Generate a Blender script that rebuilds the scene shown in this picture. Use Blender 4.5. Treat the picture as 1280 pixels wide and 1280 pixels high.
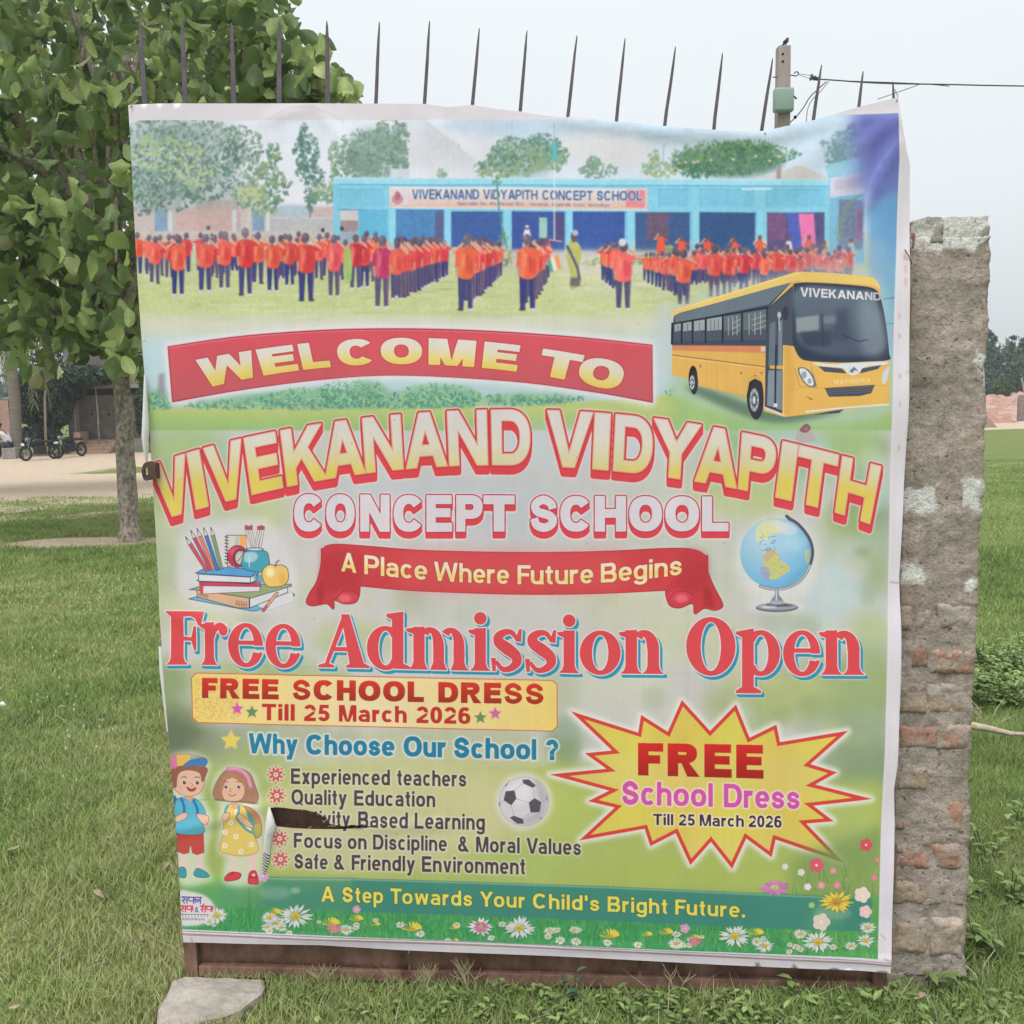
import bpy, bmesh, math, random
import numpy as np
from mathutils import Vector, Matrix, noise as mnoise
# ------------------------------------------------ camera frame: 1.5 m above the ground, looking slightly down
F_ = 1280.0                                   # focal length for a 1280 px wide picture
_up = np.array([-214, 10202, 1280.0]); _up /= np.linalg.norm(_up)
_fw = np.array([0, 0, -1.0]); _yy = _fw-(_fw @ _up)*_up; _yy /= np.linalg.norm(_yy); _xx = np.cross(_yy, _up)
RM = np.array([_xx, _yy, _up])                # camera -> world
CAM = np.array([0, 0, 1.5])
def ray(u, v): return RM @ np.array([(u-640)/F_, -(v-640)/F_, -1.0])
def at_ground(u, v, z=0.0):
    d = ray(u, v); return CAM+d*((z-1.5)/d[2])
def at_depth(u, v, y):
    d = ray(u, v); return CAM+d*(y/d[1])
# the plane of the gate: runs from A_ (left foot) along EX_, N_ faces the viewer
A_ = at_ground(232, 1225); _b = at_ground(1112, 1248)
EX_ = (_b-A_)/np.linalg.norm(_b-A_)
N_ = np.cross(EX_, [0, 0, 1.0]); N_ = N_ if N_[1] < 0 else -N_
BOFF = 0.03                                    # the vinyl hangs 3 cm in front of the gate
B_NUM = (A_-CAM) @ N_ + BOFF
def at_gate(u, v, off=0.0):
    d = ray(u, v); t = ((A_-CAM) @ N_+off)/(d @ N_); return CAM+d*t
def gate_pt(s, z, off=0.0): return A_+EX_*s+N_*off+np.array([0, 0, z])
# ---------------------------------------------------------------- clearing, camera, sky, sun, exposure
for o in list(bpy.data.objects): bpy.data.objects.remove(o)
SC = bpy.context.scene
cd = bpy.data.cameras.new('camera'); cd.sensor_fit = 'HORIZONTAL'; cd.sensor_width = 36.0; cd.lens = 36.0*F_/1280.0
cd.clip_start = 0.05; cd.clip_end = 2000
cam = bpy.data.objects.new('camera', cd); SC.collection.objects.link(cam)
cam.matrix_world = Matrix([[*RM[0], CAM[0]], [*RM[1], CAM[1]], [*RM[2], CAM[2]], [0, 0, 0, 1]])
SC.camera = cam
SUN_EL, SUN_AZ = math.radians(64), math.radians(200)   # azimuth clockwise from +Y: behind the viewer, a little to the left
world = bpy.data.worlds.new("World"); SC.world = world; world.use_nodes = True
nt = world.node_tree; nt.nodes.clear()
wo = nt.nodes.new('ShaderNodeOutputWorld'); bg = nt.nodes.new('ShaderNodeBackground'); bg2 = nt.nodes.new('ShaderNodeBackground'); mx = nt.nodes.new('ShaderNodeMixShader')
sky = nt.nodes.new('ShaderNodeTexSky'); sky.sky_type = 'NISHITA'; sky.sun_disc = False
sky.sun_elevation = SUN_EL; sky.sun_rotation = SUN_AZ; sky.dust_density = 4.0; sky.air_density = 1.4
nt.links.new(sky.outputs[0], bg.inputs[0]); bg.inputs[1].default_value = 0.10
# closed milky cloud deck: nearly even, a touch greyer towards the horizon
geo = nt.nodes.new('ShaderNodeTexCoord'); sep = nt.nodes.new('ShaderNodeSeparateXYZ'); nt.links.new(geo.outputs['Generated'], sep.inputs[0])
rp = nt.nodes.new('ShaderNodeValToRGB'); nt.links.new(sep.outputs['Z'], rp.inputs[0])
rp.color_ramp.elements[0].position = 0.0; rp.color_ramp.elements[0].color = (0.58, 0.625, 0.645, 1)
rp.color_ramp.elements[1].position = 0.42; rp.color_ramp.elements[1].color = (0.80, 0.84, 0.86, 1)
e = rp.color_ramp.elements.new(0.16); e.color = (0.71, 0.76, 0.785, 1)
cn = nt.nodes.new('ShaderNodeTexNoise'); cn.inputs['Scale'].default_value = 1.6; cn.inputs['Detail'].default_value = 4
nt.links.new(geo.outputs['Generated'], cn.inputs[0])
cm = nt.nodes.new('ShaderNodeMapRange'); cm.inputs['To Min'].default_value = 0.97; cm.inputs['To Max'].default_value = 1.04; nt.links.new(cn.outputs[0], cm.inputs[0])
vm = nt.nodes.new('ShaderNodeVectorMath'); vm.operation = 'SCALE'; nt.links.new(rp.outputs[0], vm.inputs[0]); nt.links.new(cm.outputs[0], vm.inputs['Scale'])
nt.links.new(vm.outputs[0], bg2.inputs[0]); bg2.inputs[1].default_value = 1.0
mx.inputs[0].default_value = 0.92
nt.links.new(bg.outputs[0], mx.inputs[1]); nt.links.new(bg2.outputs[0], mx.inputs[2]); nt.links.new(mx.outputs[0], wo.inputs[0])
sl = bpy.data.lights.new('sun', 'SUN'); sl.energy = 2.4; sl.angle = math.radians(35); sl.color = (1, 0.985, 0.955)
so = bpy.data.objects.new('sun', sl); SC.collection.objects.link(so)
sd = Vector((math.sin(SUN_AZ)*math.cos(SUN_EL), math.cos(SUN_AZ)*math.cos(SUN_EL), math.sin(SUN_EL)))
so.rotation_euler = sd.to_track_quat('Z', 'Y').to_euler(); so.location = (0, -3, 8)
SC.view_settings.view_transform = 'Standard'; SC.view_settings.look = 'None'
SC.view_settings.exposure = 0.30; SC.view_settings.gamma = 1.0; SC.view_settings.use_curve_mapping = False
SC.render.film_transparent = False
try:
    SC.cycles.max_bounces = 6; SC.cycles.transparent_max_bounces = 8; SC.cycles.diffuse_bounces = 3; SC.cycles.use_denoising = True
except Exception: pass
# ================================================================= helpers
COL = SC.collection
def sm(a, b, x):
    t = np.clip((np.asarray(x, float)-a)/(b-a), 0, 1); return t*t*(3-2*t)
def gz(x, y):                                  # lie of the land: the field falls away gently behind the gate
    return -0.85*sm(9, 35, y)+0.0*np.asarray(x)
def on_land(u, v):                             # where the line of sight (u, v) meets the land
    d = ray(u, v); t = 1.5/-d[2] if d[2] < -1e-4 else 60
    for _ in range(60):
        p = CAM+d*t; z = float(gz(p[0], p[1])); t += 0.5*((z-p[2])/d[2]); 
    return CAM+d*t
def lin(c): 
    c = np.array(c, float)/255; return tuple(np.where(c <= .04045, c/12.92, ((c+.055)/1.055)**2.4))
def node_mat(name):
    m = bpy.data.materials.new(name); m.use_nodes = True
    n = m.node_tree; return m, n, n.nodes['Principled BSDF']
def mat(name, c, rough=.8, var=.15, scale=8., bump=0., bscale=60., metal=0., c2=None, detail=5, spec=.3, attr=None, trans=0., coord='Object', stretch=None):
    """procedural: colour varied by two noises between c*(1-var) and c*(1+var) (or towards c2), noise bump"""
    m, n, b = node_mat(name); N, L = n.nodes, n.links
    tc = N.new('ShaderNodeTexCoord'); src = tc.outputs[coord]
    if stretch:
        mp = N.new('ShaderNodeMapping'); mp.inputs['Scale'].default_value = stretch; L.new(src, mp.inputs[0]); src = mp.outputs[0]
    nz = N.new('ShaderNodeTexNoise'); nz.inputs['Scale'].default_value = scale; nz.inputs['Detail'].default_value = detail; nz.inputs['Roughness'].default_value = .65; L.new(src, nz.inputs[0])
    cr = N.new('ShaderNodeValToRGB'); L.new(nz.outputs[0], cr.inputs[0])
    c = np.array(c, float); d = np.array(c2, float) if c2 is not None else c*(1+var)
    cr.color_ramp.elements[0].position = .32; cr.color_ramp.elements[1].position = .68
    cr.color_ramp.elements[0].color = (*(c*(1-var)), 1); cr.color_ramp.elements[1].color = (*d, 1)
    out = cr.outputs[0]
    if attr:
        at = N.new('ShaderNodeAttribute'); at.attribute_name = attr
        mm = N.new('ShaderNodeMix'); mm.data_type = 'RGBA'; mm.blend_type = 'MULTIPLY'; mm.inputs[0].default_value = 1
        L.new(out, mm.inputs[6]); L.new(at.outputs['Color'], mm.inputs[7]); out = mm.outputs[2]
    L.new(out, b.inputs['Base Color'])
    b.inputs['Roughness'].default_value = rough; b.inputs['Metallic'].default_value = metal; b.inputs['Specular IOR Level'].default_value = spec
    if bump:
        bn = N.new('ShaderNodeTexNoise'); bn.inputs['Scale'].default_value = bscale; bn.inputs['Detail'].default_value = 6; L.new(src, bn.inputs[0])
        bp = N.new('ShaderNodeBump'); bp.inputs['Strength'].default_value = min(1, bump); bp.inputs['Distance'].default_value = .01; L.new(bn.outputs[0], bp.inputs['Height']); L.new(bp.outputs[0], b.inputs['Normal'])
    if trans:
        t = N.new('ShaderNodeBsdfTranslucent'); L.new(out, t.inputs[0]); ms = N.new('ShaderNodeMixShader'); ms.inputs[0].default_value = trans
        L.new(b.outputs[0], ms.inputs[1]); L.new(t.outputs[0], ms.inputs[2]); L.new(ms.outputs[0], N['Material Output'].inputs[0])
    return m
def mesh_np(name, V, F, m=None, col=None, smooth=False, fcol=None):
    """V (n,3), F (k,3|4) arrays -> mesh"""
    V = np.asarray(V, np.float32); F = np.asarray(F, np.int32); k, q = F.shape
    me = bpy.data.meshes.new(name); me.vertices.add(len(V)); me.vertices.foreach_set('co', V.ravel())
    me.loops.add(k*q); me.loops.foreach_set('vertex_index', F.ravel()); me.polygons.add(k)
    me.polygons.foreach_set('loop_start', np.arange(0, k*q, q, dtype=np.int32))
    me.polygons.foreach_set('loop_total', np.full(k, q, np.int32))
    if smooth: me.polygons.foreach_set('use_smooth', np.ones(k, bool))
    me.update(calc_edges=True)
    if col is not None:
        a = me.color_attributes.new('tone', 'FLOAT_COLOR', 'POINT'); c = np.concatenate([np.asarray(col, np.float32), np.ones((len(V), 1), np.float32)], 1); a.data.foreach_set('color', c.ravel())
    if m: me.materials.append(m)
    return me
def obj(name, me, parent=None, loc=None):
    o = bpy.data.objects.new(name, me); COL.objects.link(o)
    if loc is not None: o.location = loc
    if parent: o.parent = parent
    return o
def thing(name, label, cat, loc=(0, 0, 0), rz=0, group=None):
    o = bpy.data.objects.new(name, None); COL.objects.link(o); o.location = loc; o.rotation_euler = (0, 0, rz); o.empty_display_size = .1
    o['label'] = label; o['category'] = cat
    if group: o['group'] = group
    return o
def tag(o, label, cat, group=None, kind=None):
    if label: o['label'] = label
    if cat: o['category'] = cat
    if group: o['group'] = group
    if kind: o['kind'] = kind
    return o
class MB:
    def __init__(s): s.v = []; s.f = []
    def add(s, V, F):
        n = len(s.v); s.v += [tuple(map(float, p)) for p in V]; s.f += [tuple(i+n for i in f) for f in F]; return s
    def box(s, x0, y0, z0, x1, y1, z1, M=None):
        V = [(x, y, z) for z in (z0, z1) for y in (y0, y1) for x in (x0, x1)]
        if M is not None: V = [tuple(M @ Vector(p)) for p in V]
        return s.add(V, [(0, 2, 3, 1), (4, 5, 7, 6), (0, 1, 5, 4), (2, 6, 7, 3), (0, 4, 6, 2), (1, 3, 7, 5)])
    def tube(s, P, R, n=8, caps=True):
        P = [Vector(p) for p in P]; R = [R]*len(P) if isinstance(R, (int, float)) else R
        V = []; F = []; up = Vector((0.13, .21, 1))
        for i, p in enumerate(P):
            d = (P[min(i+1, len(P)-1)]-P[max(i-1, 0)]).normalized(); a = d.cross(up)
            if a.length < .05: a = d.cross(Vector((1, 0, 0)))
            a.normalize(); b = d.cross(a)
            for k in range(n): t = 2*math.pi*k/n; V.append(p+(a*math.cos(t)+b*math.sin(t))*R[i])
        for i in range(len(P)-1):
            for k in range(n): F.append((i*n+k, i*n+(k+1) % n, (i+1)*n+(k+1) % n, (i+1)*n+k))
        if caps: F.append(tuple(range(n))[::-1]); F.append(tuple(range((len(P)-1)*n, len(P)*n)))
        return s.add(V, F)
    def ball(s, c, r, n=8, m=6, sc=(1, 1, 1)):
        V = [(c[0], c[1], c[2]+r*sc[2])]
        for i in range(1, m):
            a = math.pi*i/m
            for k in range(n): t = 2*math.pi*k/n; V.append((c[0]+r*sc[0]*math.sin(a)*math.cos(t), c[1]+r*sc[1]*math.sin(a)*math.sin(t), c[2]+r*sc[2]*math.cos(a)))
        V.append((c[0], c[1], c[2]-r*sc[2])); F = []
        for k in range(n): F.append((0, 1+k, 1+(k+1) % n)); F.append((len(V)-1, len(V)-1-n+(k+1) % n, len(V)-1-n+k))
        for i in range(m-2):
            for k in range(n): F.append((1+i*n+k, 1+(i+1)*n+k, 1+(i+1)*n+(k+1) % n, 1+i*n+(k+1) % n))
        return s.add(V, F)
    def mesh(s, name, m=None, smooth=False, bevel=0):
        me = bpy.data.meshes.new(name); me.from_pydata(s.v, [], s.f); me.update()
        if bevel:
            bm = bmesh.new(); bm.from_mesh(me); bmesh.ops.bevel(bm, geom=bm.edges[:], offset=bevel, segments=2, affect='EDGES', profile=.6); bm.to_mesh(me); bm.free()
        if smooth:
            me.polygons.foreach_set('use_smooth', [True]*len(me.polygons))
        if m: me.materials.append(m)
        return me
    def build(s, name, m=None, parent=None, smooth=False, bevel=0, loc=None): return obj(name, s.mesh(name, m, smooth, bevel), parent, loc)
def frame_mat(s, z, off=0.0):                  # matrix: local x along the gate, local y away from the viewer, z up
    p = gate_pt(s, z, off); x = EX_; y = -N_
    return Matrix([[x[0], y[0], 0, p[0]], [x[1], y[1], 0, p[1]], [x[2], y[2], 1, p[2]], [0, 0, 0, 1]])
def sz(u, v, off=0.0):                         # sight line -> (distance along the gate, height)
    p = at_gate(u, v, off); return float((p-A_) @ EX_), float(p[2])
R1 = np.random.default_rng(11); random.seed(5)
# ============================================================= BANNER PRINT
# a small vector painter: flat print only (lettering, pictures of the poster), drawn in the
# plane of the banner and kept as an image texture generated here
K = 1000.0                                     # texels per metre of vinyl
S0, Z1 = -0.03, 2.20                           # left and upper limit of the print sheet (plane metres)
TW, TH = 1840, 2150
def PT(p):                                     # sketch coordinates -> texels on the banner plane
    p = np.asarray(p, float)
    d = np.stack([(p[..., 0]-640)/F_, -(p[..., 1]-640)/F_, -np.ones(p.shape[:-1])], -1) @ RM.T
    t = B_NUM/(d @ N_)
    q = CAM + d*t[..., None] - A_
    return np.stack([((q @ EX_) - S0)*K, (Z1 - (q[..., 2] + A_[2]))*K], -1)

SS = 4
def raster(polys, pad=2):
    segs = []
    big = polys
    # fast path: group polygons by vertex count
    groups = {}
    for p in big:
        p = np.asarray(p, float); groups.setdefault(len(p), []).append(p)
    for n, ps in groups.items():
        a = np.stack(ps); b = np.roll(a, -1, 1)
        area = (a[..., 0]*b[..., 1] - b[..., 0]*a[..., 1]).sum(1)
        s = np.sign(area)
        e = np.concatenate([a, b], -1).reshape(-1, 4)
        segs.append(np.concatenate([e, np.repeat(s, n)[:, None]], 1))
    if not segs: return None
    e = np.concatenate(segs)
    x0 = max(0, int(math.floor(min(e[:, 0].min(), e[:, 2].min())))-pad); x1 = min(TW, int(math.ceil(max(e[:, 0].max(), e[:, 2].max())))+pad)
    y0 = max(0, int(math.floor(min(e[:, 1].min(), e[:, 3].min())))-pad); y1 = min(TH, int(math.ceil(max(e[:, 1].max(), e[:, 3].max())))+pad)
    if x1 <= x0 or y1 <= y0: return None
    W, H = x1-x0, (y1-y0)*SS
    ax, ay, bx, by = e[:, 0]-x0, (e[:, 1]-y0)*SS, e[:, 2]-x0, (e[:, 3]-y0)*SS
    sg = e[:, 4]*np.where(by > ay, 1.0, -1.0)
    lo = np.clip(np.ceil(np.minimum(ay, by)-0.5), 0, H).astype(int); hi = np.clip(np.ceil(np.maximum(ay, by)-0.5), 0, H).astype(int)
    cnt = hi-lo
    k = cnt > 0
    ax, ay, bx, by, sg, lo, cnt = ax[k], ay[k], bx[k], by[k], sg[k], lo[k], cnt[k]
    if len(cnt) == 0: return None
    idx = np.repeat(np.arange(len(cnt)), cnt)
    row = lo[idx] + (np.arange(len(idx)) - np.repeat(np.cumsum(cnt)-cnt, cnt))
    x = np.clip(ax[idx] + (row+0.5-ay[idx])*(bx[idx]-ax[idx])/(by[idx]-ay[idx]), 0, W-1e-3)
    ix = x.astype(int); fx = x-ix
    s = sg[idx]
    acc = np.bincount(row*(W+1)+ix, weights=s*(1-fx), minlength=H*(W+1))
    acc += np.bincount(row*(W+1)+ix+1, weights=s*fx, minlength=H*(W+1)+1)[:H*(W+1)]
    acc = np.cumsum(acc.reshape(H, W+1), 1)[:, :W]
    c = np.clip(np.abs(acc), 0, 1).reshape(y1-y0, SS, W).mean(1)
    return x0, y0, c

def blur2(m, r):
    r = int(round(r))
    if r < 1: return m
    for _ in range(3):
        for axis in (0, 1):
            q = np.concatenate([np.zeros_like(np.take(m, [0], axis)), np.cumsum(m, axis)], axis)
            n = m.shape[axis]; i = np.arange(n)
            hi = np.minimum(i+r+1, n); lo = np.maximum(i-r, 0)
            m = (np.take(q, hi, axis)-np.take(q, lo, axis))/(2*r+1)
    return m

def vnoise(h, w, cell, rng):
    gh, gw = int(h/cell)+3, int(w/cell)+3
    g = rng.random((gh, gw))
    y = np.arange(h)/cell; x = np.arange(w)/cell
    iy = y.astype(int); ix = x.astype(int); fy = (y-iy); fx = (x-ix)
    fy = fy*fy*(3-2*fy); fx = fx*fx*(3-2*fx)
    a = g[iy][:, ix]*(1-fx)+g[iy][:, ix+1]*fx
    b = g[iy+1][:, ix]*(1-fx)+g[iy+1][:, ix+1]*fx
    return a*(1-fy[:, None])+b*fy[:, None]

CV = None                                      # canvas (float32 0..1)
def fill(polys, col, alpha=1.0, blur=0, raw=False):
    """polys in sketch coordinates (list of Nx2); col = (r,g,b) 0..255 or f(px, py) -> rgb array"""
    if raw: t = polys
    else:
        n = np.cumsum([len(p) for p in polys])[:-1]
        t = np.split(PT(np.concatenate(polys)), n)
    r = raster(t, pad=2+int(blur*3.5))
    if r is None: return
    x0, y0, c = r
    if blur: c = blur2(c, blur)
    h, w = c.shape
    if callable(col):
        rgb = col(PXX[y0:y0+h, x0:x0+w], PYY[y0:y0+h, x0:x0+w])/255.0
    else:
        rgb = np.array(col, float)/255.0
    a = (c*alpha)[..., None]
    v = CV[y0:y0+h, x0:x0+w]
    v[:] = v*(1-a)+rgb*a

def dens(p, step=6.0):                         # split long edges
    p = np.asarray(p, float); out = []
    for a, b in zip(p, np.roll(p, -1, 0)):
        n = max(1, int(np.hypot(*(b-a))/step)); t = np.arange(n)/n
        out.append(a+(b-a)*t[:, None])
    return np.concatenate(out)

def capsules(polys, w, closed=True):           # dilation pieces of radius w round the polygons' edges
    out = []; k8 = np.arange(8)*math.pi/4
    disc = np.stack([np.cos(k8), np.sin(k8)], 1)*w*1.03
    for p in polys:
        p = np.asarray(p, float); q = np.roll(p, -1, 0) if closed else p[1:]
        a = p if closed else p[:-1]
        d = q-a; L = np.hypot(d[:, 0], d[:, 1]); k = L > 1e-6
        d = d[k]/L[k][:, None]; n = np.stack([-d[:, 1], d[:, 0]], 1)*w
        for a_, q_, n_ in zip(a[k], q[k], n): out.append(np.array([a_+n_, q_+n_, q_-n_, a_-n_]))
        for a_ in p: out.append(disc+a_)
    return out

def line(pts, w, col, alpha=1.0, blur=0, closed=False):
    fill(capsules([np.asarray(pts, float)], w/2, closed), col, alpha, blur)

def ell(cx, cy, rx, ry, n=20, rot=0.0):
    t = np.arange(n)*2*math.pi/n; x = np.cos(t)*rx; y = np.sin(t)*ry
    c, s = math.cos(rot), math.sin(rot)
    return np.stack([cx+x*c-y*s, cy+x*s+y*c], 1)

def catm(P, n=8, closed=False):
    P = np.asarray(P, float); out = []
    m = len(P)
    rng_ = range(m) if closed else range(m-1)
    for i in rng_:
        if closed: a, b, c, d = P[(i-1) % m], P[i], P[(i+1) % m], P[(i+2) % m]
        else: a, b, c, d = P[max(i-1, 0)], P[i], P[i+1], P[min(i+2, m-1)]
        t = (np.arange(n)/n)[:, None]
        out.append(0.5*((2*b)+(-a+c)*t+(2*a-5*b+4*c-d)*t*t+(-a+3*b-3*c+d)*t**3))
    if not closed: out.append(P[-1:])
    return np.concatenate(out)

# ---------------------------------------------------------------- glyphs (grotesque)
def ribbon(P, w):                              # quads with mitred joints along a centre line
    P = np.asarray(P, float); n = len(P)
    w = np.broadcast_to(np.asarray(w, float), (n,))
    d = np.diff(P, axis=0); d /= np.hypot(d[:, 0], d[:, 1])[:, None]
    nn = np.stack([-d[:, 1], d[:, 0]], 1)
    N = np.empty_like(P); N[0] = nn[0]; N[-1] = nn[-1]
    for i in range(1, n-1):
        m = nn[i-1]+nn[i]; m /= np.hypot(*m); N[i] = m/max(0.45, m @ nn[i])
    L = P+N*(w/2)[:, None]; R = P-N*(w/2)[:, None]
    return [np.array([L[i], L[i+1], R[i+1], R[i]]) for i in range(n-1)]
def band(cx, cy, A, B, w, t, a0, a1, n=18, e=0.88):
    th = np.radians(np.linspace(a0, a1, n+1)); c, s = np.cos(th), np.sin(th)
    c = np.sign(c)*np.abs(c)**e; s = np.sign(s)*np.abs(s)**e
    O = np.stack([cx+A*c, cy+B*s], 1); I = np.stack([cx+(A-w)*c, cy+(B-t)*s], 1)
    return [np.array([O[i], O[i+1], I[i+1], I[i]]) for i in range(n)]
def bx(x0, y0, x1, y1): return np.array([(x0, y0), (x1, y0), (x1, y1), (x0, y1)], float)
def dg(xb0, xb1, yb, xt0, xt1, yt): return np.array([(xb0, yb), (xb1, yb), (xt1, yt), (xt0, yt)], float)
XH = 0.735
def glyph(ch, w=0.2):
    t = w*0.86; h = w/2
    g = []
    if ch == 'A': W = 1.0; g = [dg(0, w*1.12, 0, .5-w*.56, .5+w*.5, 1), dg(W-w*1.12, W, 0, .5-w*.5, .5+w*.56, 1), bx(.22, .21, .78, .21+t)]
    elif ch == 'B': W = .86; g = [bx(0, 0, w, 1), bx(h, 1-t, .5, 1), bx(h, .5-t/2, .52, .5+t/2), bx(h, 0, .5, t)] + band(.5, .75-t/8, .31, .25+t/4, w, t, -90, 90) + band(.52, .25+t/8, .34, .25+t/4, w, t, -90, 90)
    elif ch == 'C': W = .94; g = band(W/2, .5, W/2, .5, w*1.05, t, 38, 322, 26)
    elif ch == 'D': W = .9; g = [bx(0, 0, w, 1), bx(h, 1-t, .42, 1), bx(h, 0, .42, t)] + band(.42, .5, W-.42, .5, w*1.02, t, -90, 90, 22)
    elif ch == 'E': W = .78; g = [bx(0, 0, w, 1), bx(h, 0, W, t), bx(h, .52-t/2, W*.93, .52+t/2), bx(h, 1-t, W*.98, 1)]
    elif ch == 'F': W = .72; g = [bx(0, 0, w, 1), bx(h, .5-t/2, W*.88, .5+t/2), bx(h, 1-t, W, 1)]
    elif ch == 'H': W = .86; g = [bx(0, 0, w, 1), bx(W-w, 0, W, 1), bx(h, .51-t/2, W-h, .51+t/2)]
    elif ch == 'I': W = w; g = [bx(0, 0, w, 1)]
    elif ch == 'K': W = .92; g = [bx(0, 0, w, 1), np.array([(w*.9, .26), (w*.9, .53), (W-w*1.38, 1), (W-.02, 1)]), np.array([(W, 0), (W-w*1.3, 0), (.34, .55), (.50, .70)])]
    elif ch == 'L': W = .74; g = [bx(0, 0, w, 1), bx(h, 0, W, t)]
    elif ch == 'M': W = 1.04; g = [bx(0, 0, w*.9, 1), bx(W-w*.9, 0, W, 1), dg(W/2-w*.47, W/2+w*.1, 0, 0, w*1.35, 1), dg(W/2-w*.1, W/2+w*.47, 0, W-w*1.35, W, 1)]
    elif ch == 'N': W = .88; g = [bx(0, 0, w*.95, 1), bx(W-w*.95, 0, W, 1), dg(W-w*1.08, W, 0, 0, w*1.08, 1)]
    elif ch == 'O': W = 1.0; g = band(.5, .5, .5, .5, w*1.08, t, 0, 360, 36)
    elif ch == 'P': W = .82; g = [bx(0, 0, w, 1), bx(h, 1-t, .46, 1), bx(h, .36, .46, .36+t)] + band(.46, .68, W-.46, .32, w, t, -90, 90, 18)
    elif ch == 'Q': W = 1.0; g = band(.5, .5, .5, .5, w*1.05, t, 0, 360, 36) + [dg(.55, .75, .22, .85, 1.02, -.05)]
    elif ch == 'R': W = .92; g = [bx(0, 0, w, 1), bx(h, 1-t, .5, 1), bx(h, .40, .5, .40+t)] + band(.5, .70, .34, .30, w, t, -90, 90, 18) + [np.array([(W, 0), (W-w*1.2, 0), (.38, .44), (.58, .46)])]
    elif ch in 'Ss':
        W = .84 if ch == 'S' else .66; H = 1 if ch == 'S' else XH; k = min(w, .22) if ch == 'S' else w*.80
        a = k/2*.95
        P = [(.93, .69), (.84, .87), (.50, 1.0), (.17, .90), (.07, .72), (.20, .57), (.50, .50), (.80, .42), (.95, .27), (.83, .09), (.50, 0), (.15, .09), (.03, .32)]
        P = [(a+x*(W-2*a), a+y*(H-2*a)) for x, y in P]
        g = ribbon(catm(P, 4), k*np.linspace(1, 1, 49))
    elif ch == 'T': W = .8; g = [bx(0, 1-t, W, 1), bx(W/2-h, 0, W/2+h, 1-t/2)]
    elif ch == 'V': W = .96; g = [dg(W/2-w*.56, W/2+w*.3, 0, 0, w*1.12, 1), dg(W/2-w*.3, W/2+w*.56, 0, W-w*1.12, W, 1)]
    elif ch == 'W':
        W = 1.4; q = W/2; g = [dg(.32-w*.5, .32+w*.42, 0, 0, w*1.05, 1), dg(.32-w*.42, .32+w*.5, 0, q-w*.5, q+w*.5, 1), dg(W-.32-w*.5, W-.32+w*.42, 0, q-w*.5, q+w*.5, 1), dg(W-.32-w*.42, W-.32+w*.5, 0, W-w*1.05, W, 1)]
    elif ch == 'Y': W = .94; g = [bx(W/2-h, 0, W/2+h, .46), np.array([(W/2-h, .44), (W/2+h*.9, .44), (w*1.2, 1), (0, 1)]), np.array([(W/2-h*.9, .44), (W/2+h, .44), (W, 1), (W-w*1.2, 1)])]
    elif ch in 'bdpqg':
        W = .72; r = W/2; lo, hi = (0, XH); g = band(r, XH/2, r, XH/2, w*.95, t*.9, 0, 360, 28)
        if ch == 'b': g.append(bx(0, 0, w*.95, 1))
        if ch == 'd': g.append(bx(W-w*.95, 0, W, 1))
        if ch == 'p': g.append(bx(0, -.27, w*.95, XH))
        if ch == 'q': g.append(bx(W-w*.95, -.27, W, XH))
        if ch == 'g': g += [bx(W-w*.95, -.03, W, XH)] + band(r, -.02, r, .26, w*.95, t*.85, 195, 360, 12)
    elif ch == 'a':
        W = .70; g = band(W/2-.01, XH*.64, W/2-.02, XH*.36, w*.95, t*.85, 5, 158, 14) + [bx(W-w*.98, 0, W-.02, XH*.66)] + band(W*.46, .235, W*.46, .235, w*.95, t*.8, 40, 330, 20) + [bx(W*.4, .47-t*.8, W-.1, .47)]
    elif ch == 'c': W = .66; g = band(.34, XH/2, .34, XH/2, w*.95, t*.9, 42, 318, 22)
    elif ch == 'e': W = .70; g = band(.35, XH/2, .35, XH/2, w*.95, t*.85, -2, 318, 26) + [bx(.1, XH*.40, W-.05, XH*.40+t*.75)]
    elif ch == 'f': W = .42; g = [bx(.1, 0, .1+w*.95, .8), bx(0, XH-t*.85, W-.03, XH)] + band(.1+.25, .8, .25, .22, w*.95, t*.9, 88, 180, 8)
    elif ch in 'hnmu':
        s_ = w*.95; W = .70
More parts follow.
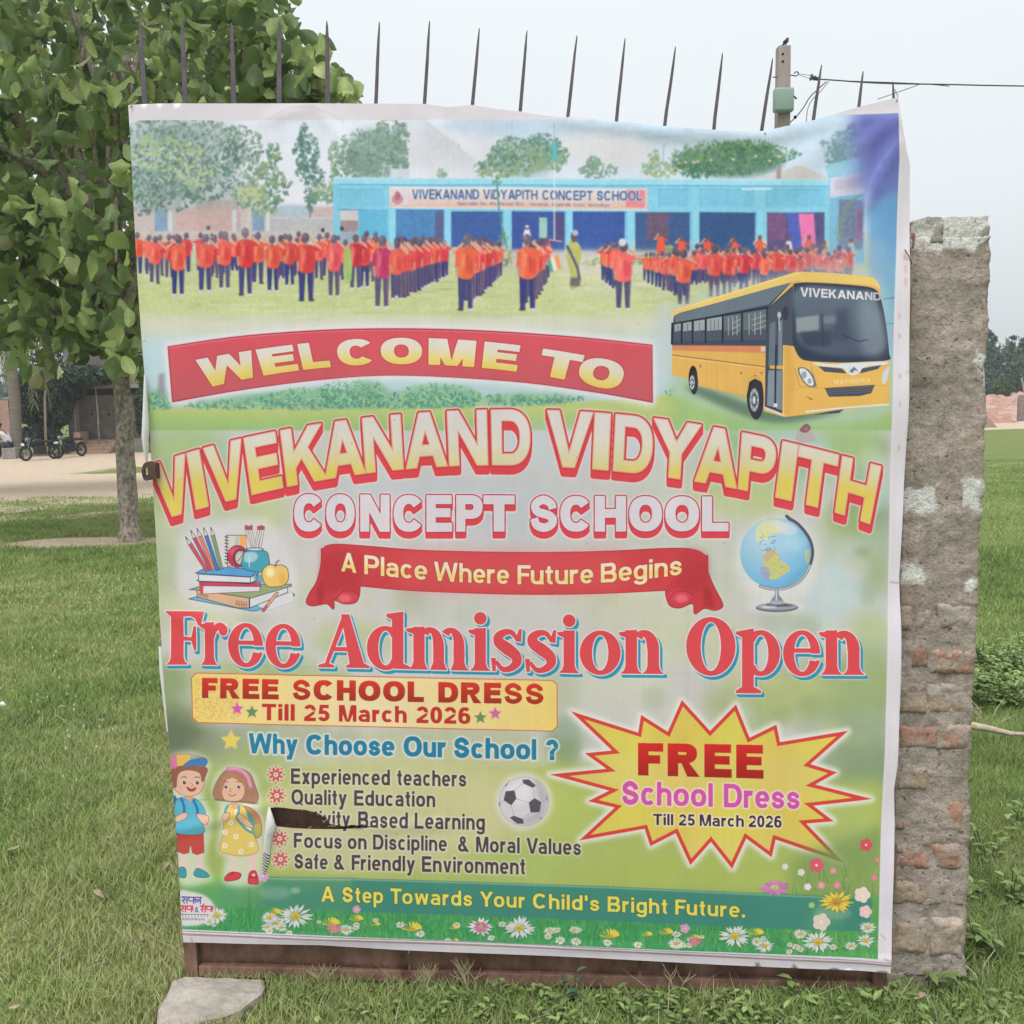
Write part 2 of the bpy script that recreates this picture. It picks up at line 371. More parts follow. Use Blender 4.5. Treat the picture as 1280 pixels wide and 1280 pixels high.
        if ch == 'm':
            W = 1.1; r = (W/2+s_/2)/2
            g = [bx(0, 0, s_, XH)] + band(r, XH-.29, r, .29, s_, t*.9, 0, 180, 14) + band(W-r, XH-.29, r, .29, s_, t*.9, 0, 180, 14) + [bx(W/2-s_/2, 0, W/2+s_/2, XH-.28), bx(W-s_, 0, W, XH-.28)]
        elif ch == 'u': g = [bx(W-s_, 0, W, XH), bx(0, .3, s_, XH)] + band(W/2, .31, W/2, .31, s_, t*.9, 180, 360, 16)
        else: g = [bx(0, 0, s_, 1 if ch == 'h' else XH)] + band(W/2, XH-.31, W/2, .31, s_, t*.9, 0, 180, 16) + [bx(W-s_, 0, W, XH-.30)]
    elif ch == 'i': W = w*.95; g = [bx(0, 0, W, XH), bx(0, 1-t*.95, W, 1)]
    elif ch == 'k': W = .68; g = [bx(0, 0, w, 1), dg(w*.5, w*1.6, .2, W-w*1.3, W-.03, XH), dg(W-w*1.2, W, 0, .24, .40, .5)]
    elif ch == 'l': W = w*.95; g = [bx(0, 0, W, 1)]
    elif ch == 'o': W = .74; g = band(.37, XH/2, .37, XH/2, w*.97, t*.9, 0, 360, 28)
    elif ch == 'r': W = .46; g = [bx(0, 0, w*.95, XH)] + band(.36, XH-.30, .36, .30, w*.95, t*1.15, 78, 180, 10)
    elif ch == 't': W = .42; g = [bx(.1, .2, .1+w*.95, .95), bx(0, XH-t*.85, W-.02, XH)] + band(.36, .22, .26, .22, w*.95, t*.85, 180, 275, 8)
    elif ch == 'v': W = .70; g = [dg(W/2-w*.55, W/2+w*.25, 0, 0, w*1.08, XH), dg(W/2-w*.25, W/2+w*.55, 0, W-w*1.08, W, XH)]
    elif ch == 'w': W = 1.0; q = .5; g = [dg(.25-w*.45, .25+w*.4, 0, 0, w, XH), dg(.25-w*.4, .25+w*.45, 0, q-w*.42, q+w*.42, XH), dg(W-.25-w*.45, W-.25+w*.4, 0, q-w*.42, q+w*.42, XH), dg(W-.25-w*.4, W-.25+w*.45, 0, W-w, W, XH)]
    elif ch == 'x': W = .70; g = [dg(0, w*1.2, 0, W-w*1.2, W, XH), dg(W-w*1.2, W, 0, 0, w*1.2, XH)]
    elif ch == 'y': W = .70; g = [dg(W/2-w*.5, W/2+w*.3, 0, 0, w*1.05, XH), dg(W*.28-w*.5, W*.28+w*.55, -.27, W-w*1.05, W, XH), bx(.05, -.27, .3, -.27+t*.85)]
    elif ch == '2': W = .70; g = band(.35, .68, .34, .32, w, t, -8, 165, 14, 1) + [np.array([(.02, t), (.06, 0), (.36, 0), (.34, t)]), np.array([(.0, 0), (.02, t*1.1), (.5, .56), (.67, .62), (.6, .43), (.3, t*.9)]), bx(.05, 0, W, t)]
    elif ch == '5': W = .70; g = [bx(.12, 1-t, .64, 1), dg(.04, .04+w*.9, .44, .12, .12+w*.9, 1)] + band(.34, .33, .35, .33, w, t, -158, 138, 22, 1)
    elif ch == '0': W = .68; g = band(.34, .5, .34, .5, w, t, 0, 360, 30)
    elif ch == '6': W = .70; g = band(.35, .33, .35, .33, w, t*.9, 0, 360, 26) + band(.38, .5, .38, .5, w, t, 48, 190, 14)
    elif ch == '?': W = .66; g = band(.33, .70, .33, .30, w, t, -25, 170, 14, 1) + [dg(.33-h, .33+h, .26, .33-h, .33+h, .42), dg(.33-h, .33+h, .40, .42, .62, .58), bx(.33-h, 0, .33+h, w*.95)]
    elif ch == '&':
        W = .90; g = band(.38, .75, .24, .25, w*.85, t*.85, 0, 360, 20) + band(.34, .27, .34, .27, w*.95, t*.9, 100, 365, 22) + [dg(W-w*1.3, W, 0, .14, .34, .72)]
    elif ch == "'": W = w*.9; g = [bx(0, .64, W, 1)]
    elif ch == '.': W = w; g = [bx(0, 0, w, w*.95)]
    elif ch == ',': W = w; g = [bx(0, 0, w, w*.95), dg(.02, w*.5, -.15, w*.4, w, .05)]
    elif ch == ':': W = w; g = [bx(0, 0, w, w*.95), bx(0, .45, w, .45+w*.95)]
    else: W = .3
    return g, W

def lay(s, w=0.2, gap=0.13):                   # word -> polygons with x normalised to 0..1
    out = []; x = 0.0
    for i, ch in enumerate(s):
        g, W = glyph(ch, w)
        out.append([p+np.array([x, 0.0]) for p in g]); x += W+gap
        if s[i:i+2] in ('To', 'Yo', 'Te', 'Va', 'Fu', 'Fr', 'AP'): x -= 0.10
    x -= gap
    return [[p/np.array([x, 1.0]) for p in g] for g in out], x

def curve_fn(pts, deg=None):
    p = np.array(pts, float)
    if deg is None:
        return lambda x: np.interp(x, p[:, 0], p[:, 1])
    c = np.polyfit(p[:, 0]-640, p[:, 1], deg)
    return lambda x: np.polyval(c, x-640)

def word(s, x0, x1, top, base, w=0.2, gap=0.13, shift=None):
    """place a word between x0..x1 (measured at cap height); top/base: functions or numbers of x"""
    gl, _ = lay(s, w, gap)
    tf = top if callable(top) else (lambda x: x*0+top); bf = base if callable(base) else (lambda x: x*0+base)
    out = []
    for g in gl:
        for p in g:
            p = dens(p, 0.12)
            x = x0+p[:, 0]*(x1-x0)
            v = p[:, 1]
            xs = x+(shift(x)*(1-v) if shift else 0)
            out.append(np.stack([xs, bf(x)+(tf(x)-bf(x))*v], 1))
    return out

def letters(spec, top, base, w=0.2, shift=None):
    out = []
    for ch, x0, x1 in spec: out += word(ch, x0, x1, top, base, w, 0, shift)
    return out

# ---------------------------------------------------------------- glyphs (fat serif face)
def sglyph(ch):
    """outline pieces in cap units: cap 1, x height .80"""
    X = .80; g = []
    def stem(x, y0, y1, w=.2, sl=(1, 1), top=True, bot=True):
        r = [bx(x, y0, x+w, y1)]
        if bot: r.append(np.array([(x-.09*sl[0]-.0, y0), (x+w+.09*sl[1], y0), (x+w+.03, y0+.05), (x+w, y0+.14), (x, y0+.14), (x-.03, y0+.05)]))
        if top: r.append(np.array([(x-.13, y1-.04), (x-.10, y1-.09), (x, y1-.13), (x+w*.5, y1-.1), (x+w, y1+.01), (x+w*.6, y1-.005)]))
        return r
    if ch == 'F':
        g = stem(.12, 0, 1, .24, top=False) + [np.array([(0, 1), (.06, .95), (.12, .9), (.3, .9), (.74, .94), (.74, 1)]), np.array([(.78, 1), (.72, .74), (.68, .74), (.60, .88), (.45, .94), (.62, .99)]), np.array([(.3, .53), (.56, .50), (.56, .45), (.3, .45)]), np.array([(.62, .72), (.62, .27), (.58, .27), (.53, .44), (.53, .52), (.58, .72)])]; W = .78
    elif ch == 'r':
        g = stem(.09, 0, X, .2) + ribbon(catm([(.24, .52), (.32, .68), (.44, .74), (.53, .70)], 5), .12) + [ell(.52, .66, .1, .1, 14)]; W = .62
    elif ch == 'e':
        g = band(.36, .385, .36, .415, .2, .075, 178, 355, 20, 1) + band(.36, .385, .36, .415, .2, .075, 90, 180, 12, 1) + band(.36, .385, .34, .415, .17, .075, 0, 92, 12, 1) + [bx(.15, .40, .68, .47)]; 
        g = [p for p in g if not (p[:, 0].min() > .50 and p[:, 1].max() < .385 and p[:, 1].min() > .16)] + ribbon(catm([(.46, .03), (.58, .10), (.67, .25)], 5), np.linspace(.09, .05, 11)); W = .72
    elif ch == 'A':
        g = [dg(.06, .13, 0, .43, .53, 1), dg(.58, .86, 0, .40, .55, 1), bx(.2, .31, .62, .38), np.array([(-.04, 0), (.26, 0), (.26, .035), (.16, .07), (.06, .07), (-.04, .035)]), np.array([(.5, 0), (.94, 0), (.94, .035), (.84, .08), (.6, .08), (.5, .035)])]; W = .9
    elif ch == 'd':
        g = band(.34, .385, .34, .415, .2, .08, 40, 322, 26, 1) + [bx(.46, .02, .66, 1.04), np.array([(.36, 1.03), (.36, .98), (.46, .93), (.66, .93), (.66, 1.08)]), np.array([(.5, .0), (.78, .0), (.78, .04), (.68, .09), (.5, .12)])]; W = .76
    elif ch == 'm':
        g = stem(.09, 0, X, .175, (.8, .6)) + band(.36, .46, .22, .34, .165, .10, 0, 130, 10, 1) + stem(.415, 0, .5, .17, (.55, .55), top=False) + band(.70, .46, .22, .34, .165, .10, 0, 130, 10, 1) + [bx(.75, .10, .92, .48)] + stem(.75, 0, .4, .17, (.55, .8), top=False); W = 1.02
    elif ch == 'n':
        g = stem(.09, 0, X, .2) + band(.42, .46, .27, .34, .21, .12, 0, 130, 12, 1) + stem(.49, 0, .5, .2, top=False); W = .78
    elif ch == 'i':
        g = stem(.09, 0, X, .2) + [ell(.19, .99, .115, .115, 20)]; W = .38
    elif ch == 's':
        P = [(.47, .60), (.38, .73), (.26, .74), (.14, .66), (.15, .54), (.30, .42), (.44, .30), (.46, .16), (.34, .05), (.20, .04), (.09, .18)]
        wd = np.interp(np.linspace(0, 10, 41), range(11), [.05, .08, .11, .15, .19, .22, .19, .15, .11, .08, .05])
        g = ribbon(catm(P, 4), wd) + [np.array([(.44, .58), (.54, .56), (.55, .80), (.51, .80)]), np.array([(.0, .24), (.08, .24), (.08, 0), (.03, 0)])]; W = .58
    elif ch == 'o': g = band(.37, .385, .37, .415, .215, .075, 0, 360, 32, 1); W = .74
    elif ch == 'O': g = band(.47, .5, .47, .53, .27, .08, 0, 360, 36, 1); W = .94
    elif ch == 'p':
        g = [bx(.11, -.30, .31, X-.06), np.array([(.0, X-.03), (.0, X-.07), (.11, X-.13), (.31, X-.08), (.31, X+.03)]), np.array([(.0, -.34), (.44, -.34), (.44, -.30), (.33, -.24), (.09, -.24), (.0, -.30)])] + band(.44, .385, .34, .415, .2, .08, -140, 140, 26, 1); W = .78
    return g, W
def sletters(spec, base, hx, shift=None):
    out = []
    for ch, x0, x1 in spec:
        g, W = sglyph(ch)
        for p in g:
            p = dens(p, .12); x = x0+p[:, 0]/W*(x1-x0)
            out.append(np.stack([x, base(x)-p[:, 1]*hx(x)], 1))
    return out

def grow(polys, r): return [dens(p, 40) for p in polys] + capsules(polys, r)
def moved(polys, dx, dy): return [p+np.array([dx, dy]) for p in polys]
def star(cx, cy, r, n=5, k=.45, rot=-90):
    a = np.radians(rot+np.arange(2*n)*180/n); q = np.where(np.arange(2*n) % 2 == 0, r, r*k)
    return np.stack([cx+np.cos(a)*q, cy+np.sin(a)*q], 1)
# ---------------------------------------------------------------- the poster itself
def smooth_fn(stops):                          # vertical colour ramp in sketch y
    ys = [s[0] for s in stops]; cs = np.array([s[1] for s in stops], float)
    return lambda X, Y: np.stack([np.interp(Y, ys, cs[:, k]) for k in range(3)], -1)
def blob(cx, cy, rx, ry, col, a=1.0, soft=0.5):
    fill([ell(cx, cy, rx, ry, 28)], col, a, blur=min(rx, ry)*soft)

def leaves(blobs, n, cols, size, rng, asp=.55):
    parts = [[] for _ in cols]
    tot = sum(b[2]*b[3] for b in blobs)
    for b in blobs:
        m = int(n*b[2]*b[3]/tot)+3
        for _ in range(m):
            a = rng.random()*6.283; r = math.sqrt(rng.random())*(1.0+.15*rng.random())
            x = b[0]+math.cos(a)*r*b[2]; y = b[1]+math.sin(a)*r*b[3]
            s = size*(.5+rng.random()); 
            up = (y-b[1])/b[3]
            k = int(np.clip((up*.35+.5+rng.normal()*.28)*len(cols), 0, len(cols)-1))
            parts[k].append(ell(x, y, s, s*asp, 6, rng.random()*3.14))
    for k in rng.permutation(len(cols)):
        if parts[k]: fill(parts[k], cols[k], .85)

def kid(x, y0, y1, rng, red=None, side=None, salute=None, woman=False):
    y0 = y0+(y1-y0)*rng.uniform(-.05, .06); h = y1-y0; w = h*rng.uniform(.165, .205)
    red = red if red is not None else [(214, 74, 70), (222, 84, 72), (205, 66, 72), (226, 98, 70)][rng.integers(4)]
    org = (232, 134, 98); navy = [(70, 76, 118), (84, 84, 116), (60, 68, 120), (92, 88, 112)][rng.integers(4)]
    sx = x+(rng.random()-.5)*h*.03
    # legs
    for d in (-1, 1):
        fill([np.array([(x+d*w*.30-w*.27, y0+h*.52), (x+d*w*.30+w*.27, y0+h*.52), (x+d*w*.33+w*.15, y1-h*.03), (x+d*w*.33-w*.17, y1-h*.03)])], navy)
        fill([ell(x+d*w*.36, y1-h*.02, w*.24, h*.018, 8)], (205, 200, 205) if rng.random() < .7 else (80, 75, 85))
    line([(x+w*.45, y0+h*.55), (x+w*.46, y1-h*.06)], h*.012, (200, 120, 120), .6)
    # shirt
    t = [(x-w*.34, y0+h*.19), (x+w*.34, y0+h*.19), (x+w*.60, y0+h*.25), (x+w*.55, y0+h*.56), (x-w*.52, y0+h*.56), (x-w*.60, y0+h*.25)]
    red = tuple(np.clip(np.array(red)+rng.normal()*8+np.array([0, rng.uniform(0, 16), rng.uniform(0, 20)]), 0, 235)); fill([catm(t, 4, True)], red)
    fill([catm([(x-w*.5, y0+h*.24), (x-w*.2, y0+h*.23), (x-w*.22, y0+h*.54), (x-w*.48, y0+h*.55)], 3, True)], org, rng.uniform(.3, .85), 1)
    line([(x+w*.12, y0+h*.3), (x+w*.16, y0+h*.5)], h*.03, (170, 48, 62), .5, 1); line([(x-w*.1, y0+h*.27), (x-w*.2, y0+h*.42)], h*.02, (240, 180, 150), .5, 1); fill([ell(x+w*.38, y0+h*.42, w*.14, h*.12, 8)], (186, 56, 66), .45, 1)
    # arms
    s_ = salute if salute is not None else (1 if rng.random() < .8 else -1)
    line([(x+s_*w*.5, y0+h*.26), (x+s_*w*1.05, y0+h*.24)], h*.06, red)
    line([(x+s_*w*1.05, y0+h*.24), (x+s_*w*.35, y0+h*.12)], h*.04, (206, 160, 140))
    line([(x-s_*w*.56, y0+h*.27), (x-s_*w*.62, y0+h*.44)], h*.055, red)
    line([(x-s_*w*.62, y0+h*.44), (x-s_*w*.60, y0+h*.55)], h*.035, (190, 146, 130))
    # head
    fill([ell(sx, y0+h*.15, w*.15, h*.05, 10)], (170, 125, 110))
    hc = 80+rng.integers(0, 26); fill([ell(sx, y0+h*.088, w*.31, h*.074, 12)], (hc+6, hc-4, hc+12)); fill([ell(sx-w*.1, y0+h*.06, w*.12, h*.03, 8)], (hc+50, hc+40, hc+50), .5)

def glowwhite(polys, r, a, col=(205, 202, 202)): fill(polys, col, a, blur=r)

def paint():
    global CV, PXX, PYY
    rng = np.random.default_rng(7)
    CV = np.zeros((TH, TW, 3), np.float32)
    # sketch coordinates of every texel (inverse of PT)
    xx, yy = np.meshgrid(np.arange(TW)+.5, np.arange(TH)+.5)
    P = A_[None, None, :]+EX_*((xx/K+S0)[..., None])+N_*BOFF
    P[..., 2] = Z1-yy/K
    q = (P-CAM) @ RM
    PXX = 640+F_*q[..., 0]/-q[..., 2]; PYY = 640-F_*q[..., 1]/-q[..., 2]
    del P, q
    VINYL = (206, 202, 205)
    CV[:] = np.array(VINYL)/255
    # ---- print sheet background
    sheet = np.array([(155, 151), (300, 151), (530, 150), (690, 149), (830, 148), (1000, 146), (1122, 142), (1124, 200), (1121, 300), (1117, 400), (1113, 580), (1111, 700), (1105, 940), (1100, 1060), (1096, 1196), (660, 1180), (226, 1160), (190, 700), (160, 300)], float)
    ramp = smooth_fn([(140, (188, 202, 210)), (200, (200, 207, 212)), (290, (196, 198, 192)), (330, (182, 190, 150)), (380, (184, 194, 142)), (405, (196, 200, 170)), (440, (180, 204, 206)), (500, (160, 186, 172)), (506, (172, 186, 120)), (535, (142, 174, 116)), (540, (150, 180, 140)), (700, (192, 189, 184)), (830, (170, 184, 150)), (930, (150, 178, 120)), (1000, (178, 196, 128)), (1090, (140, 176, 96)), (1120, (90, 150, 90)), (1200, (64, 140, 84))])
    fill([sheet], ramp)
    # top photograph: sky
    fill([bx(155, 140, 1140, 290)], lambda X, Y: np.stack([210-18*np.clip((X-500)/500, 0, 1)+6*np.clip((Y-150)/90, 0, 1), 217-4*np.clip((X-500)/500, 0, 1), 225+2*np.clip((X-500)/500, 0, 1)], -1), 1)
    blob(720, 160, 170, 16, (176, 198, 212), .8, .6); blob(960, 175, 120, 16, (184, 204, 216), .7, .6); blob(640, 157, 90, 9, (180, 198, 210), .6)
    blob(745, 185, 60, 20, (208, 206, 206), .8); blob(790, 196, 40, 14, (208, 206, 206), .7); blob(560, 190, 60, 26, (202, 202, 206), .7)
    # distance walls of the school yard
    fill([bx(155, 258, 425, 300)], (186, 168, 162), .9, 3)
    fill([bx(245, 250, 300, 292)], (176, 150, 146), .9, 2); fill([bx(222, 262, 290, 292)], (190, 158, 148), .7, 1)
    for x0, x1 in ((194, 210), (315, 330)): fill([bx(x0, 262, x1, 290)], (116, 150, 176)); fill([bx(x0+17, 264, x0+22, 290)], (190, 206, 210))
    fill([bx(290, 262, 296, 290)], (190, 204, 208), .8)
    fill([bx(340, 272, 418, 294)], (176, 178, 178)); line([(340, 272), (418, 273)], 1.2, (200, 200, 200))
    blob(365, 264, 28, 8, (160, 186, 200), .8)
    fill([bx(150, 289, 430, 296)], (190, 184, 176), .8, 1)
    # foliage left
    G1 = [(66, 104, 92), (92, 128, 108), (118, 150, 120), (146, 172, 140), (88, 124, 116)]
    G1 = [(118, 148, 132), (98, 130, 116), (82, 118, 104), (140, 168, 138), (74, 108, 98), (68, 100, 92)]
    for b in [(200, 200, 60, 50), (250, 190, 55, 40), (190, 245, 40, 20), (250, 238, 60, 22)]: fill([ell(*b)], (108, 136, 128), .5, 12)
    leaves([(195, 190, 45, 42), (250, 185, 55, 36), (210, 235, 50, 26), (265, 225, 45, 24), (300, 180, 28, 22), (180, 240, 20, 28)], 2300, G1, 2.4, rng)
    leaves([(220, 196, 30, 22), (185, 190, 16, 20), (240, 220, 30, 14)], 160, [(150, 176, 120), (166, 188, 132)], 3.0, rng)
    leaves([(270, 200, 60, 30), (200, 215, 40, 26)], 110, [(200, 206, 208), (190, 200, 204)], 1.8, rng)
    leaves([(342, 196, 8, 18), (318, 212, 14, 18), (335, 235, 26, 20), (308, 245, 16, 14), (325, 255, 20, 14)], 300, [(118, 150, 128), (96, 132, 112), (142, 164, 122), (84, 122, 108)], 3.6, rng)
    line([(308, 285), (316, 250)], 1.8, (196, 196, 176)); leaves([(312, 244, 14, 9)], 30, [(176, 186, 130)], 3.5, rng)
    leaves([(380, 172, 6, 18), (384, 190, 15, 22), (388, 215, 16, 16), (390, 245, 8, 18)], 330, [(120, 152, 140), (98, 132, 122), (86, 122, 112)], 2.7, rng)
    line([(389, 240), (388, 272)], 1.6, (120, 130, 116))
    leaves([(418, 200, 6, 24), (410, 240, 20, 14)], 180, [(138, 166, 140), (150, 174, 140), (110, 142, 120)], 2.8, rng)
    fill([ell(468, 196, 36, 34)], (128, 152, 144), .8, 8)
    leaves([(465, 190, 40, 28), (488, 170, 20, 20), (446, 205, 22, 20), (503, 172, 8, 18), (500, 200, 10, 20)], 900, [(134, 160, 142), (112, 142, 128), (100, 130, 120), (122, 150, 132)], 2.4, rng)
    # foliage behind the school
    fill([ell(655, 200, 40, 24)], (132, 158, 146), .6, 8)
    leaves([(650, 195, 34, 24), (680, 190, 24, 22), (628, 205, 22, 18), (605, 212, 14, 9), (696, 196, 14, 16)], 900, [(112, 146, 132), (96, 132, 118), (130, 160, 132), (140, 166, 130)], 2.5, rng)
    leaves([(552, 217, 6, 6)], 30, [(130, 164, 136)], 2, rng); leaves([(748, 213, 22, 10), (742, 204, 8, 8)], 170, [(128, 158, 138), (110, 144, 126)], 2.2, rng)
    leaves([(825, 212, 22, 9), (818, 196, 6, 8)], 150, [(140, 168, 140), (160, 180, 130)], 2.4, rng)
    fill([ell(915, 202, 66, 20)], (98, 132, 112), .9, 5)
    leaves([(905, 198, 62, 20), (950, 194, 46, 11), (870, 208, 26, 14), (935, 184, 36, 8)], 1500, [(124, 160, 116), (102, 144, 102), (88, 130, 100), (76, 116, 96)], 2.0, rng)
    for x, y in ((848, 204), (857, 203), (867, 203), (872, 202), (889, 200), (916, 199), (945, 195), (962, 201), (974, 196)): fill([ell(x, y, 2.2, 1.6, 8)], (205, 190, 172))
    fill([np.array([(940, 224), (1000, 207), (1034, 222), (1034, 226), (940, 226)])], (196, 194, 190)); fill([bx(970, 207, 976, 224)], (160, 150, 146))
    fill([ell(1058, 190, 22, 20)], (130, 160, 170), .7, 7); leaves([(1055, 186, 20, 20), (1066, 170, 9, 14), (1046, 196, 14, 12)], 260, [(124, 160, 164), (104, 144, 150)], 2.5, rng)
    line([(828, 206), (830, 180)], 1, (150, 160, 160)); line([(1031, 204), (1028, 178)], 1, (150, 170, 170)); leaves([(1028, 181, 4, 4)], 9, [(120, 156, 140)], 2, rng)
    # ---- school building
    fill([np.array([(417, 223), (1036, 226), (1036, 300), (417, 297)])], (132, 196, 216))
    fill([np.array([(417, 223), (1036, 225), (1036, 232), (417, 230)])], (150, 208, 224)); line([(417, 223), (1036, 225)], 1.6, (176, 214, 224)); line([(417, 231), (1036, 233)], 1.2, (96, 160, 190))
    for x0, x1 in ((424, 480), (824, 862), (875, 944), (958, 1030)): fill([bx(x0, 237, x1, 259)], (122, 188, 212)); line([(x0, 237), (x1, 237)], .9, (96, 164, 192)); line([(x0, 237), (x0, 259)], .9, (96, 164, 192))
    bays = [(426, 448, (150, 170, 180)), (449, 484, (92, 166, 200)), (495, 555, (84, 124, 176)), (564, 628, (70, 100, 160)), (640, 706, (66, 92, 156)), (714, 781, (66, 94, 158)), (794, 862, (68, 96, 140)), (874, 944, (62, 92, 136)), (959, 1030, (92, 88, 128))]
    for x0, x1, c in bays:
        yb = 266 if x0 > 780 else 262.5 if x0 < 560 else 265
        yb2 = 313 if x0 > 600 else 305
        fill([bx(x0, yb, x1, yb2+4)], c); line([(x0, yb), (x1, yb+.5)], 1.4, (56, 92, 138), .8)
    fill([bx(449, 262, 484, 300)], (100, 176, 206)); fill([bx(497, 262, 545, 298)], (80, 134, 180), .8)
    for x0, x1, c in ((544, 554, (96, 96, 130)), (692, 705, (90, 84, 124)), (808, 836, (110, 92, 112)), (960, 982, (124, 92, 128)), (1008, 1018, (70, 80, 160))): fill([bx(x0, 266, x1, 300)], c, .9)
    fill([bx(674, 272, 684, 298)], (150, 190, 180)); fill([np.array([(982, 266), (998, 266), (1003, 312), (990, 312)])], (86, 100, 176)); fill([np.array([(998, 267), (1017, 267), (1020, 314), (1003, 314)])], (222, 120, 168))
    for x in (484, 554, 628, 706, 782, 863, 944): fill([bx(x+1, 262, x+10, 316)], (138, 202, 222)); line([(x+1.5, 264), (x+1.5, 314)], 1, (104, 170, 200))
    fill([bx(417, 231, 425, 296)], (128, 192, 214)); fill([bx(426, 263, 448, 290)], (196, 190, 190)); fill([bx(426, 276, 448, 290)], (156, 140, 142))
    line([(928, 236.5), (964, 236)], 2, (214, 226, 230))
    line([(478, 222), (481, 204)], 1, (206, 210, 212)); line([(488, 222), (489, 206)], 1, (206, 210, 212)); line([(478, 207), (492, 208)], 1, (206, 210, 212)); fill([bx(489, 211, 512, 222)], (196, 204, 210)); fill([ell(508, 208, 3, 2)], (110, 140, 150))
    # side building (right)
    fill([np.array([(1031, 207), (1080, 195), (1080, 215), (1036, 226)])], (150, 200, 214)); fill([bx(1036, 220, 1080, 330)], (118, 178, 208), .9); fill([np.array([(1037, 222), (1092, 216), (1092, 240), (1037, 248)])], (196, 202, 212)); fill([np.array([(1042, 226), (1086, 221), (1086, 233), (1042, 239)])], (186, 176, 190), .7, 1)
    fill([bx(1048, 250, 1078, 312)], (116, 124, 150), .9)
    for k in range(16):
        a = k/15; line(catm([(1078, 243), (1060+4*a, 252+4*a), (1046+8*a, 278+8*a), (1045+6*a, 300)], 4), .6, (136, 166, 130) if k % 2 else (110, 144, 120), .45)
    fill([bx(1071, 262, 1078, 300)], (150, 96, 140), .7, 1)
    # hedge and court in front of the school
    fill([np.array([(600, 312), (1050, 316), (1050, 344), (600, 338)])], (190, 186, 176), .95, 3)
    fill([bx(700, 318, 840, 372)], (198, 196, 184), .8, 12)
    leaves([(630, 322, 12, 10), (745, 328, 20, 4), (800, 325, 14, 6), (835, 312, 10, 6)], 150, [(140, 160, 110), (160, 170, 116), (110, 136, 104)], 2.2, rng)
    # sunlit grass field
    fill([bx(150, 340, 860, 400)], (190, 198, 140), .5, 10)
    for _ in range(260):
        x, y = rng.uniform(165, 870), rng.uniform(330, 404)
        fill([ell(x, y, rng.uniform(8, 30), rng.uniform(.6, 2.0), 10)], [(206, 208, 166), (160, 176, 112), (178, 190, 124), (214, 212, 186)][rng.integers(4)], .35, 1)
    for _ in range(30): 
        x, y = rng.uniform(440, 620), rng.uniform(346, 372); fill([ell(x, y, 12, .8, 8)], (130, 144, 120), .35)
    # sign board of the school
    fill([np.array([(487, 233.5), (809, 236), (809, 263), (487, 259)])], lambda X, Y: np.stack([214+0*X, 206-26*np.clip((Y-240)/20, 0, 1), 200-34*np.clip((Y-240)/20, 0, 1)], -1))
    fill([np.array([(783, 237), (807, 237), (806, 260), (782, 259)])], (220, 120, 130), .8, 1); fill([bx(490, 236, 512, 256)], (210, 200, 206)); fill([ell(497, 249, 7, 7)], (196, 140, 150)); fill([ell(497, 245, 3.5, 6)], (176, 110, 120)); line([(487, 234), (809, 236.5)], 1, (226, 224, 224)); line([(487, 259.5), (809, 262.5)], 1, (226, 224, 224))
    b = curve_fn([(514, 249), (804, 251)])
    t = curve_fn([(514, 236.5), (804, 239)])
    ws = [('VIVEKANAND', 515, 599), ('ViDYAPITH', 604, 672), ('CONCEPT', 678, 741), ('SCHOOL', 746, 803)]
    pl = sum([word(s, a, c, t, b, .2, .1) for s, a, c in ws], [])
    fill(grow(pl, .9), (226, 220, 220), .8); fill(pl, (66, 98, 146))
    b2 = curve_fn([(560, 256.5), (770, 258.5)]); t2 = curve_fn([(560, 252.5), (770, 254.5)])
    for s, a, c in [('Specialist', 572, 598), ('For', 601, 608), (':', 609.5, 610.5), ('R.K.', 613, 622), ('Mission', 624, 642), ('B.H.U.', 645, 659), ('Netarhat,', 663, 686), ('Sainik', 690, 714), ('School,', 717, 731), ('Navodaya', 735, 762)]:
        fill(word(s, a, c, t2, b2, .16, .14), (70, 80, 110), .75)
    # flag pole, thin tree
    line([(692.5, 150), (693, 300)], 1.5, (214, 220, 222)); line([(692.5, 152), (692.6, 176)], .8, (130, 120, 150)); fill([ell(692.5, 190, 4.5, 14, 10)], (90, 176, 176), .85, 1)
    line(catm([(621, 222), (624, 262), (629, 292), (634, 310)], 5), 1.8, (84, 140, 128)); leaves([(621, 226, 5, 5), (629, 300, 6, 10)], 30, [(110, 150, 110)], 2.2, rng)
    # ---- assembly: rows of children
    for x, a, c, col in [(659, 281, 310, (214, 214, 218)), (684, 298, 318, (206, 90, 90)), (826, 290, 318, None), (852, 296, 320, None), (884, 296, 322, None), (918, 296, 326, None), (950, 292, 330, None), (986, 294, 330, (206, 204, 206)), (1011, 292, 332, None), (1030, 300, 330, (120, 130, 120)), (1064, 296, 334, (160, 186, 176))]:
        h = c-a
        fill([catm([(x-3.4, a+h*.25), (x+3.4, a+h*.25), (x+5, c), (x-5, c)], 3, True)], col or (226, 96, 74)); fill([ell(x, a+h*.12, 2.6, 3.2, 10)], (120, 90, 92)); 
        if col is None: line([(x-2, a+h*.3), (x-8, a+h*.34)], 2, (226, 96, 74)); line([(x-8, a+h*.34), (x-3, a+h*.1)], 1.6, (214, 170, 150)); line([(x+3, a+h*.3), (x+8, a+h*.4)], 2, (220, 90, 74))
    fill([ell(659, 283.5, 2.6, 1.6, 8)], (220, 220, 222)); fill([bx(654, 296, 663, 310)], (210, 212, 216))
    line([(687, 300), (702, 302)], 1.8, (206, 160, 148))
    # side rows
    rows = []
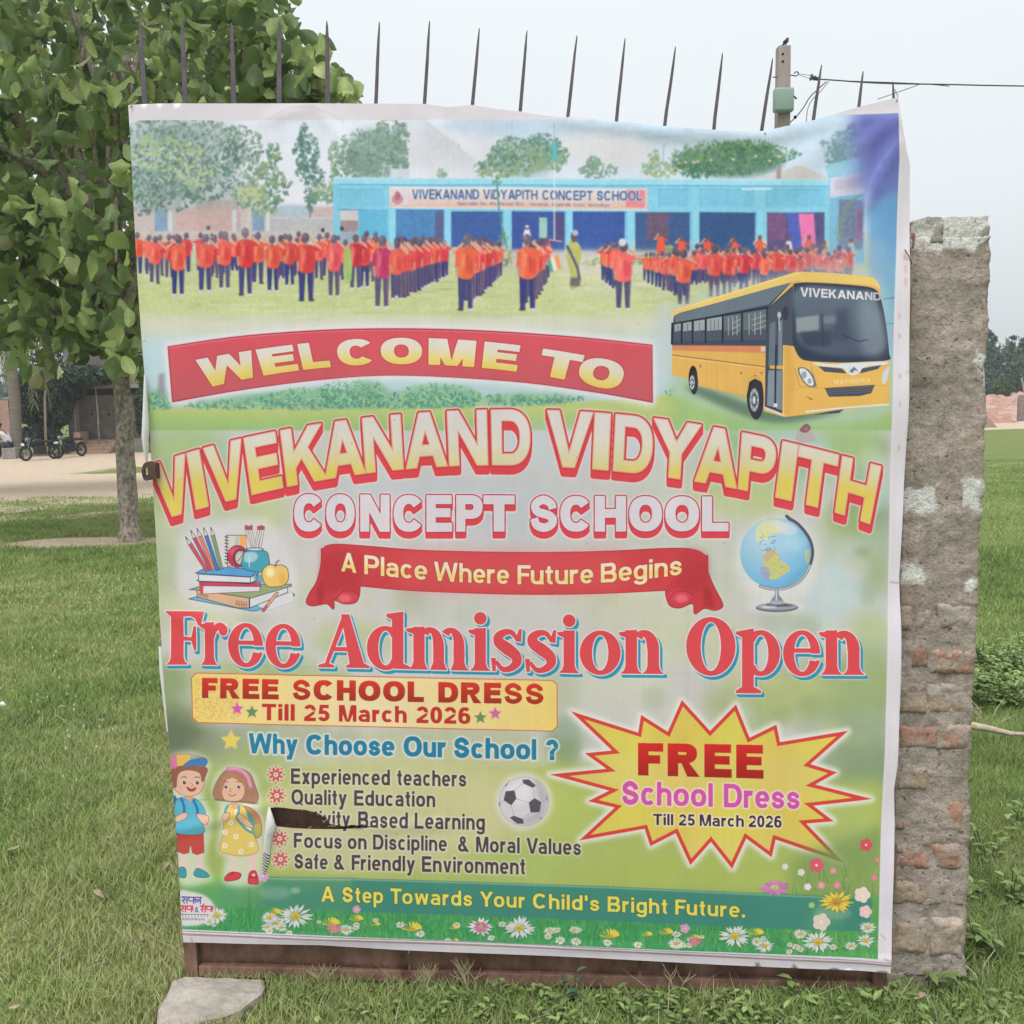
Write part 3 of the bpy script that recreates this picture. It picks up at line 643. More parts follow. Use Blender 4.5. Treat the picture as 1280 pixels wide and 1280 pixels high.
    rows += [(173, 289, 344), (186, 293, 340), (194, 292, 355), (212, 290, 349), (233, 292, 342), (223, 290, 370), (251, 287, 340), (269, 292, 343), (276, 288, 340), (257, 288, 365), (281, 291, 362), (322, 292, 355), (307, 286, 370), (351, 293, 350), (362, 292, 358), (341, 292, 365), (371, 296, 345), (399, 292, 350), (383, 290, 377), (409, 292, 345), (418, 288, 372), (432, 298, 352), (445, 290, 362), (456, 292, 360), (470, 293, 352)]
    for i in range(14): rows.append((556-i*4.6, 297-i*.15, 346+i*2.2))
    for i in range(12): rows.append((624-i*3.6, 303-i*.9, 347+i*2.9))
    for i in range(7): rows.append((683-i*3.4, 301-i*1.1, 349+i*5.0))
    for i in range(4): rows.append((757+i*4.5, 304-i*1, 352+i*3.5))
    for i in range(10): rows.append((808+i*4.9, 316-i*.5, 352+i*2.2))
    for r0, xs in ((312, [866, 878, 890, 902, 917, 931, 944, 956, 968, 981, 995, 1008, 1022, 1036, 1050]), (309, [872, 896, 911, 927, 960, 985, 1000, 1016, 1060])):
        for x in xs: rows.append((x+rng.uniform(-2, 2), r0-rng.uniform(0, 6), r0+44))
    rows += [(893, 310, 371), (909, 308, 368), (930, 306, 366), (956, 314, 364), (970, 306, 362), (988, 311, 360), (1045, 316, 352)]
    for _ in range(46): x = rng.uniform(862, 1062); a = 306+rng.uniform(0, 12); rows.append((x, a, a+rng.uniform(36, 44)))
    for _ in range(26): x = rng.uniform(175, 480); a = 289+rng.uniform(0, 7); rows.append((x, a, a+rng.uniform(44, 54)))
    rows.sort(key=lambda r: r[2])
    for x, a, c in rows:
        if rng.random() < .5: fill([ell(x+rng.normal()*5, a+4+rng.uniform(0, 8), 2.0, 2.6, 7)], [(86, 78, 92), (196, 160, 146), (206, 204, 206), (120, 110, 124)][rng.integers(4)], .8)
        kid(x, a, c, rng)
    fill([catm([(431, 312), (439, 312), (440, 350), (430, 350)], 3, True)], (160, 190, 110), .9)
    for x, y in ((428, 286), (404, 288), (261, 285)): fill([ell(x, y, 2.5, 3, 8)], (80, 72, 88))
    kid(478, 295, 386, rng, (176, 54, 84), salute=1)
    kid(582.5, 290, 389, rng, (222, 96, 74), salute=1); kid(660, 292, 389, rng, (228, 100, 72), salute=1); kid(779, 299, 388, rng, (216, 84, 74), salute=1); kid(854.5, 308, 383, rng, (220, 88, 72)); fill([ell(778, 303, 5, 5, 12)], (206, 204, 208))
    kid(496, 302, 375, rng, (226, 98, 72))
    # lady in a sari, small national flag
    fill([catm([(711, 303), (722, 303), (727, 316), (724, 336), (727, 352), (720, 361), (712, 360), (713, 340), (708, 322)], 5, True)], (178, 178, 104)); line(catm([(709, 308), (716, 322), (722, 336), (724, 348)], 5), 3.2, (92, 92, 120)); fill([bx(713, 347, 725, 358)], (86, 88, 110), .8, 1)
    fill([ell(717.5, 296, 4, 7, 12)], (100, 88, 98)); fill([ell(719, 291, 4, 4, 10)], (176, 176, 182))
    fill([np.array([(684, 326), (689, 323), (693, 339), (688, 341)])], (92, 160, 120)); fill([np.array([(688, 323.5), (693, 320), (698, 338), (692, 339)])], (214, 214, 212)); fill([np.array([(692.5, 320), (697, 318.5), (702, 336), (697, 338)])], (226, 150, 96))
    soften(rng, 150, 140, 1140, 408)
    # right edge: blue stripe of cloth and veil
    fill([np.array([(1064, 140), (1140, 140), (1140, 330), (1108, 330), (1085, 260)])], lambda X, Y: np.stack([np.interp(Y, [150, 260, 400], [88, 98, 104]), np.interp(Y, [150, 260, 400], [96, 118, 162]), np.interp(Y, [150, 260, 400], [166, 178, 198])], -1), .92, 13)
    fill([np.array([(1085, 260), (1128, 230), (1120, 470), (1108, 440), (1085, 345)])], (104, 160, 196), .85, 7)
    fill([bx(1058, 150, 1140, 240)], (112, 116, 176), .5, 18); line(catm([(1122, 176), (1100, 204), (1082, 240), (1078, 262)], 5), 3.0, (126, 140, 190), .6, 2)
    fill([bx(1000, 300, 1115, 345)], (160, 170, 190), .25, 9)
    fill([bx(154, 145, 330, 300)], (205, 204, 206), .18, 14)
    line([(1103, 374), (1120, 372)], 1, (70, 90, 120)); line([(1108, 405), (1119, 404)], 1, (70, 90, 120)); fill([np.array([(1112, 420), (1119, 412), (1119, 420)])], (214, 120, 130), .8, 1)
    # ---- meadow behind the ribbon
    fill([bx(176, 396, 830, 412)], (200, 200, 186), .75, 6)
    fill([bx(176, 425, 845, 508)], lambda X, Y: smooth_fn([(425, (186, 204, 210)), (470, (178, 202, 208)), (505, (170, 192, 188))])(X, Y), .85, 8)
    for b in [(200, 500, 22, 14), (300, 500, 60, 10), (420, 500, 110, 14), (550, 498, 52, 18), (660, 500, 60, 8), (460, 492, 24, 18)]: fill([ell(*b)], (118, 166, 134), .7, 5)
    leaves([(195, 504, 18, 13), (300, 505, 70, 7), (380, 500, 50, 14), (440, 492, 40, 18), (550, 497, 46, 16), (520, 502, 60, 10), (640, 500, 50, 7), (690, 500, 40, 6), (850, 495, 20, 12)], 1500, [(130, 180, 140), (104, 156, 126), (150, 188, 138), (88, 142, 124)], 2.6, rng)
    fill([np.array([(198, 468), (206, 466), (206, 496), (196, 492)])], (138, 140, 146), .8, 1.5)
    lg = np.array([(170, 512), (440, 512), (560, 510), (640, 509), (720, 503), (830, 494), (900, 500), (1125, 470), (1125, 540), (175, 540)])
    fill([lg], smooth_fn([(470, (160, 186, 110)), (512, (176, 188, 118)), (537, (142, 178, 112))]), .96, 1.5)
    fill([np.array([(840, 400), (880, 430), (1120, 450), (1120, 560), (840, 540)])], (150, 182, 118), .9, 12)
    fill([np.array([(820, 380), (845, 380), (845, 470), (822, 470)])], (190, 200, 200), .8, 10)
    # ---- blurred park behind the lettering
    fill([np.array([(170, 538), (1125, 538), (1125, 960), (195, 960)])], (190, 188, 182), 1, 1.2)
    for b in [(230, 570, 60, 40, (150, 180, 118), .8), (330, 560, 60, 20, (156, 188, 176), .7), (300, 590, 50, 30, (158, 186, 150), .7), (210, 640, 26, 50, (156, 180, 116), .9), (480, 560, 60, 16, (172, 190, 186), .8), (330, 640, 40, 25, (172, 188, 130), .7),
              (560, 640, 200, 50, (180, 186, 190), .8), (700, 560, 160, 26, (184, 192, 196), .8), (260, 700, 60, 60, (190, 190, 186), .9), (200, 720, 22, 60, (158, 178, 140), .9), (190, 780, 26, 30, (188, 190, 182), .8),
              (520, 740, 240, 60, (194, 190, 184), .9), (800, 740, 90, 50, (190, 192, 164), .7), (780, 850, 60, 40, (192, 194, 176), .8), (820, 640, 60, 40, (178, 190, 176), .7),
              (960, 580, 90, 46, (144, 182, 140), .9), (1060, 560, 50, 30, (150, 180, 120), .9), (1000, 560, 40, 18, (166, 194, 186), .8), (1080, 640, 30, 60, (128, 172, 140), .9), (1095, 610, 14, 34, (166, 196, 186), .8), (920, 620, 60, 30, (170, 188, 130), .9),
              (1040, 700, 50, 50, (168, 190, 170), .8), (900, 700, 40, 60, (180, 192, 170), .7), (1050, 740, 60, 40, (178, 198, 200), .9), (1095, 700, 20, 40, (140, 178, 140), .8), (1060, 650, 30, 24, (128, 168, 96), .7), (1000, 790, 60, 30, (176, 196, 182), .7), (1090, 800, 24, 40, (150, 184, 140), .8), (870, 800, 80, 30, (184, 194, 156), .6),
              (1060, 860, 90, 46, (132, 172, 112), .95), (1080, 950, 60, 60, (110, 158, 112), .9), (940, 880, 60, 30, (150, 180, 120), .8), (980, 860, 50, 20, (168, 184, 120), .7), (250, 770, 60, 30, (184, 190, 150), .6), (440, 800, 50, 24, (164, 184, 130), .7), (390, 740, 40, 20, (182, 190, 160), .6),
              (320, 845, 120, 18, (150, 178, 118), .8), (215, 880, 24, 60, (124, 160, 112), .95), (230, 920, 40, 34, (92, 122, 92), .95), (300, 935, 60, 30, (126, 150, 116), .8), (380, 925, 80, 20, (158, 176, 138), .7), (560, 930, 120, 24, (170, 182, 140), .7), (705, 930, 22, 36, (112, 158, 112), .9), (705, 860, 22, 30, (170, 184, 150), .7)]:
        blob(*b[:4], b[4], b[5], .55)
    pal = [(128, 166, 100), (112, 154, 108), (160, 188, 120), (176, 196, 196), (190, 196, 186), (150, 186, 150), (172, 186, 130)]
    for _ in range(120):
        x, y = [(rng.uniform(900, 1110), rng.uniform(545, 950)), (rng.uniform(190, 400), rng.uniform(545, 900)), (rng.uniform(300, 1000), rng.uniform(740, 940))][rng.choice(3, p=[.55, .25, .2])]; r = rng.uniform(7, 26)
        blob(x, y, r, r*rng.uniform(.7, 1.2), pal[rng.integers(7)], rng.uniform(.15, .42), .5)
    fill([np.array([(196, 955), (700, 955), (1110, 980), (1106, 1118), (200, 1110)])], (150, 182, 98), .95, 16)
    blob(520, 1010, 190, 66, (192, 188, 140), .95, .4); blob(440, 1050, 120, 40, (190, 186, 146), .8, .4); blob(680, 1080, 100, 24, (150, 184, 104), .8); blob(700, 1010, 40, 50, (158, 188, 96), .8); blob(900, 1090, 200, 20, (148, 182, 92), .9); blob(260, 1030, 60, 80, (134, 178, 96), .9); blob(320, 960, 40, 30, (146, 180, 112), .8); blob(1060, 1050, 50, 40, (150, 184, 106), .8); blob(1085, 1010, 24, 30, (150, 186, 96), .8)
    # ---- WELCOME TO ribbon
    ib = [(209, 433), (300, 420), (400, 413), (500, 410), (600, 412), (720, 420), (816, 431), (816, 503)]
    top = catm([(209, 433), (300, 420), (400, 412.5), (500, 410.5), (600, 413), (720, 421), (815.5, 431)], 6); bot = catm([(816, 503.5), (740, 490), (640, 477), (500, 469.5), (400, 475), (300, 488), (214.5, 503)], 6)
    R = np.concatenate([top, bot])
    fill([R], (212, 210, 212), 1, 11); fill(grow([R], 4), (214, 212, 214), .9, 5)
    fill(grow([R], 1.2), (196, 192, 196)); fill([R], (172, 52, 66))
    ri = np.array(R); ctr = np.array([512, 452]); ri = ctr+(R-ctr)*np.array([.996, .965])
    fill([ri], lambda X, Y: np.stack([204-20*np.clip((Y-430)/70, 0, 1), 84+8*np.clip((Y-410)/80, 0, 1), 94+4*np.clip((Y-410)/80, 0, 1)], -1)); fill([bx(209, 480, 300, 505)], (0, 0, 0), 0)
    line(top+np.array([0, 2.4]), 1.0, (226, 140, 146), .6)
    tp = curve_fn([(243, 450), (318, 437), (362, 431), (440, 424), (505, 422.5), (596, 425.5), (651, 432), (690, 437.5), (756, 448.5), (785, 454)], 4); bt = curve_fn([(258, 482), (330, 468.5), (370, 462), (440, 457), (505, 455.8), (592, 458.5), (644, 464), (704, 472.5), (756, 484), (785, 491)], 4)
    L = letters([('W', 244, 314), ('E', 319, 366), ('L', 371, 408), ('C', 419, 468), ('O', 475, 528), ('M', 536, 596), ('E', 606, 652), ('T', 679, 731), ('O', 729, 785)], tp, bt, .30, lambda x: -(x-530)*.048)
    fill(grow(L, .9), (176, 60, 60), .9)
    fill(L, lambda X, Y: grad2(tp(X), bt(X), X, Y, [(0, (210, 204, 200)), (.4, (210, 202, 176)), (.75, (214, 196, 120)), (1, (214, 190, 96))]))
    # ---- VIVEKANAND VIDYAPITH
    tp = curve_fn([(193, 579), (228, 570), (254, 560), (305, 547), (350, 539), (416, 528), (455, 523), (521, 516), (560, 514), (615, 512.5), (685, 514), (741, 516), (770, 518), (818, 523), (876, 531), (911, 537), (928, 541), (979, 552), (1000, 557.5), (1048, 569), (1101, 583)], 5)
    bt = curve_fn([(209, 643), (245, 634), (281, 624), (317, 615.6), (352, 607), (407, 597), (458, 590), (505, 585.5), (560, 581.7), (616, 581), (712, 583.6), (767, 587.5), (832, 595), (868, 601), (920, 608.4), (941, 612), (970, 619), (1016, 631), (1045, 639), (1087, 649)], 5)
    sh = curve_fn([(190, 12), (240, 12), (350, 9), (455, 4.5), (560, 3), (615, 1.5), (744, -3), (928, -5), (979, -9), (1053, -9), (1101, -14)])
    L = letters([('V', 186, 230), ('I', 233, 248), ('V', 254, 301), ('E', 305, 344), ('K', 350.5, 402), ('A', 400, 452), ('N', 453.6, 500.5), ('A', 505, 556), ('N', 559.5, 608), ('D', 614.5, 662.5), ('V', 684.5, 741), ('I', 744, 763), ('D', 770, 817), ('Y', 817.7, 876), ('A', 873, 925), ('P', 928, 972), ('I', 979, 998), ('T', 1000, 1048.5), ('H', 1053.5, 1101)], tp, bt, .222, sh)
    # widen the two plain strokes
    gr = grow(L, 3.0)
    ex = sum([moved(gr, 0, k) for k in (0, 3.2, 6.4, 9.6)], [])
    fill(sum([moved(grow(L, 4.6), 0, k) for k in (0, 5, 10)], []), (212, 196, 190), .75, 1)
    fill(ex, (206, 72, 78)); fill(gr, (190, 62, 68)); fill(grow(L, 1.3), (214, 170, 140), .8)
    fill(L, lambda X, Y: grad2(tp(X), bt(X), X, Y, [(0, (205, 198, 194)), (.4, (205, 200, 184)), (.75, (204, 194, 146)), (1, (208, 190, 92))], np.clip(1.9*np.abs(X-640)/460-.75, -.55, 1)))
    # ---- CONCEPT SCHOOL
    L = letters([('C', 368, 404), ('O', 408, 443), ('N', 451, 487), ('C', 493, 530), ('E', 534, 565), ('P', 571, 603), ('T', 605, 643), ('S', 663, 697), ('C', 701, 739), ('H', 744, 782), ('O', 787, 827), ('O', 832, 873), ('L', 878, 910)], curve_fn([(368, 618), (910, 621)]), curve_fn([(368, 664), (910, 663.5)]), .265)
    gr = grow(L, 1.9)
    fill(sum([moved(grow(L, 3.4), 0, k) for k in (0, 4, 8)], []), (216, 204, 200), .8, 1)
    fill(sum([moved(gr, 0, k) for k in (0, 2.5, 5, 7.3)], []), (208, 72, 80)); fill(gr, (176, 60, 78)); fill(grow(L, .6), (204, 198, 202))
    # ---- red scroll
    tail = catm([(402, 686), (401.5, 705), (396, 727), (387, 742), (383.5, 753), (391, 757), (402, 755), (410, 755), (417, 761), (418, 750), (430, 754.5), (444, 753), (449, 744), (450, 728)], 4)
    tailr = catm([(884.5, 694), (884, 712), (892, 733), (902, 752), (902, 759), (893, 762.5), (880, 760), (868.5, 767), (866, 754), (850, 759.5), (838, 757), (833, 746), (832, 733)], 4)
    body = np.concatenate([catm([(402, 688), (412, 681.5), (440, 681.5), (520, 687.5), (600, 690), (670, 690.5), (760, 689), (840, 685.5), (870, 688), (884.5, 697)], 5), np.array([(884, 738)]), catm([(832, 737.5), (766, 740.5), (700, 742), (633, 742), (560, 739.5), (500, 736.5), (450, 732)], 5), np.array([(402, 716)])])
    fill([tail, tailr, body], (206, 202, 200), .8, 7)
    fill(grow([tail, tailr, body], .9), (150, 52, 58)); fill([body], (196, 70, 74)); fill([tail, tailr], (190, 66, 72))
    fill([bx(500, 688, 780, 740)], (214, 96, 98), .4, 14); fill([catm([(402, 690), (410, 684), (450, 690), (450, 731), (404, 738)], 4, True)], (172, 56, 62), .5, 7); fill([catm([(882, 692), (882, 735), (845, 735), (850, 690)], 4, True)], (172, 56, 62), .5, 7)
    for cx, s in ((433, 1), (850, -1)):
        fill([ell(cx, 745, 15, 8, 20)], (200, 74, 84), .9, 2); fill([ell(cx-2*s, 748, 8, 5, 16)], (226, 110, 120), .8, 2.5); line(catm([(cx-14, 750), (cx-6, 740), (cx+8, 739), (cx+16, 744)], 4), 1.1, (150, 44, 56), .8)
    fill([catm([(396, 736), (404, 728), (404, 752), (398, 755)], 4, True)], (160, 50, 56), .6, 2); fill([catm([(888, 738), (880, 734), (880, 756), (892, 758)], 4, True)], (160, 50, 56), .6, 2)
    bt = curve_fn([(427, 713.5), (500, 721.5), (590, 727.5), (650, 729.5), (760, 727), (852, 717.5)], 3); tp = lambda x: bt(x)-23
    L = []
    for s, a, c in [('A', 427, 445), ('Place', 456, 534), ('Where', 543.5, 636), ('Future', 647.5, 741), ('Begins', 751.5, 852)]: L += word(s, a, c, tp, bt, .17, .15)
    fill(grow(L, 1.3), (160, 70, 60), .9); fill(grow(L, .5), lambda X, Y: grad2(tp(X), bt(X), X, Y, [(0, (222, 208, 190)), (.5, (224, 206, 160)), (.8, (222, 196, 110)), (1, (222, 206, 170))]))
    # ---- Free Admission Open
    bs = curve_fn([(208, 829.5), (300, 831.5), (450, 834.5), (600, 838), (720, 841), (830, 842), (1079, 843)]); hh = curve_fn([(208, 66), (450, 66), (720, 66), (860, 69), (1079, 68)])
    L = sletters([('F', 208, 255), ('r', 252, 285), ('e', 286, 330), ('e', 332.5, 377), ('A', 401, 459), ('d', 459, 511), ('m', 510.5, 588), ('i', 588, 613), ('s', 614, 654), ('s', 656.5, 697), ('i', 699, 724), ('o', 725, 775.5), ('n', 776, 829.5), ('O', 858, 919), ('p', 920, 974.5), ('e', 979, 1026), ('n', 1026, 1080)], bs, hh)
    g1 = grow(L, 1.7)
    fill(moved(grow(L, 2.6), 3, 4), (196, 204, 196), .6, 1); fill(moved(g1, 1.6, 1.8)+moved(g1, 3, 3.6), (52, 142, 168)); fill(g1, (214, 206, 204)); fill(grow(L, .35), (208, 78, 82))
    # ---- yellow box
    B = [(246, 841.5), (690, 851), (696, 856), (696, 908), (690, 913.5), (248, 902), (242, 896), (240.5, 847)]
    B = np.array(B, float); fill(grow([B], 1.1), (196, 96, 66))
    fill([B], lambda X, Y: np.stack([222+0*X, 196+10*np.clip(np.abs(X-470)/-230+1, 0, 1), 112+50*np.clip(np.abs(X-470)/-230+1, 0, 1)], -1))
    sp = [ell(rng.uniform(244, 300), rng.uniform(846, 898), .9, .9, 5) for _ in range(420)]
    fill(sp, (206, 160, 80), .7); fill([ell(rng.uniform(300, 690), rng.uniform(856, 906), .7, .7, 4) for _ in range(600)], (212, 186, 110), .4)
    tp = curve_fn([(253, 847), (680, 854.5)]); bt = curve_fn([(253, 872), (680, 880.5)]); L = []
    for s, a, c in [('FREE', 253, 349), ('SCHOOL', 366, 530), ('DRESS', 548, 680)]: L += word(s, a, c, tp, bt, .295, .12)
    fill(L, lambda X, Y: grad2(tp(X), bt(X), X, Y, [(0, (206, 62, 50)), (1, (156, 56, 44))]))
    tp = curve_fn([(327, 879), (588, 884)]); bt = curve_fn([(327, 899.5), (588, 905)]); L = []
    for s, a, c in [('Till', 328, 369), ('25', 380.5, 412.5), ('March', 424, 508.5), ('2026', 520.5, 588)]: L += word(s, a, c, tp, bt, .24, .12)
    fill(L, (184, 58, 54))
    for x, y, c in ((297, 885.5, (204, 92, 158)), (315.5, 889.5, (76, 150, 84)), (600.5, 897, (76, 150, 84)), (619, 892, (206, 100, 160))): fill(grow([star(x, y, 8)], 1), (196, 170, 140), .6); fill([star(x, y, 8)], c)
    # ---- Why choose
    tp = curve_fn([(312, 916), (500, 920), (698, 925)]); bt = curve_fn([(312, 940.5), (500, 945), (698, 950.5)]); L = []
    for s, a, c in [('Why', 312, 372.5), ('Choose', 383.6, 493), ('Our', 505, 557.5), ('School', 567.5, 670), ('?', 682.5, 697.5)]: L += word(s, a, c, tp, bt, .23, .11)
    fill(grow(L, 2.4), (206, 208, 200), .9, 1); fill(grow(L, .3), (46, 124, 152))
    fill([star(289.5, 925, 13)], (200, 200, 170), .7, 3); fill(grow([star(289.5, 925, 11.5, k=.5)], .8), (214, 192, 96))
    # ---- list
    for s, y0, y1, yb0, yb1 in [([('Experienced', 364.5, 487.5), ('teachers', 496.5, 583)], 959.5, 963.5, 979, 983.5), ([('Quality', 365, 434), ('Education', 443, 544)], 985.5, 989.5, 1004.5, 1009),
                                ([('Activity', 366, 438), ('Based', 448, 510), ('Learning', 518.5, 606)], 1011.5, 1018, 1031, 1038), ([('Focus', 368, 428), ('on', 435, 458.5), ('Discipline', 466.5, 558.5), ('&', 572.5, 586.5), ('Moral', 595, 649.5), ('Values', 658, 726.5)], 1040, 1049.5, 1058.5, 1069.5), ([('Safe', 368.5, 410), ('&', 418, 431.5), ('Friendly', 440, 519), ('Environment', 527.5, 656.5)], 1066, 1073.5, 1084.5, 1094)]:
        xa, xb = s[0][1], s[-1][2]; tp = curve_fn([(xa, y0), (xb, y1)]); bt = curve_fn([(xa, yb0), (xb, yb1)]); L = []
        for t_, a, c in s: L += word(t_, a, c, tp, bt, .222, .13)
        fill(grow(L, 1.5), (206, 204, 180), .75, 1); fill(L, (82, 70, 78))
    for x, y in ((345.5, 967.4), (346.8, 993.4), (350.3, 1047), (351.4, 1073)):
        fill([ell(x, y, 12, 12)], (200, 204, 180), .7, 3)
        pet = []
        for k in range(8):
            a = k*math.pi/4+.39; c_, s_ = math.cos(a), math.sin(a)
            pet.append(np.array([(x+c_*3, y+s_*3), (x+c_*6-s_*2, y+s_*6+c_*2), (x+c_*10.5, y+s_*10.5), (x+c_*6+s_*2, y+s_*6-c_*2)]))
        fill(pet, (206, 84, 88)); fill([ell(x+math.cos(k*.785)*10, y+math.sin(k*.785)*10, 1.3, 1.3, 6) for k in range(8)], (206, 90, 92)); fill([ell(x+math.cos(k*.785)*4, y+math.sin(k*.785)*4, 1.1, 1.1, 6) for k in range(8)]+[ell(x, y, 1.4, 1.4, 8)], (160, 70, 80))
        fill([ell(x, y, 2.4, 2.4, 8)], (214, 200, 190), .8); fill([ell(x, y, 1, 1, 6)], (150, 90, 90))
    # ---- football
    fill([ell(655, 1002, 36, 36, 30)], (206, 206, 196), .85, 5); fill(grow([ell(655, 1002, 30.5, 30.5, 40)], .5), (150, 148, 146)); fill([ell(655, 1002, 30.5, 30.5, 40)], (200, 197, 200)); fill([ell(648, 992, 16, 14, 24)], (214, 212, 214), .9, 5); fill([catm([(668, 974), (682, 988), (685, 1006), (676, 1024), (660, 1031), (640, 1028), (660, 1022), (674, 1006)], 4, True)], (150, 148, 154), .5, 4)
    dk = (92, 86, 92)
    z = lambda P: np.array([(440+x/4, 900+y/4) for x, y in P])
    for P in [[(768, 358), (812, 353), (822, 395), (795, 428), (758, 402)], [(884, 415), (912, 392), (946, 412), (938, 462), (893, 465)], [(852, 300), (884, 298), (920, 330), (902, 340), (856, 318)], [(788, 490), (808, 480), (855, 497), (858, 520), (826, 520)], [(764, 330), (784, 310), (780, 318), (768, 334)], [(736, 410), (741, 430), (740, 438), (734, 420)], [(972, 378), (978, 396), (974, 408)], [(938, 490), (948, 488), (944, 498)]]: fill([z(P)], dk)
    for P in [[(822, 395), (884, 415)], [(812, 353), (856, 318)], [(795, 428), (808, 480)], [(855, 497), (893, 465)], [(912, 392), (904, 340)], [(946, 412), (972, 396)], [(758, 402), (740, 420)]]: line(z(P), .8, (160, 158, 164), .8)
    # ---- FREE burst
    U = lambda P: np.array([(680+x/2.844, 860+y/2.844) for x, y in P])
    bp = U([(95, 82), (335, 158), (345, 95), (440, 155), (490, 42), (590, 152), (682, 57), (730, 175), (825, 128), (838, 190), (1080, 150), (945, 268), (1040, 297), (962, 340), (1165, 392), (955, 415), (1028, 470), (930, 478), (1065, 618), (822, 535), (808, 598), (718, 532), (668, 640), (593, 545), (520, 628), (468, 515), (378, 562), (358, 500), (125, 543), (252, 425), (157, 403), (232, 365), (20, 308), (222, 287), (145, 232), (242, 222)])
    fill(grow([bp], 3), (210, 212, 200), .95, 6); fill(grow([bp], 4), (212, 212, 204), .6, 3)
    fill([bp], (204, 72, 62))
    # inner outline: offset towards the inside along both edges
    inn = []
    n = len(bp); ar = sum(bp[i][0]*bp[(i+1) % n][1]-bp[(i+1) % n][0]*bp[i][1] for i in range(n)); sg = 1 if ar > 0 else -1
    for i in range(n):
        a, b_, c = bp[i-1], bp[i], bp[(i+1) % n]; d1 = (b_-a)/np.hypot(*(b_-a)); d2 = (c-b_)/np.hypot(*(c-b_)); n1 = np.array([-d1[1], d1[0]])*sg; n2 = np.array([-d2[1], d2[0]])*sg
        M = np.array([n1, n2]); r = np.array([n1 @ a+4.4, n2 @ b_+4.4]); p_ = np.linalg.solve(M, r); inn.append(p_)
    fill([np.array(inn)], lambda X, Y: np.stack([206+0*X, 190+4*np.sin(X*.05), 96+8*np.sin(Y*.06)], -1))
    L = word('FREE', 797.5, 954, curve_fn([(797, 928.5), (954, 930.5)]), curve_fn([(797, 969), (954, 972.5)]), .30, .13)
    fill(L, lambda X, Y: smooth_fn([(929, (206, 50, 46)), (972, (156, 44, 40))])(X, Y))
    tp = curve_fn([(777, 976), (999, 981.5)]); bt = curve_fn([(777, 1005.5), (999, 1010)]); L = []
    for s, a, c in [('School', 777.5, 890.5), ('Dress', 905, 999)]: L += word(s, a, c, tp, bt, .205, .13)
    fill(grow(L, 2.0), (222, 206, 196), .95, 1); fill(grow(L, .3), (200, 86, 160))
    tp = curve_fn([(816, 1017), (976, 1018.5)]); bt = curve_fn([(816, 1031), (976, 1033.5)]); L = []
    for s, a, c in [('Till', 816.5, 841.5), ('25', 848.5, 868.5), ('March', 874.5, 929.5), ('2026', 935.5, 976.5)]: L += word(s, a, c, tp, bt, .22, .12)
    fill(grow(L, 1.4), (222, 212, 190), .9, 1); fill(L, (70, 56, 74))
    # ---- green strip and meadow flowers
    mead = np.array([(222, 1128), (335, 1134), (640, 1146), (940, 1158), (1105, 1150), (1100, 1200), (225, 1164)])
    fill([mead], (70, 146, 88), 1, 3); blob(250, 1120, 60, 16, (96, 158, 96), .8); fill([np.array([(990, 1070), (1108, 1030), (1100, 1200), (980, 1190)])], (96, 158, 84), .75, 14)
    bl = []; bl2 = []; bl3 = []
    def base_y(x): return 1163+(x-228)*.0395
    for _ in range(1500):
        x = rng.uniform(226, 1098); y = base_y(x)-rng.uniform(-3, 34); h = rng.uniform(5, 20); l = rng.normal()*4
        (bl, bl2, bl3)[rng.integers(3)].append(np.array([(x-.8, y), (x+.8, y), (x+l, y-h)]))
    fill(bl, (52, 128, 74), .8); fill(bl2, (110, 172, 100), .75); fill(bl3, (86, 156, 92), .8)
    for _ in range(60):
        x = rng.uniform(985, 1098); y = rng.uniform(1085, 1190); l = rng.normal()*10
        fill([np.array([(x-1.2, y), (x+1.2, y), (x+l, y-rng.uniform(14, 34))])], [(80, 150, 80), (120, 176, 96)][rng.integers(2)], .8)
    st = np.array([(262, 1094), (335, 1096), (440, 1098), (680, 1106.5), (760, 1109), (1031, 1119.5), (1090, 1122), (1085, 1163), (986, 1160), (760, 1151.5), (440, 1139), (335, 1134), (262, 1131)])
    fill([st[2:11]], (68, 132, 116), .96, .8); fill([np.array([(330, 1096), (445, 1098), (445, 1139), (330, 1134)])], (74, 136, 116), .85, 6); fill([np.array([(270, 1100), (340, 1098), (340, 1130), (270, 1128)])], (88, 146, 116), .5, 10); fill([np.array([(1025, 1120), (1060, 1121), (1050, 1160), (1000, 1160)])], (96, 150, 110), .5, 9)
    line(st[1:6]+np.array([0, .8]), 1.3, (150, 184, 168), .8, 1); line(st[1:6]+np.array([0, -.6]), .8, (60, 110, 96), .6)
    blob(345, 1115, 20, 8, (150, 178, 160), .4); blob(1040, 1140, 24, 8, (150, 182, 150), .4); blob(370, 1112, 6, 4, (190, 196, 160), .5)
    tp = curve_fn([(402, 1106.5), (560, 1113), (931, 1127)]); bt = curve_fn([(402, 1126), (560, 1132), (931, 1146)]); L = []
    for s, a, c in [('A', 402, 418.5), ('Step', 428, 479), ('Towards', 488, 590.5), ('Your', 599.5, 656.5), ("Child's", 666, 749.5), ('Bright', 759.5, 834.5), ('Future.', 844, 931)]: L += word(s, a, c, tp, bt, .215, .14)
    fill(grow(L, .9), (70, 110, 74), .9); fill(L, (218, 202, 92))
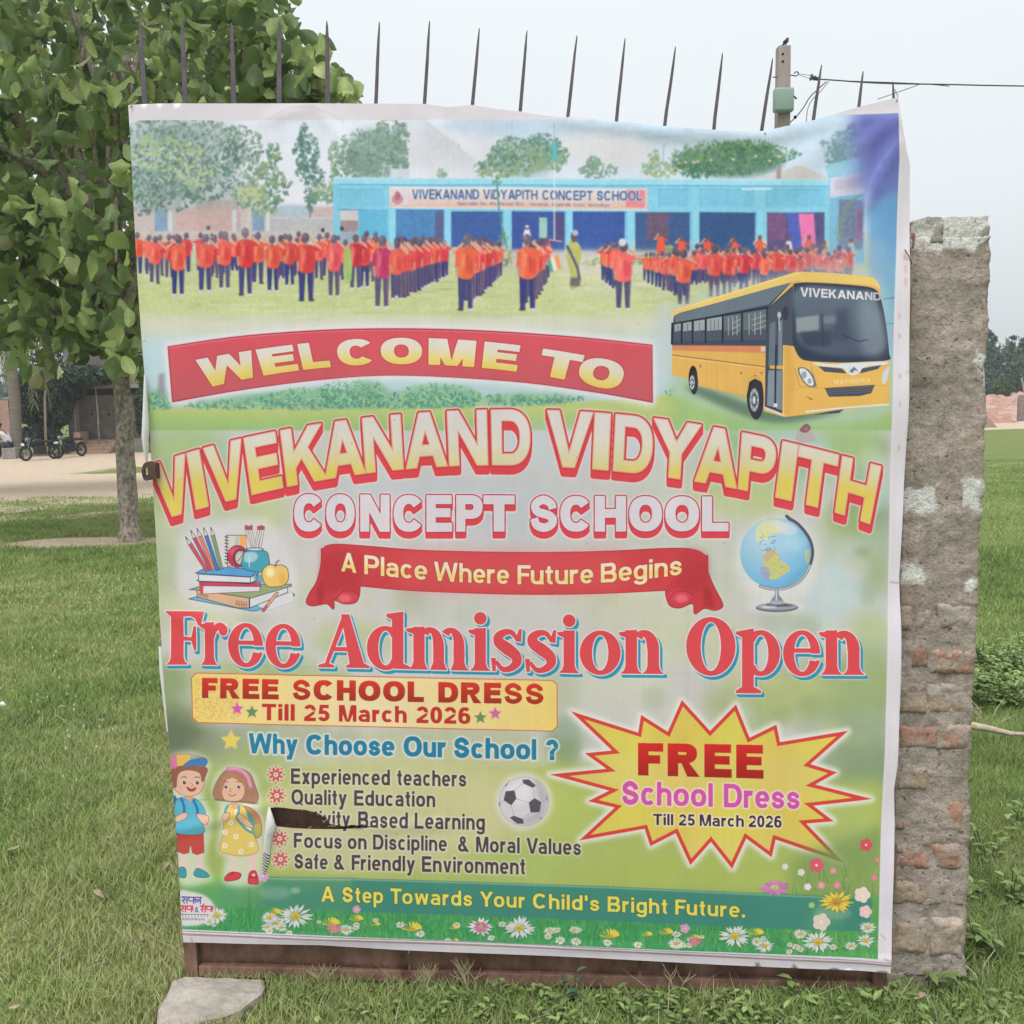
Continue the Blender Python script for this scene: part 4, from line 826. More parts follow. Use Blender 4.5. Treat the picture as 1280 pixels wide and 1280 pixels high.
    def daisy(x, y, r, col=(206, 206, 202), cen=(206, 176, 62), n=19, sq=.72):
        P = []
        for k in range(n):
            a = k*2*math.pi/n+rng.normal()*.08; rr = r*rng.uniform(.82, 1.08); w_ = .62*r*math.pi/n
            c_, s_ = math.cos(a), math.sin(a); P.append(np.array([(x+c_*r*.2, y+s_*r*.2*sq), (x+c_*rr*.6-s_*w_, y+(s_*rr*.6+c_*w_)*sq), (x+c_*rr, y+s_*rr*sq), (x+c_*rr*.6+s_*w_, y+(s_*rr*.6-c_*w_)*sq)]))
        fill([p_+np.array([.8, 1]) for p_ in P], (60, 110, 90), .5, 1); fill(P, col)
        fill([q for k, q in enumerate(P) if k % 3 == 0], tuple(np.array(col)*.9), .6)
        fill([ell(x, y, r*.27, r*.24*sq+.4, 12)], cen); fill([ell(x, y+r*.06, r*.18, r*.1, 8)], tuple(np.array(cen)*.82), .6)
    for x, y, r in [(272, 1143, 16), (370, 1144, 22), (345, 1152, 14), (335, 1158, 9), (433, 1161, 11), (649, 1160, 21), (687, 1164, 8), (718, 1163, 8), (700, 1176, 8), (720, 1177, 8), (845, 1179, 12), (918, 1169, 21), (955, 1181, 13), (1022, 1176, 21), (1084, 1158, 12), (1081, 1174, 13), (1063, 1181, 9), (946, 1176, 9), (248, 1146, 9), (1000, 1185, 6), (560, 1176, 6), (572, 1178, 5)]: daisy(x, y, r)
    for _ in range(34):
        x = rng.uniform(240, 1090); daisy(x, base_y(x)-rng.uniform(2, 24), rng.uniform(3.5, 7), n=11)
    for x, y, r in [(262, 1150, 10), (338, 1146, 12), (352, 1158, 9), (1000, 1166, 10)]: daisy(x, y, r)
    for x, y, r in [(414, 1153, 12), (344, 1139, 9), (446, 1148, 9), (470, 1155, 6), (515, 1160, 13), (567, 1160, 6), (762, 1169, 13), (809, 1168, 7), (833, 1165, 9), (868, 1172, 8), (945, 1165, 10), (569, 1175, 4)]:
        P = [np.array([(x, y+r*.3), (x+math.cos(a)*r, y-math.sin(a)*r*.45), (x+math.cos(a+.3)*r*.9, y-math.sin(a+.3)*r*.7)]) for a in np.linspace(-.1, 3.0, 8)]
        fill(P, (214, 192, 76)); fill([ell(x, y+r*.1, r*.34, r*.16, 10)], (186, 150, 50))
    daisy(601, 1159, 17, (206, 204, 204), (190, 90, 110), 14); daisy(601, 1159, 11.5, (208, 108, 146), (150, 180, 110), 10)
    daisy(418, 1160, 10, (206, 130, 150), (214, 150, 110), 10); daisy(868, 1176, 10, (206, 120, 150), (210, 140, 110), 10)
    daisy(968, 1108, 20, (206, 120, 186), (180, 196, 110), 10, .55); daisy(1045, 1126, 22, (222, 190, 72), (196, 140, 56), 16, .7)
    for x, y, r, c in [(1082, 1055, 8, (206, 84, 96)), (1020, 1080, 9, (206, 92, 112)), (981, 1082, 4, (206, 204, 200)), (1001, 1089, 4.5, (206, 204, 200)), (1009, 1107, 4.5, (214, 204, 206)), (1026, 1105, 4.5, (220, 140, 150)), (1046, 1105, 4.5, (214, 130, 150)), (1041, 1087, 4, (216, 140, 150)), (1092, 1096, 4, (216, 120, 140)), (1096, 1074, 3, (216, 120, 140)), (1077, 1117, 10, (216, 200, 190)), (1081, 1138, 8, (220, 186, 184)), (1026, 1151, 11, (206, 196, 180)), (1014, 1130, 4, (150, 186, 110)), (330, 1094, 7, (204, 150, 190)), (446, 1136, 5, (200, 150, 170)), (856, 1160, 6, (200, 150, 180))]:
        fill([ell(x+math.cos(k*1.257)*r*.55, y+math.sin(k*1.257)*r*.55, r*.5, r*.5, 9) for k in range(5)], c); fill([ell(x, y, r*.2, r*.2, 6)], (230, 210, 160))
    line(catm([(1048, 1062), (1058, 1050), (1070, 1046)], 4), 2, (120, 160, 110), .8)
    # ---- press mark, lower left
    U = lambda x, y: (195+x/4.571, 900+y/4.571)
    fill([np.array([U(*p) for p in catm([(130, 985), (200, 975), (290, 1000), (340, 1060), (320, 1120), (260, 1165), (150, 1170), (130, 1160)], 5, True)])], (206, 204, 204), .95, 2)
    nb = (92, 84, 148); rd = (204, 66, 84)
    def dev(x0, x1, y0, y1, n, col, w):
        line([(x0, y0), (x1, y0)], w, col)
        cw = (x1-x0)/n
        for k in range(n):
            a = x0+k*cw; m = (y0+y1)/2
            line([(a+cw*.82, y0), (a+cw*.82, y1)], w, col)
            if k % 3 == 0: line(catm([(a+cw*.12, y0), (a+cw*.42, y0+1.5), (a+cw*.40, m-.4), (a+cw*.12, m+.3), (a+cw*.45, y1)], 4), w*.9, col); line([(a+cw*.3, m), (a+cw*.82, m)], w*.8, col)
            elif k % 3 == 1: line(catm([(a+cw*.12, y0), (a+cw*.1, m), (a+cw*.5, m+1), (a+cw*.8, m)], 4), w*.9, col); line(catm([(a+cw*.85, m), (a+cw*1.05, m-2), (a+cw*1.1, m+2)], 3), w*.8, col)
            else: line(catm([(a+cw*.15, y1-1), (a+cw*.1, m), (a+cw*.4, m-1), (a+cw*.45, m+2), (a+cw*.6, m-1), (a+cw*.8, m)], 4), w*.9, col)
    dev(227.5, 253, 1120.5, 1128, 3, nb, 1.5); dev(226.5, 241.5, 1131.5, 1138.5, 2, rd, 1.5); fill(word('&', 244.5, 249.5, 1132.5, 1139, .18), (100, 80, 140)); dev(251.5, 266.5, 1131.5, 1138.5, 2, rd, 1.5); line([(253, 1131), (257, 1128.5)], 1.2, rd)
    for k in range(9): line([(228+k*3.9, 1141.8), (230.6+k*3.9, 1141.8)], 1.0, (110, 96, 110), .8); line([(229+k*3.9, 1141.8), (229+k*3.9, 1144.4)], .9, (110, 96, 110), .7)
    fill(word('6202556202', 229, 257, 1146, 1149, .2), (90, 80, 96), .7)
    # ---- pictures: books, globe, bus, two children
    books(rng); globe(rng); bus(rng); pals(rng)
    # little tear mark under the bus
    fill([catm([(996, 552), (1000, 536), (1008, 529.5), (1014, 534), (1018, 546), (1022, 552)], 4, True)], (176, 160, 160), .8, 1); fill([catm([(1000, 538), (1008, 529.5), (1014, 535), (1008, 541)], 4, True)], (120, 84, 88), .8); fill([ell(1008, 536, 3, 2)], (176, 110, 116), .8)
    # unprinted vinyl outside the print sheet
    r0 = raster([PT(sheet)]); mk = np.zeros((TH, TW), np.float32); mk[r0[1]:r0[1]+r0[2].shape[0], r0[0]:r0[0]+r0[2].shape[1]] = r0[2]; CV[:] = CV*mk[..., None]+(np.array(VINYL)/255)*(1-mk[..., None])
    hem = lambda k: [(227, 1161+k), (400, 1168.5+k), (560, 1175+k), (700, 1181+k), (900, 1190+k), (1112, 1199+k)]
    line(hem(1.2), 1.0, (120, 112, 128), .8); line(hem(4.6), 1.3, (150, 116, 96), .9); line(hem(6.0), .8, (110, 96, 96), .7)
    gm = np.clip(CV[..., 1]-np.maximum(CV[..., 0], CV[..., 2]), 0, 1); zm = np.clip((PYY-545)/120, 0, 1)*np.clip((1095.5+(PXX-335)*.0335-PYY)/3, 0, 1)
    CV[..., 0] += .40*gm*zm; CV[..., 1] -= .16*gm*zm; CV[..., 2] += .04*gm*zm
    # ageing of the inks: everything a little greyer and warmer
    lum = CV @ np.array([.3, .59, .11], np.float32); CV[:] = lum[..., None]*(1-INK)+CV*INK; CV[:] = CV*np.array([.992, .978, 1.0])+np.array([.016, .010, .016])
    for P, w_, a_ in (([(268, 998.5), (290, 1001), (306, 1001.5), (324, 1003)], 1.0, .75), ([(313, 1108), (312, 1135), (314, 1164)], 1.0, .35), ([(1113, 727.5), (1120, 729), (1128, 728)], 1.0, .6), ([(1100, 1166), (1106, 1172)], .8, .5), ([(1104, 1196), (1112, 1198)], 1.2, .5), ([(240, 1171), (241, 1177)], .9, .6), ([(212, 1000), (262, 998)], .8, .35), ([(640, 150), (640, 230)], .7, .18), ([(420, 540), (420, 760)], .8, .12), ([(860, 540), (860, 900)], .8, .12), ([(200, 830), (1105, 846)], .9, .10)):
        line(P, w_, (84, 74, 70), a_, 1)
    CV[:] = np.clip((CV-.60)*1.06+.592, 0, 1)
    # ---- wear: dust veil, vertical printer banding, fine grain
    h, w = CV.shape[:2]
    bandx = rng.normal(size=w); bandx = np.convolve(bandx, np.ones(3)/3, 'same')*.007+np.convolve(rng.normal(size=w), np.ones(31)/31, 'same')*.02
    n1 = vnoise(h, w, 90, rng)*.6+vnoise(h, w, 28, rng)*.4
    n2 = rng.normal(size=(h, w))*.006
    CV[:] = CV*(1+(bandx[None, :, None])+((n1-.5)*.05+n2)[..., None])
    sp = [ell(rng.uniform(180, 1110), rng.uniform(160, 1190), rng.uniform(.4, 1.0), rng.uniform(.4, 1.0), 6) for _ in range(130)]
    fill(sp, (110, 96, 86), .6)
    for k in range(3): fill([ell(1132+rng.normal(), 320+k*16, 1.6, 7, 8)], (196, 120, 84), .55, 2)
    for y in (395, 420, 470, 505, 560): fill([ell(1124, y, 1.2, 4, 8)], (170, 110, 90), .4, 1)
    line(catm([(337, 150), (362, 136), (395, 136), (430, 152)], 5), 1.4, (180, 174, 172), .5, 1); line(catm([(528, 150), (560, 175), (590, 200)], 5), 2.5, (180, 182, 188), .5, 2)
    np.clip(CV, 0, 1, out=CV)
    return CV

INK = .97
def soften(rng, x0, y0, x1, y1):               # camera softness and blotchy colour of the printed photograph
    q = PT(np.array([(x0, y0), (x1, y0), (x1, y1), (x0, y1)], float)); a, b = np.clip(q.min(0), 0, None).astype(int), q.max(0).astype(int); v = CV[a[1]:b[1], a[0]:b[0]]; h, w = v.shape[:2]
    n = vnoise(h, w, 3.2, rng)*.5+vnoise(h, w, 7, rng)*.5
    fade = np.clip((h-np.arange(h))/60.0, 0, 1)[:, None]
    for k in range(3):
        s = blur2(v[..., k].copy(), 1); s = s*(1+(n-.5)*np.clip(1.25-s*1.35, .03, .5)*.3); v[..., k] = v[..., k]*(1-fade)+s*fade
def grad2(top, bot, X, Y, stops, bias=0):
    v = np.clip((Y-top)/(bot-top)+bias*.45, 0, 1); p = [s[0] for s in stops]; c = np.array([s[1] for s in stops], float)
    return np.stack([np.interp(v, p, c[:, k]) for k in range(3)], -1)

def outl(P, col, w=.8, oc=(60, 66, 84), a=1): fill([P], col, a); line(P, w, oc, .9, closed=True)
def books(rng):
    U = lambda P: np.array([(200+x/6.4, 630+y/6.4) for x, y in P], float)
    fill([U(catm([(180, 250), (500, 150), (860, 130), (1060, 440), (1100, 760), (760, 880), (200, 780)], 5, True))], (206, 202, 202), .7, 8)
    outl(U([(230, 760), (300, 740), (1070, 715), (1080, 730), (770, 855), (720, 852)]), (110, 168, 196))
    outl(U([(760, 800), (1060, 700), (1075, 780), (860, 850)]), (204, 204, 206), .5, (160, 160, 166))
    outl(U([(720, 750), (1020, 665), (1025, 705), (720, 830)]), (204, 204, 204))
    outl(U([(290, 685), (715, 750), (715, 832), (620, 830), (300, 745)]), (206, 168, 132))
    for k in range(7): line(U([(312+k*11, 710+k*1.7), (312+k*11, 738+k*3)]), .5, (120, 90, 80)); line(U([(610+k*14, 770+k*2), (610+k*14, 815+k*2)]), .6, (120, 90, 80))
    line(U([(308, 725), (390, 740)]), .5, (120, 90, 80)); line(U([(606, 795), (700, 808)]), .5, (120, 90, 80))
    outl(U([(235, 685), (310, 662), (400, 690), (800, 640), (1050, 640), (1055, 655), (730, 752), (300, 690)]), (132, 166, 120))
    outl(U([(310, 625), (800, 620), (808, 660), (345, 655)]), (196, 74, 92)); outl(U([(345, 655), (803, 660), (800, 697), (345, 720), (330, 715)]), (206, 204, 206), .7, (150, 60, 76)); fill([U([(310, 625), (345, 655), (345, 720), (320, 710)])], (190, 80, 92))
    outl(U([(290, 610), (730, 640), (780, 605), (790, 540), (720, 635), (320, 620)]), (70, 110, 150))
    outl(U([(305, 562), (725, 585), (775, 558), (770, 610), (730, 630), (310, 618)]), (206, 206, 208)); outl(U([(280, 555), (345, 520), (540, 508), (800, 522), (730, 582)]), (92, 152, 200)); line(U([(725, 585), (725, 628)]), .7, (70, 80, 100))
    fill([U([(740, 570), (820, 560), (830, 640), (780, 640)])], (90, 150, 160), .8, 2)
    outl(U([(530, 250), (690, 250), (700, 480), (540, 500)]), (206, 196, 180)); fill([U([(635, 255), (690, 255), (698, 340), (640, 330)])], (222, 164, 96)); fill([U([(600, 262), (632, 262), (632, 320), (600, 330)])], (170, 186, 176))
    for k in range(9): line(U([(520, 262+k*26), (545, 268+k*26)]), 1.2, (70, 66, 76))
    outl(U(ell(622, 418, 82, 88, 26)), (190, 62, 86)); fill([U(ell(600, 380, 50, 34, 16))], (226, 120, 130), .5, 2); outl(U(ell(640, 428, 55, 66, 22)), (150, 60, 78)); outl(U(ell(645, 430, 46, 58, 20)), (196, 188, 170))
    for k in range(12): a = k*.5236; line(U([(645+30*math.cos(a), 430+40*math.sin(a)), (645+42*math.cos(a), 430+53*math.sin(a))]), .5, (90, 80, 90))
    line(U([(645, 430), (665, 400)]), .7, (70, 60, 70)); line(U([(645, 430), (625, 455)]), .7, (70, 60, 70))
    for k, (x, lx) in enumerate([(690, 740), (712, 748), (730, 757), (790, 765), (812, 775), (826, 800)]):
        outl(U([(x-9, 200), (x+9, 200), (lx+9, 350), (lx-9, 350)]), (204, 200, 198), .5, (110, 90, 96)); outl(U([(x-11, 180), (x+2, 165+k % 2*10), (x+12, 182), (x+9, 205), (x-9, 205)]), (176, 84, 92), .4, (110, 70, 80))
    jar = U(catm([(668, 410), (690, 378), (840, 375), (872, 430), (872, 520), (800, 545), (660, 510)], 5, True)); outl(jar, (76, 156, 172)); fill([U(catm([(675, 405), (700, 385), (760, 385), (785, 420), (750, 462), (680, 462)], 4, True))], (176, 204, 210), .8, 1); line(U([(714, 420), (714, 500)]), 1.2, (206, 214, 216), .9)
    outl(U(ell(762, 362, 68, 12, 20)), (190, 202, 206))
    outl(U(catm([(925, 490), (870, 485), (822, 530), (824, 600), (860, 655), (925, 662), (990, 650), (1028, 600), (1020, 520), (980, 488)], 5, True)), (222, 186, 104)); fill([U(ell(885, 545, 34, 38, 16))], (232, 222, 190), .8, 2); fill([U(ell(985, 600, 28, 50, 16))], (214, 150, 84), .5, 3); line(U([(925, 500), (932, 465), (952, 450)]), 1.4, (110, 84, 90))
    outl(U([(820, 862), (815, 850), (930, 705), (948, 702), (946, 720), (838, 858)]), (222, 160, 104), .6); fill([U([(815, 850), (850, 802), (866, 820), (838, 858)])], (190, 90, 110))
    for (tx, ty), (bx_, by), c in [((200, 262), (375, 535), (204, 92, 110)), ((242, 210), (405, 530), (196, 84, 106)), ((292, 195), (430, 525), (222, 130, 104)), ((345, 188), (462, 530), (76, 122, 184)), ((404, 185), (492, 522), (104, 168, 110))]:
        d = np.array([bx_-tx, by-ty], float); d /= np.hypot(*d); n_ = np.array([-d[1], d[0]]); t = np.array([tx, ty], float); b = np.array([bx_, by], float); q = t+d*70
        outl(U([q+n_*15, b+n_*13, b-n_*13, q-n_*15]), c, .6); outl(U([t, q+n_*15, q-n_*15]), (212, 196, 186), .6); line(U([q, b]), .5, tuple(np.array(c)*.75)); outl(U([t, t+d*22+n_*5, t+d*22-n_*5]), (80, 80, 96), .4)
def globe(rng):
    cx, cy, r = 969.5, 691.5, 44.5
    fill([ell(972, 700, 54, 56, 30)], (206, 204, 200), .85, 9); fill([ell(970, 757, 38, 10, 30)], (206, 204, 200), .8, 6)
    fill([ell(cx, cy, r, r*.99, 48)], lambda X, Y: np.stack([112+70*np.clip(1-np.hypot(X-955, Y-672)/60, 0, 1), 172+30*np.clip(1-np.hypot(X-955, Y-672)/60, 0, 1), 204+8*np.clip(1-np.hypot(X-955, Y-672)/60, 0, 1)], -1))
    Z = lambda P: np.array([(820+x/3.879, 620+y/3.879) for x, y in P], float)
    fill([Z(catm([(485, 160), (520, 125), (590, 115), (640, 150), (600, 180), (560, 185), (545, 215), (520, 205), (495, 225)], 4, True))], (206, 206, 150), .9, 1); fill([Z(catm([(560, 130), (640, 130), (690, 170), (630, 190)], 4, True))], (196, 204, 206), .8, 2)
    fill([Z(catm([(520, 290), (555, 262), (590, 275), (600, 310), (640, 335), (648, 362), (615, 385), (575, 405), (550, 400), (545, 370), (525, 340)], 4, True))], (186, 190, 116), .95); fill([Z(catm([(520, 290), (555, 262), (580, 275), (560, 300), (530, 320)], 4, True))], (196, 160, 130), .8, 1); fill([Z(catm([(510, 345), (545, 350), (555, 385), (530, 405), (512, 385)], 4, True))], (156, 148, 178), .7, 1)
    fill([Z(catm([(722, 270), (745, 262), (742, 320), (728, 325)], 4, True))], (190, 196, 110), .9); fill([Z(ell(670, 230, 55, 45))], (180, 206, 214), .5, 6)
    for k in range(26):
        x, y = rng.uniform(500, 590), rng.uniform(190, 270); line(Z([(x, y), (x+rng.normal()*14, y+rng.normal()*8)]), .7, (90, 130, 160), .8)
    for k in range(30):
        x, y = rng.uniform(515, 640), rng.uniform(270, 400); line(Z([(x, y), (x+rng.normal()*10, y+rng.normal()*5)]), .5, (150, 130, 100), .7)
    for f in (-.6, -.25, .1, .45): line(catm([(cx-r*math.sqrt(1-f*f)*.98, cy+r*f-6), (cx, cy+r*f+4), (cx+r*math.sqrt(1-f*f)*.98, cy+r*f-6)], 8), .6, (150, 190, 206), .6)
    fill([Z(catm([(745, 200), (742, 330), (690, 400), (620, 445), (520, 430), (600, 440), (690, 370), (730, 290)], 5, True))], (96, 150, 180), .5, 3)
    arc = Z(catm([(640, 108), (690, 140), (738, 200), (758, 260), (752, 320), (722, 385), (680, 425), (620, 448), (560, 450), (505, 436)], 6)); line(arc, 3.6, (120, 124, 132)); line(arc[8:], 1.2, (190, 194, 200)); line(arc[:26]+np.array([.6, -.6]), 3.2, (84, 88, 98)); line(Z([(634, 98), (654, 116)]), 4, (86, 88, 98))
    fill([Z([(580, 448), (592, 448), (596, 480), (612, 500), (622, 520), (550, 520), (560, 500), (576, 480)])], (128, 132, 140)); fill([Z([(583, 450), (587, 450), (588, 500), (578, 515)])], (206, 208, 212), .8)
    fill([Z(ell(586, 541, 104, 22, 30))], (112, 116, 126)); fill([Z(ell(586, 534, 98, 17, 30))], (150, 154, 162)); fill([Z(ell(586, 528, 56, 10, 24))], (100, 104, 114)); fill([Z(ell(548, 538, 40, 5, 16))], (214, 216, 220), .8, 1); fill([Z(ell(640, 530, 26, 5, 16))], (80, 84, 96), .8, 1); fill([Z(ell(586, 516, 38, 10, 20))], (160, 164, 172))
def bus(rng):
    U = lambda P: np.array([(820+x/3.5545, 320+y/3.5545) for x, y in P], float)
    fill([U(catm([(60, 240), (600, 60), (980, 80), (1060, 400), (1040, 700), (560, 740), (60, 600)], 4, True))], (176, 190, 190), .5, 8)
    fill([U(catm([(150, 600), (420, 720), (600, 740), (830, 690), (760, 690), (500, 680), (200, 580)], 4, True))], (74, 100, 84), .7, 5)
    yel = (214, 170, 92)
    fill([U([(72, 300), (82, 240), (600, 76), (640, 70), (960, 92), (992, 130), (1010, 300), (1036, 460), (1034, 660), (575, 716), (480, 690), (470, 560), (440, 530), (405, 560), (402, 625), (180, 575), (170, 520), (152, 500), (142, 545), (70, 530)])], yel)
    fill([U(catm([(82, 248), (90, 236), (560, 92), (620, 72), (760, 74), (940, 92), (985, 118), (992, 150), (960, 130), (800, 118), (640, 112), (590, 118), (90, 262)], 3, True))], (220, 190, 110)); line(U([(90, 240), (560, 95), (640, 76)]), 1, (232, 214, 150), .8)
    fill([U([(78, 272), (100, 255), (600, 118), (500, 230), (496, 400), (72, 395)])], (66, 80, 96)); fill([U([(84, 262), (520, 138), (600, 118), (500, 215), (84, 300)])], (104, 118, 128))
    # side windows
    xs = [78, 116, 164, 222, 298, 384, 496]
    for i in range(6):
        a, b = xs[i]+4, xs[i+1]-5; t = lambda x: 305-(x-78)*.165; bt_ = lambda x: 388-(x-78)*.02
        fill([U([(a, t(a)), (b, t(b)), (b, bt_(b)-28), (a, bt_(a)-26)])], (150, 160, 160) if i < 4 else (100, 112, 118)); fill([U([(a, bt_(a)-52), (b, bt_(b)-56), (b, bt_(b)-8), (a, bt_(a)-8)])], (80, 88, 100))
        for k in range(3 if i > 2 else 1): x = a+(b-a)*(k+1)/(4 if i > 2 else 2); line(U([(x, t(x)+8), (x, bt_(x)-32)]), 1, (180, 186, 176) if i > 3 else (90, 100, 104), .8)
        line(U([(b+2, t(b)-5), (b+2, bt_(b))]), 1.6, (36, 44, 56))
        if i > 3:
            for k in range(3): line(U([(a+40, t(a)+30+k*24), (b-4, t(b)+26+k*24)]), 1, (176, 182, 170), .7)
    line(U([(78, 300), (384, 248), (496, 228)]), 1.4, (30, 38, 50))
    fill([U([(72, 396), (490, 398), (488, 428), (72, 418)])], (206, 128, 96), .9); line(U([(72, 396), (490, 398)]), 1, (120, 90, 80)); line(U([(72, 440), (486, 492)]), 1.2, (150, 116, 70)); line(U([(72, 448), (486, 500)]), 1, (226, 196, 130), .8); line(U([(72, 418), (488, 430)]), 1, (186, 150, 90)); fill([U([(466, 402), (486, 402), (486, 424), (466, 424)])], (206, 190, 176))
    fill([U([(300, 600), (400, 622), (400, 634), (150, 560)])], (190, 146, 78), .6, 2)
    line(U([(270, 480), (270, 590)]), .6, (180, 140, 76), .7)
    for x in (378, 196, 470): fill([U(ell(x, 520 if x != 196 else 490, 4, 7, 8))], (176, 90, 60))
    # door
    fill([U([(496, 232), (610, 130), (614, 400), (566, 395), (562, 700), (484, 670), (488, 420)])], (70, 78, 92)); fill([U([(500, 235), (606, 150), (606, 395), (502, 395)])], (78, 86, 98))
    fill([U([(506, 300), (532, 290), (530, 490), (500, 490)])], (104, 116, 126)); fill([U([(545, 290), (562, 285), (562, 485), (543, 485)])], (120, 132, 140)); fill([U([(500, 508), (528, 508), (526, 672), (494, 664)])], (128, 140, 148)); fill([U([(536, 508), (562, 508), (560, 686), (532, 676)])], (120, 132, 142)); fill([U([(506, 486), (566, 486), (566, 504), (506, 500)])], (206, 164, 86)); line(U([(534, 400), (530, 676)]), 2, (50, 56, 70)); fill([U([(524, 655), (540, 655), (540, 672), (524, 672)])], (206, 206, 200))
    fill([U(ell(548, 262, 8, 14))], (180, 188, 190)); fill([U(ell(575, 255, 14, 30))], (60, 66, 80)); line(U([(545, 250), (550, 330)]), 1.4, (170, 176, 180))
    line(U([(484, 674), (570, 708)]), 2.4, (206, 204, 196)); line(U([(568, 400), (566, 710)]), 1.6, (220, 190, 120))
    # windscreen
    fill([U(catm([(618, 122), (700, 118), (900, 132), (975, 150), (1000, 200), (1020, 300), (1034, 430), (1030, 462), (900, 474), (700, 468), (640, 450), (612, 390), (610, 250), (612, 140)], 4, True))], (56, 66, 82))
    fill([U(catm([(628, 140), (900, 150), (968, 170), (1000, 300), (1015, 400), (960, 440), (760, 440), (640, 390), (622, 300)], 4, True))], lambda X, Y: np.stack([np.interp(Y, [360, 440], [104, 82]), np.interp(Y, [360, 440], [118, 94]), np.interp(Y, [360, 440], [132, 110])], -1), .9, 3)
    fill([U([(622, 275), (724, 262), (724, 330), (626, 340)])], (150, 158, 158), .8, 1); fill([U([(800, 240), (850, 230), (860, 380), (780, 380)])], (66, 76, 92), .7, 4); fill([U(catm([(900, 200), (1000, 240), (1020, 420), (920, 430)], 4, True))], (150, 164, 172), .5, 8); fill([U([(740, 270), (800, 262), (800, 300), (740, 300)])], (130, 140, 144), .6, 2); line(U([(738, 260), (745, 400)]), 2, (54, 62, 78), .8, 1); fill([U([(640, 340), (780, 330), (780, 400), (660, 400)])], (58, 66, 82), .7, 3)
    line(U([(830, 350), (900, 380), (940, 372)]), 1.2, (50, 56, 70), .8)
    L = word('VIVEKANAND', 1000.5, 1101, curve_fn([(1000, 359), (1101, 366)]), curve_fn([(1000, 370.5), (1101, 376)]), .23, .1); fill(L, lambda X, Y: np.stack([210-50*np.clip((X-1075)/30, 0, 1)]*2+[214-50*np.clip((X-1075)/30, 0, 1)], -1))
    # front
    fill([U([(568, 400), (615, 405), (640, 460), (700, 480), (1034, 465), (1036, 560), (1030, 660), (575, 712)])], (216, 172, 92)); fill([U([(570, 402), (600, 405), (620, 560), (600, 700), (572, 708)])], (204, 158, 82), .7, 3)
    fill([U(catm([(700, 474), (780, 480), (840, 478), (1020, 470), (1010, 484), (930, 492), (900, 520), (875, 530), (850, 520), (830, 498), (730, 488)], 4, True))], (206, 212, 216)); fill([U([(722, 490), (826, 500), (848, 522), (750, 514)])], (80, 84, 96)); fill([U([(915, 500), (1000, 484), (985, 502), (905, 522)])], (80, 84, 96))
    fill([U(ell(872, 506, 26, 20, 20))], (200, 206, 212)); fill([U([(858, 512), (880, 492), (900, 514), (884, 506), (872, 520)])], (110, 116, 128))
    fill([U(catm([(632, 500), (668, 498), (700, 530), (712, 576), (680, 580), (648, 548)], 4, True))], (100, 104, 112)); fill([U(catm([(638, 504), (664, 502), (692, 532), (702, 572), (680, 574), (654, 546)], 4, True))], (206, 210, 212)); fill([U(ell(660, 528, 12, 16)), U(ell(684, 556, 9, 12))], (150, 156, 160)); fill([U(catm([(1030, 488), (1034, 500), (1022, 560), (1004, 564), (1006, 520)], 4, True))], (196, 200, 204))
    line(U([(618, 500), (640, 580), (718, 584), (690, 490)]), .8, (176, 134, 70))
    L = word('MAHINDRA', 1043, 1088, curve_fn([(1043, 474), (1088, 472)]), curve_fn([(1043, 480.5), (1088, 478)]), .2, .3); fill(L, (226, 206, 150), .8)
    fill([U([(750, 586), (972, 572), (955, 610), (905, 622), (770, 626)])], (78, 82, 92)); 
    for k in range(3): line(U([(758, 596+k*9), (962, 584+k*9)]), .6, (120, 120, 124), .7)
    line(U([(668, 692), (860, 672), (1030, 660)]), 2.0, (206, 212, 206)); line(U([(600, 592), (1034, 575)]), .6, (186, 142, 74), .6); fill([U([(760, 692), (835, 680), (815, 698), (700, 706)])], (70, 74, 82), .9)
    fill([U([(664, 620), (700, 636), (690, 642)])], (150, 110, 60), .8)
    # wheels
    for cx, cy, rx, ry in ((437, 640, 34, 88), (160, 562, 18, 54)):
        fill([U(ell(cx+4, cy-18, rx*1.1, ry*1.05, 30))], (44, 44, 52)); fill([U(ell(cx+8, cy, rx, ry, 30))], (58, 58, 66)); fill([U(ell(cx, cy, rx*.62, ry*.6, 26))], (140, 144, 148)); fill([U(ell(cx, cy, rx*.36, ry*.36, 20))], (90, 94, 100)); fill([U(ell(cx-1, cy, rx*.2, ry*.2, 14))], (196, 200, 204)); fill([U(ell(cx+math.cos(k*.785)*rx*.48, cy+math.sin(k*.785)*ry*.47, 2.5, 5, 8)) for k in range(8)], (206, 208, 210))
    fill([U([(404, 560), (420, 535), (450, 530), (480, 560), (482, 590), (470, 560), (440, 545), (415, 560), (404, 620)])], (206, 160, 84))
    line(U([(72, 300), (70, 390)]), 2.4, (40, 46, 58))
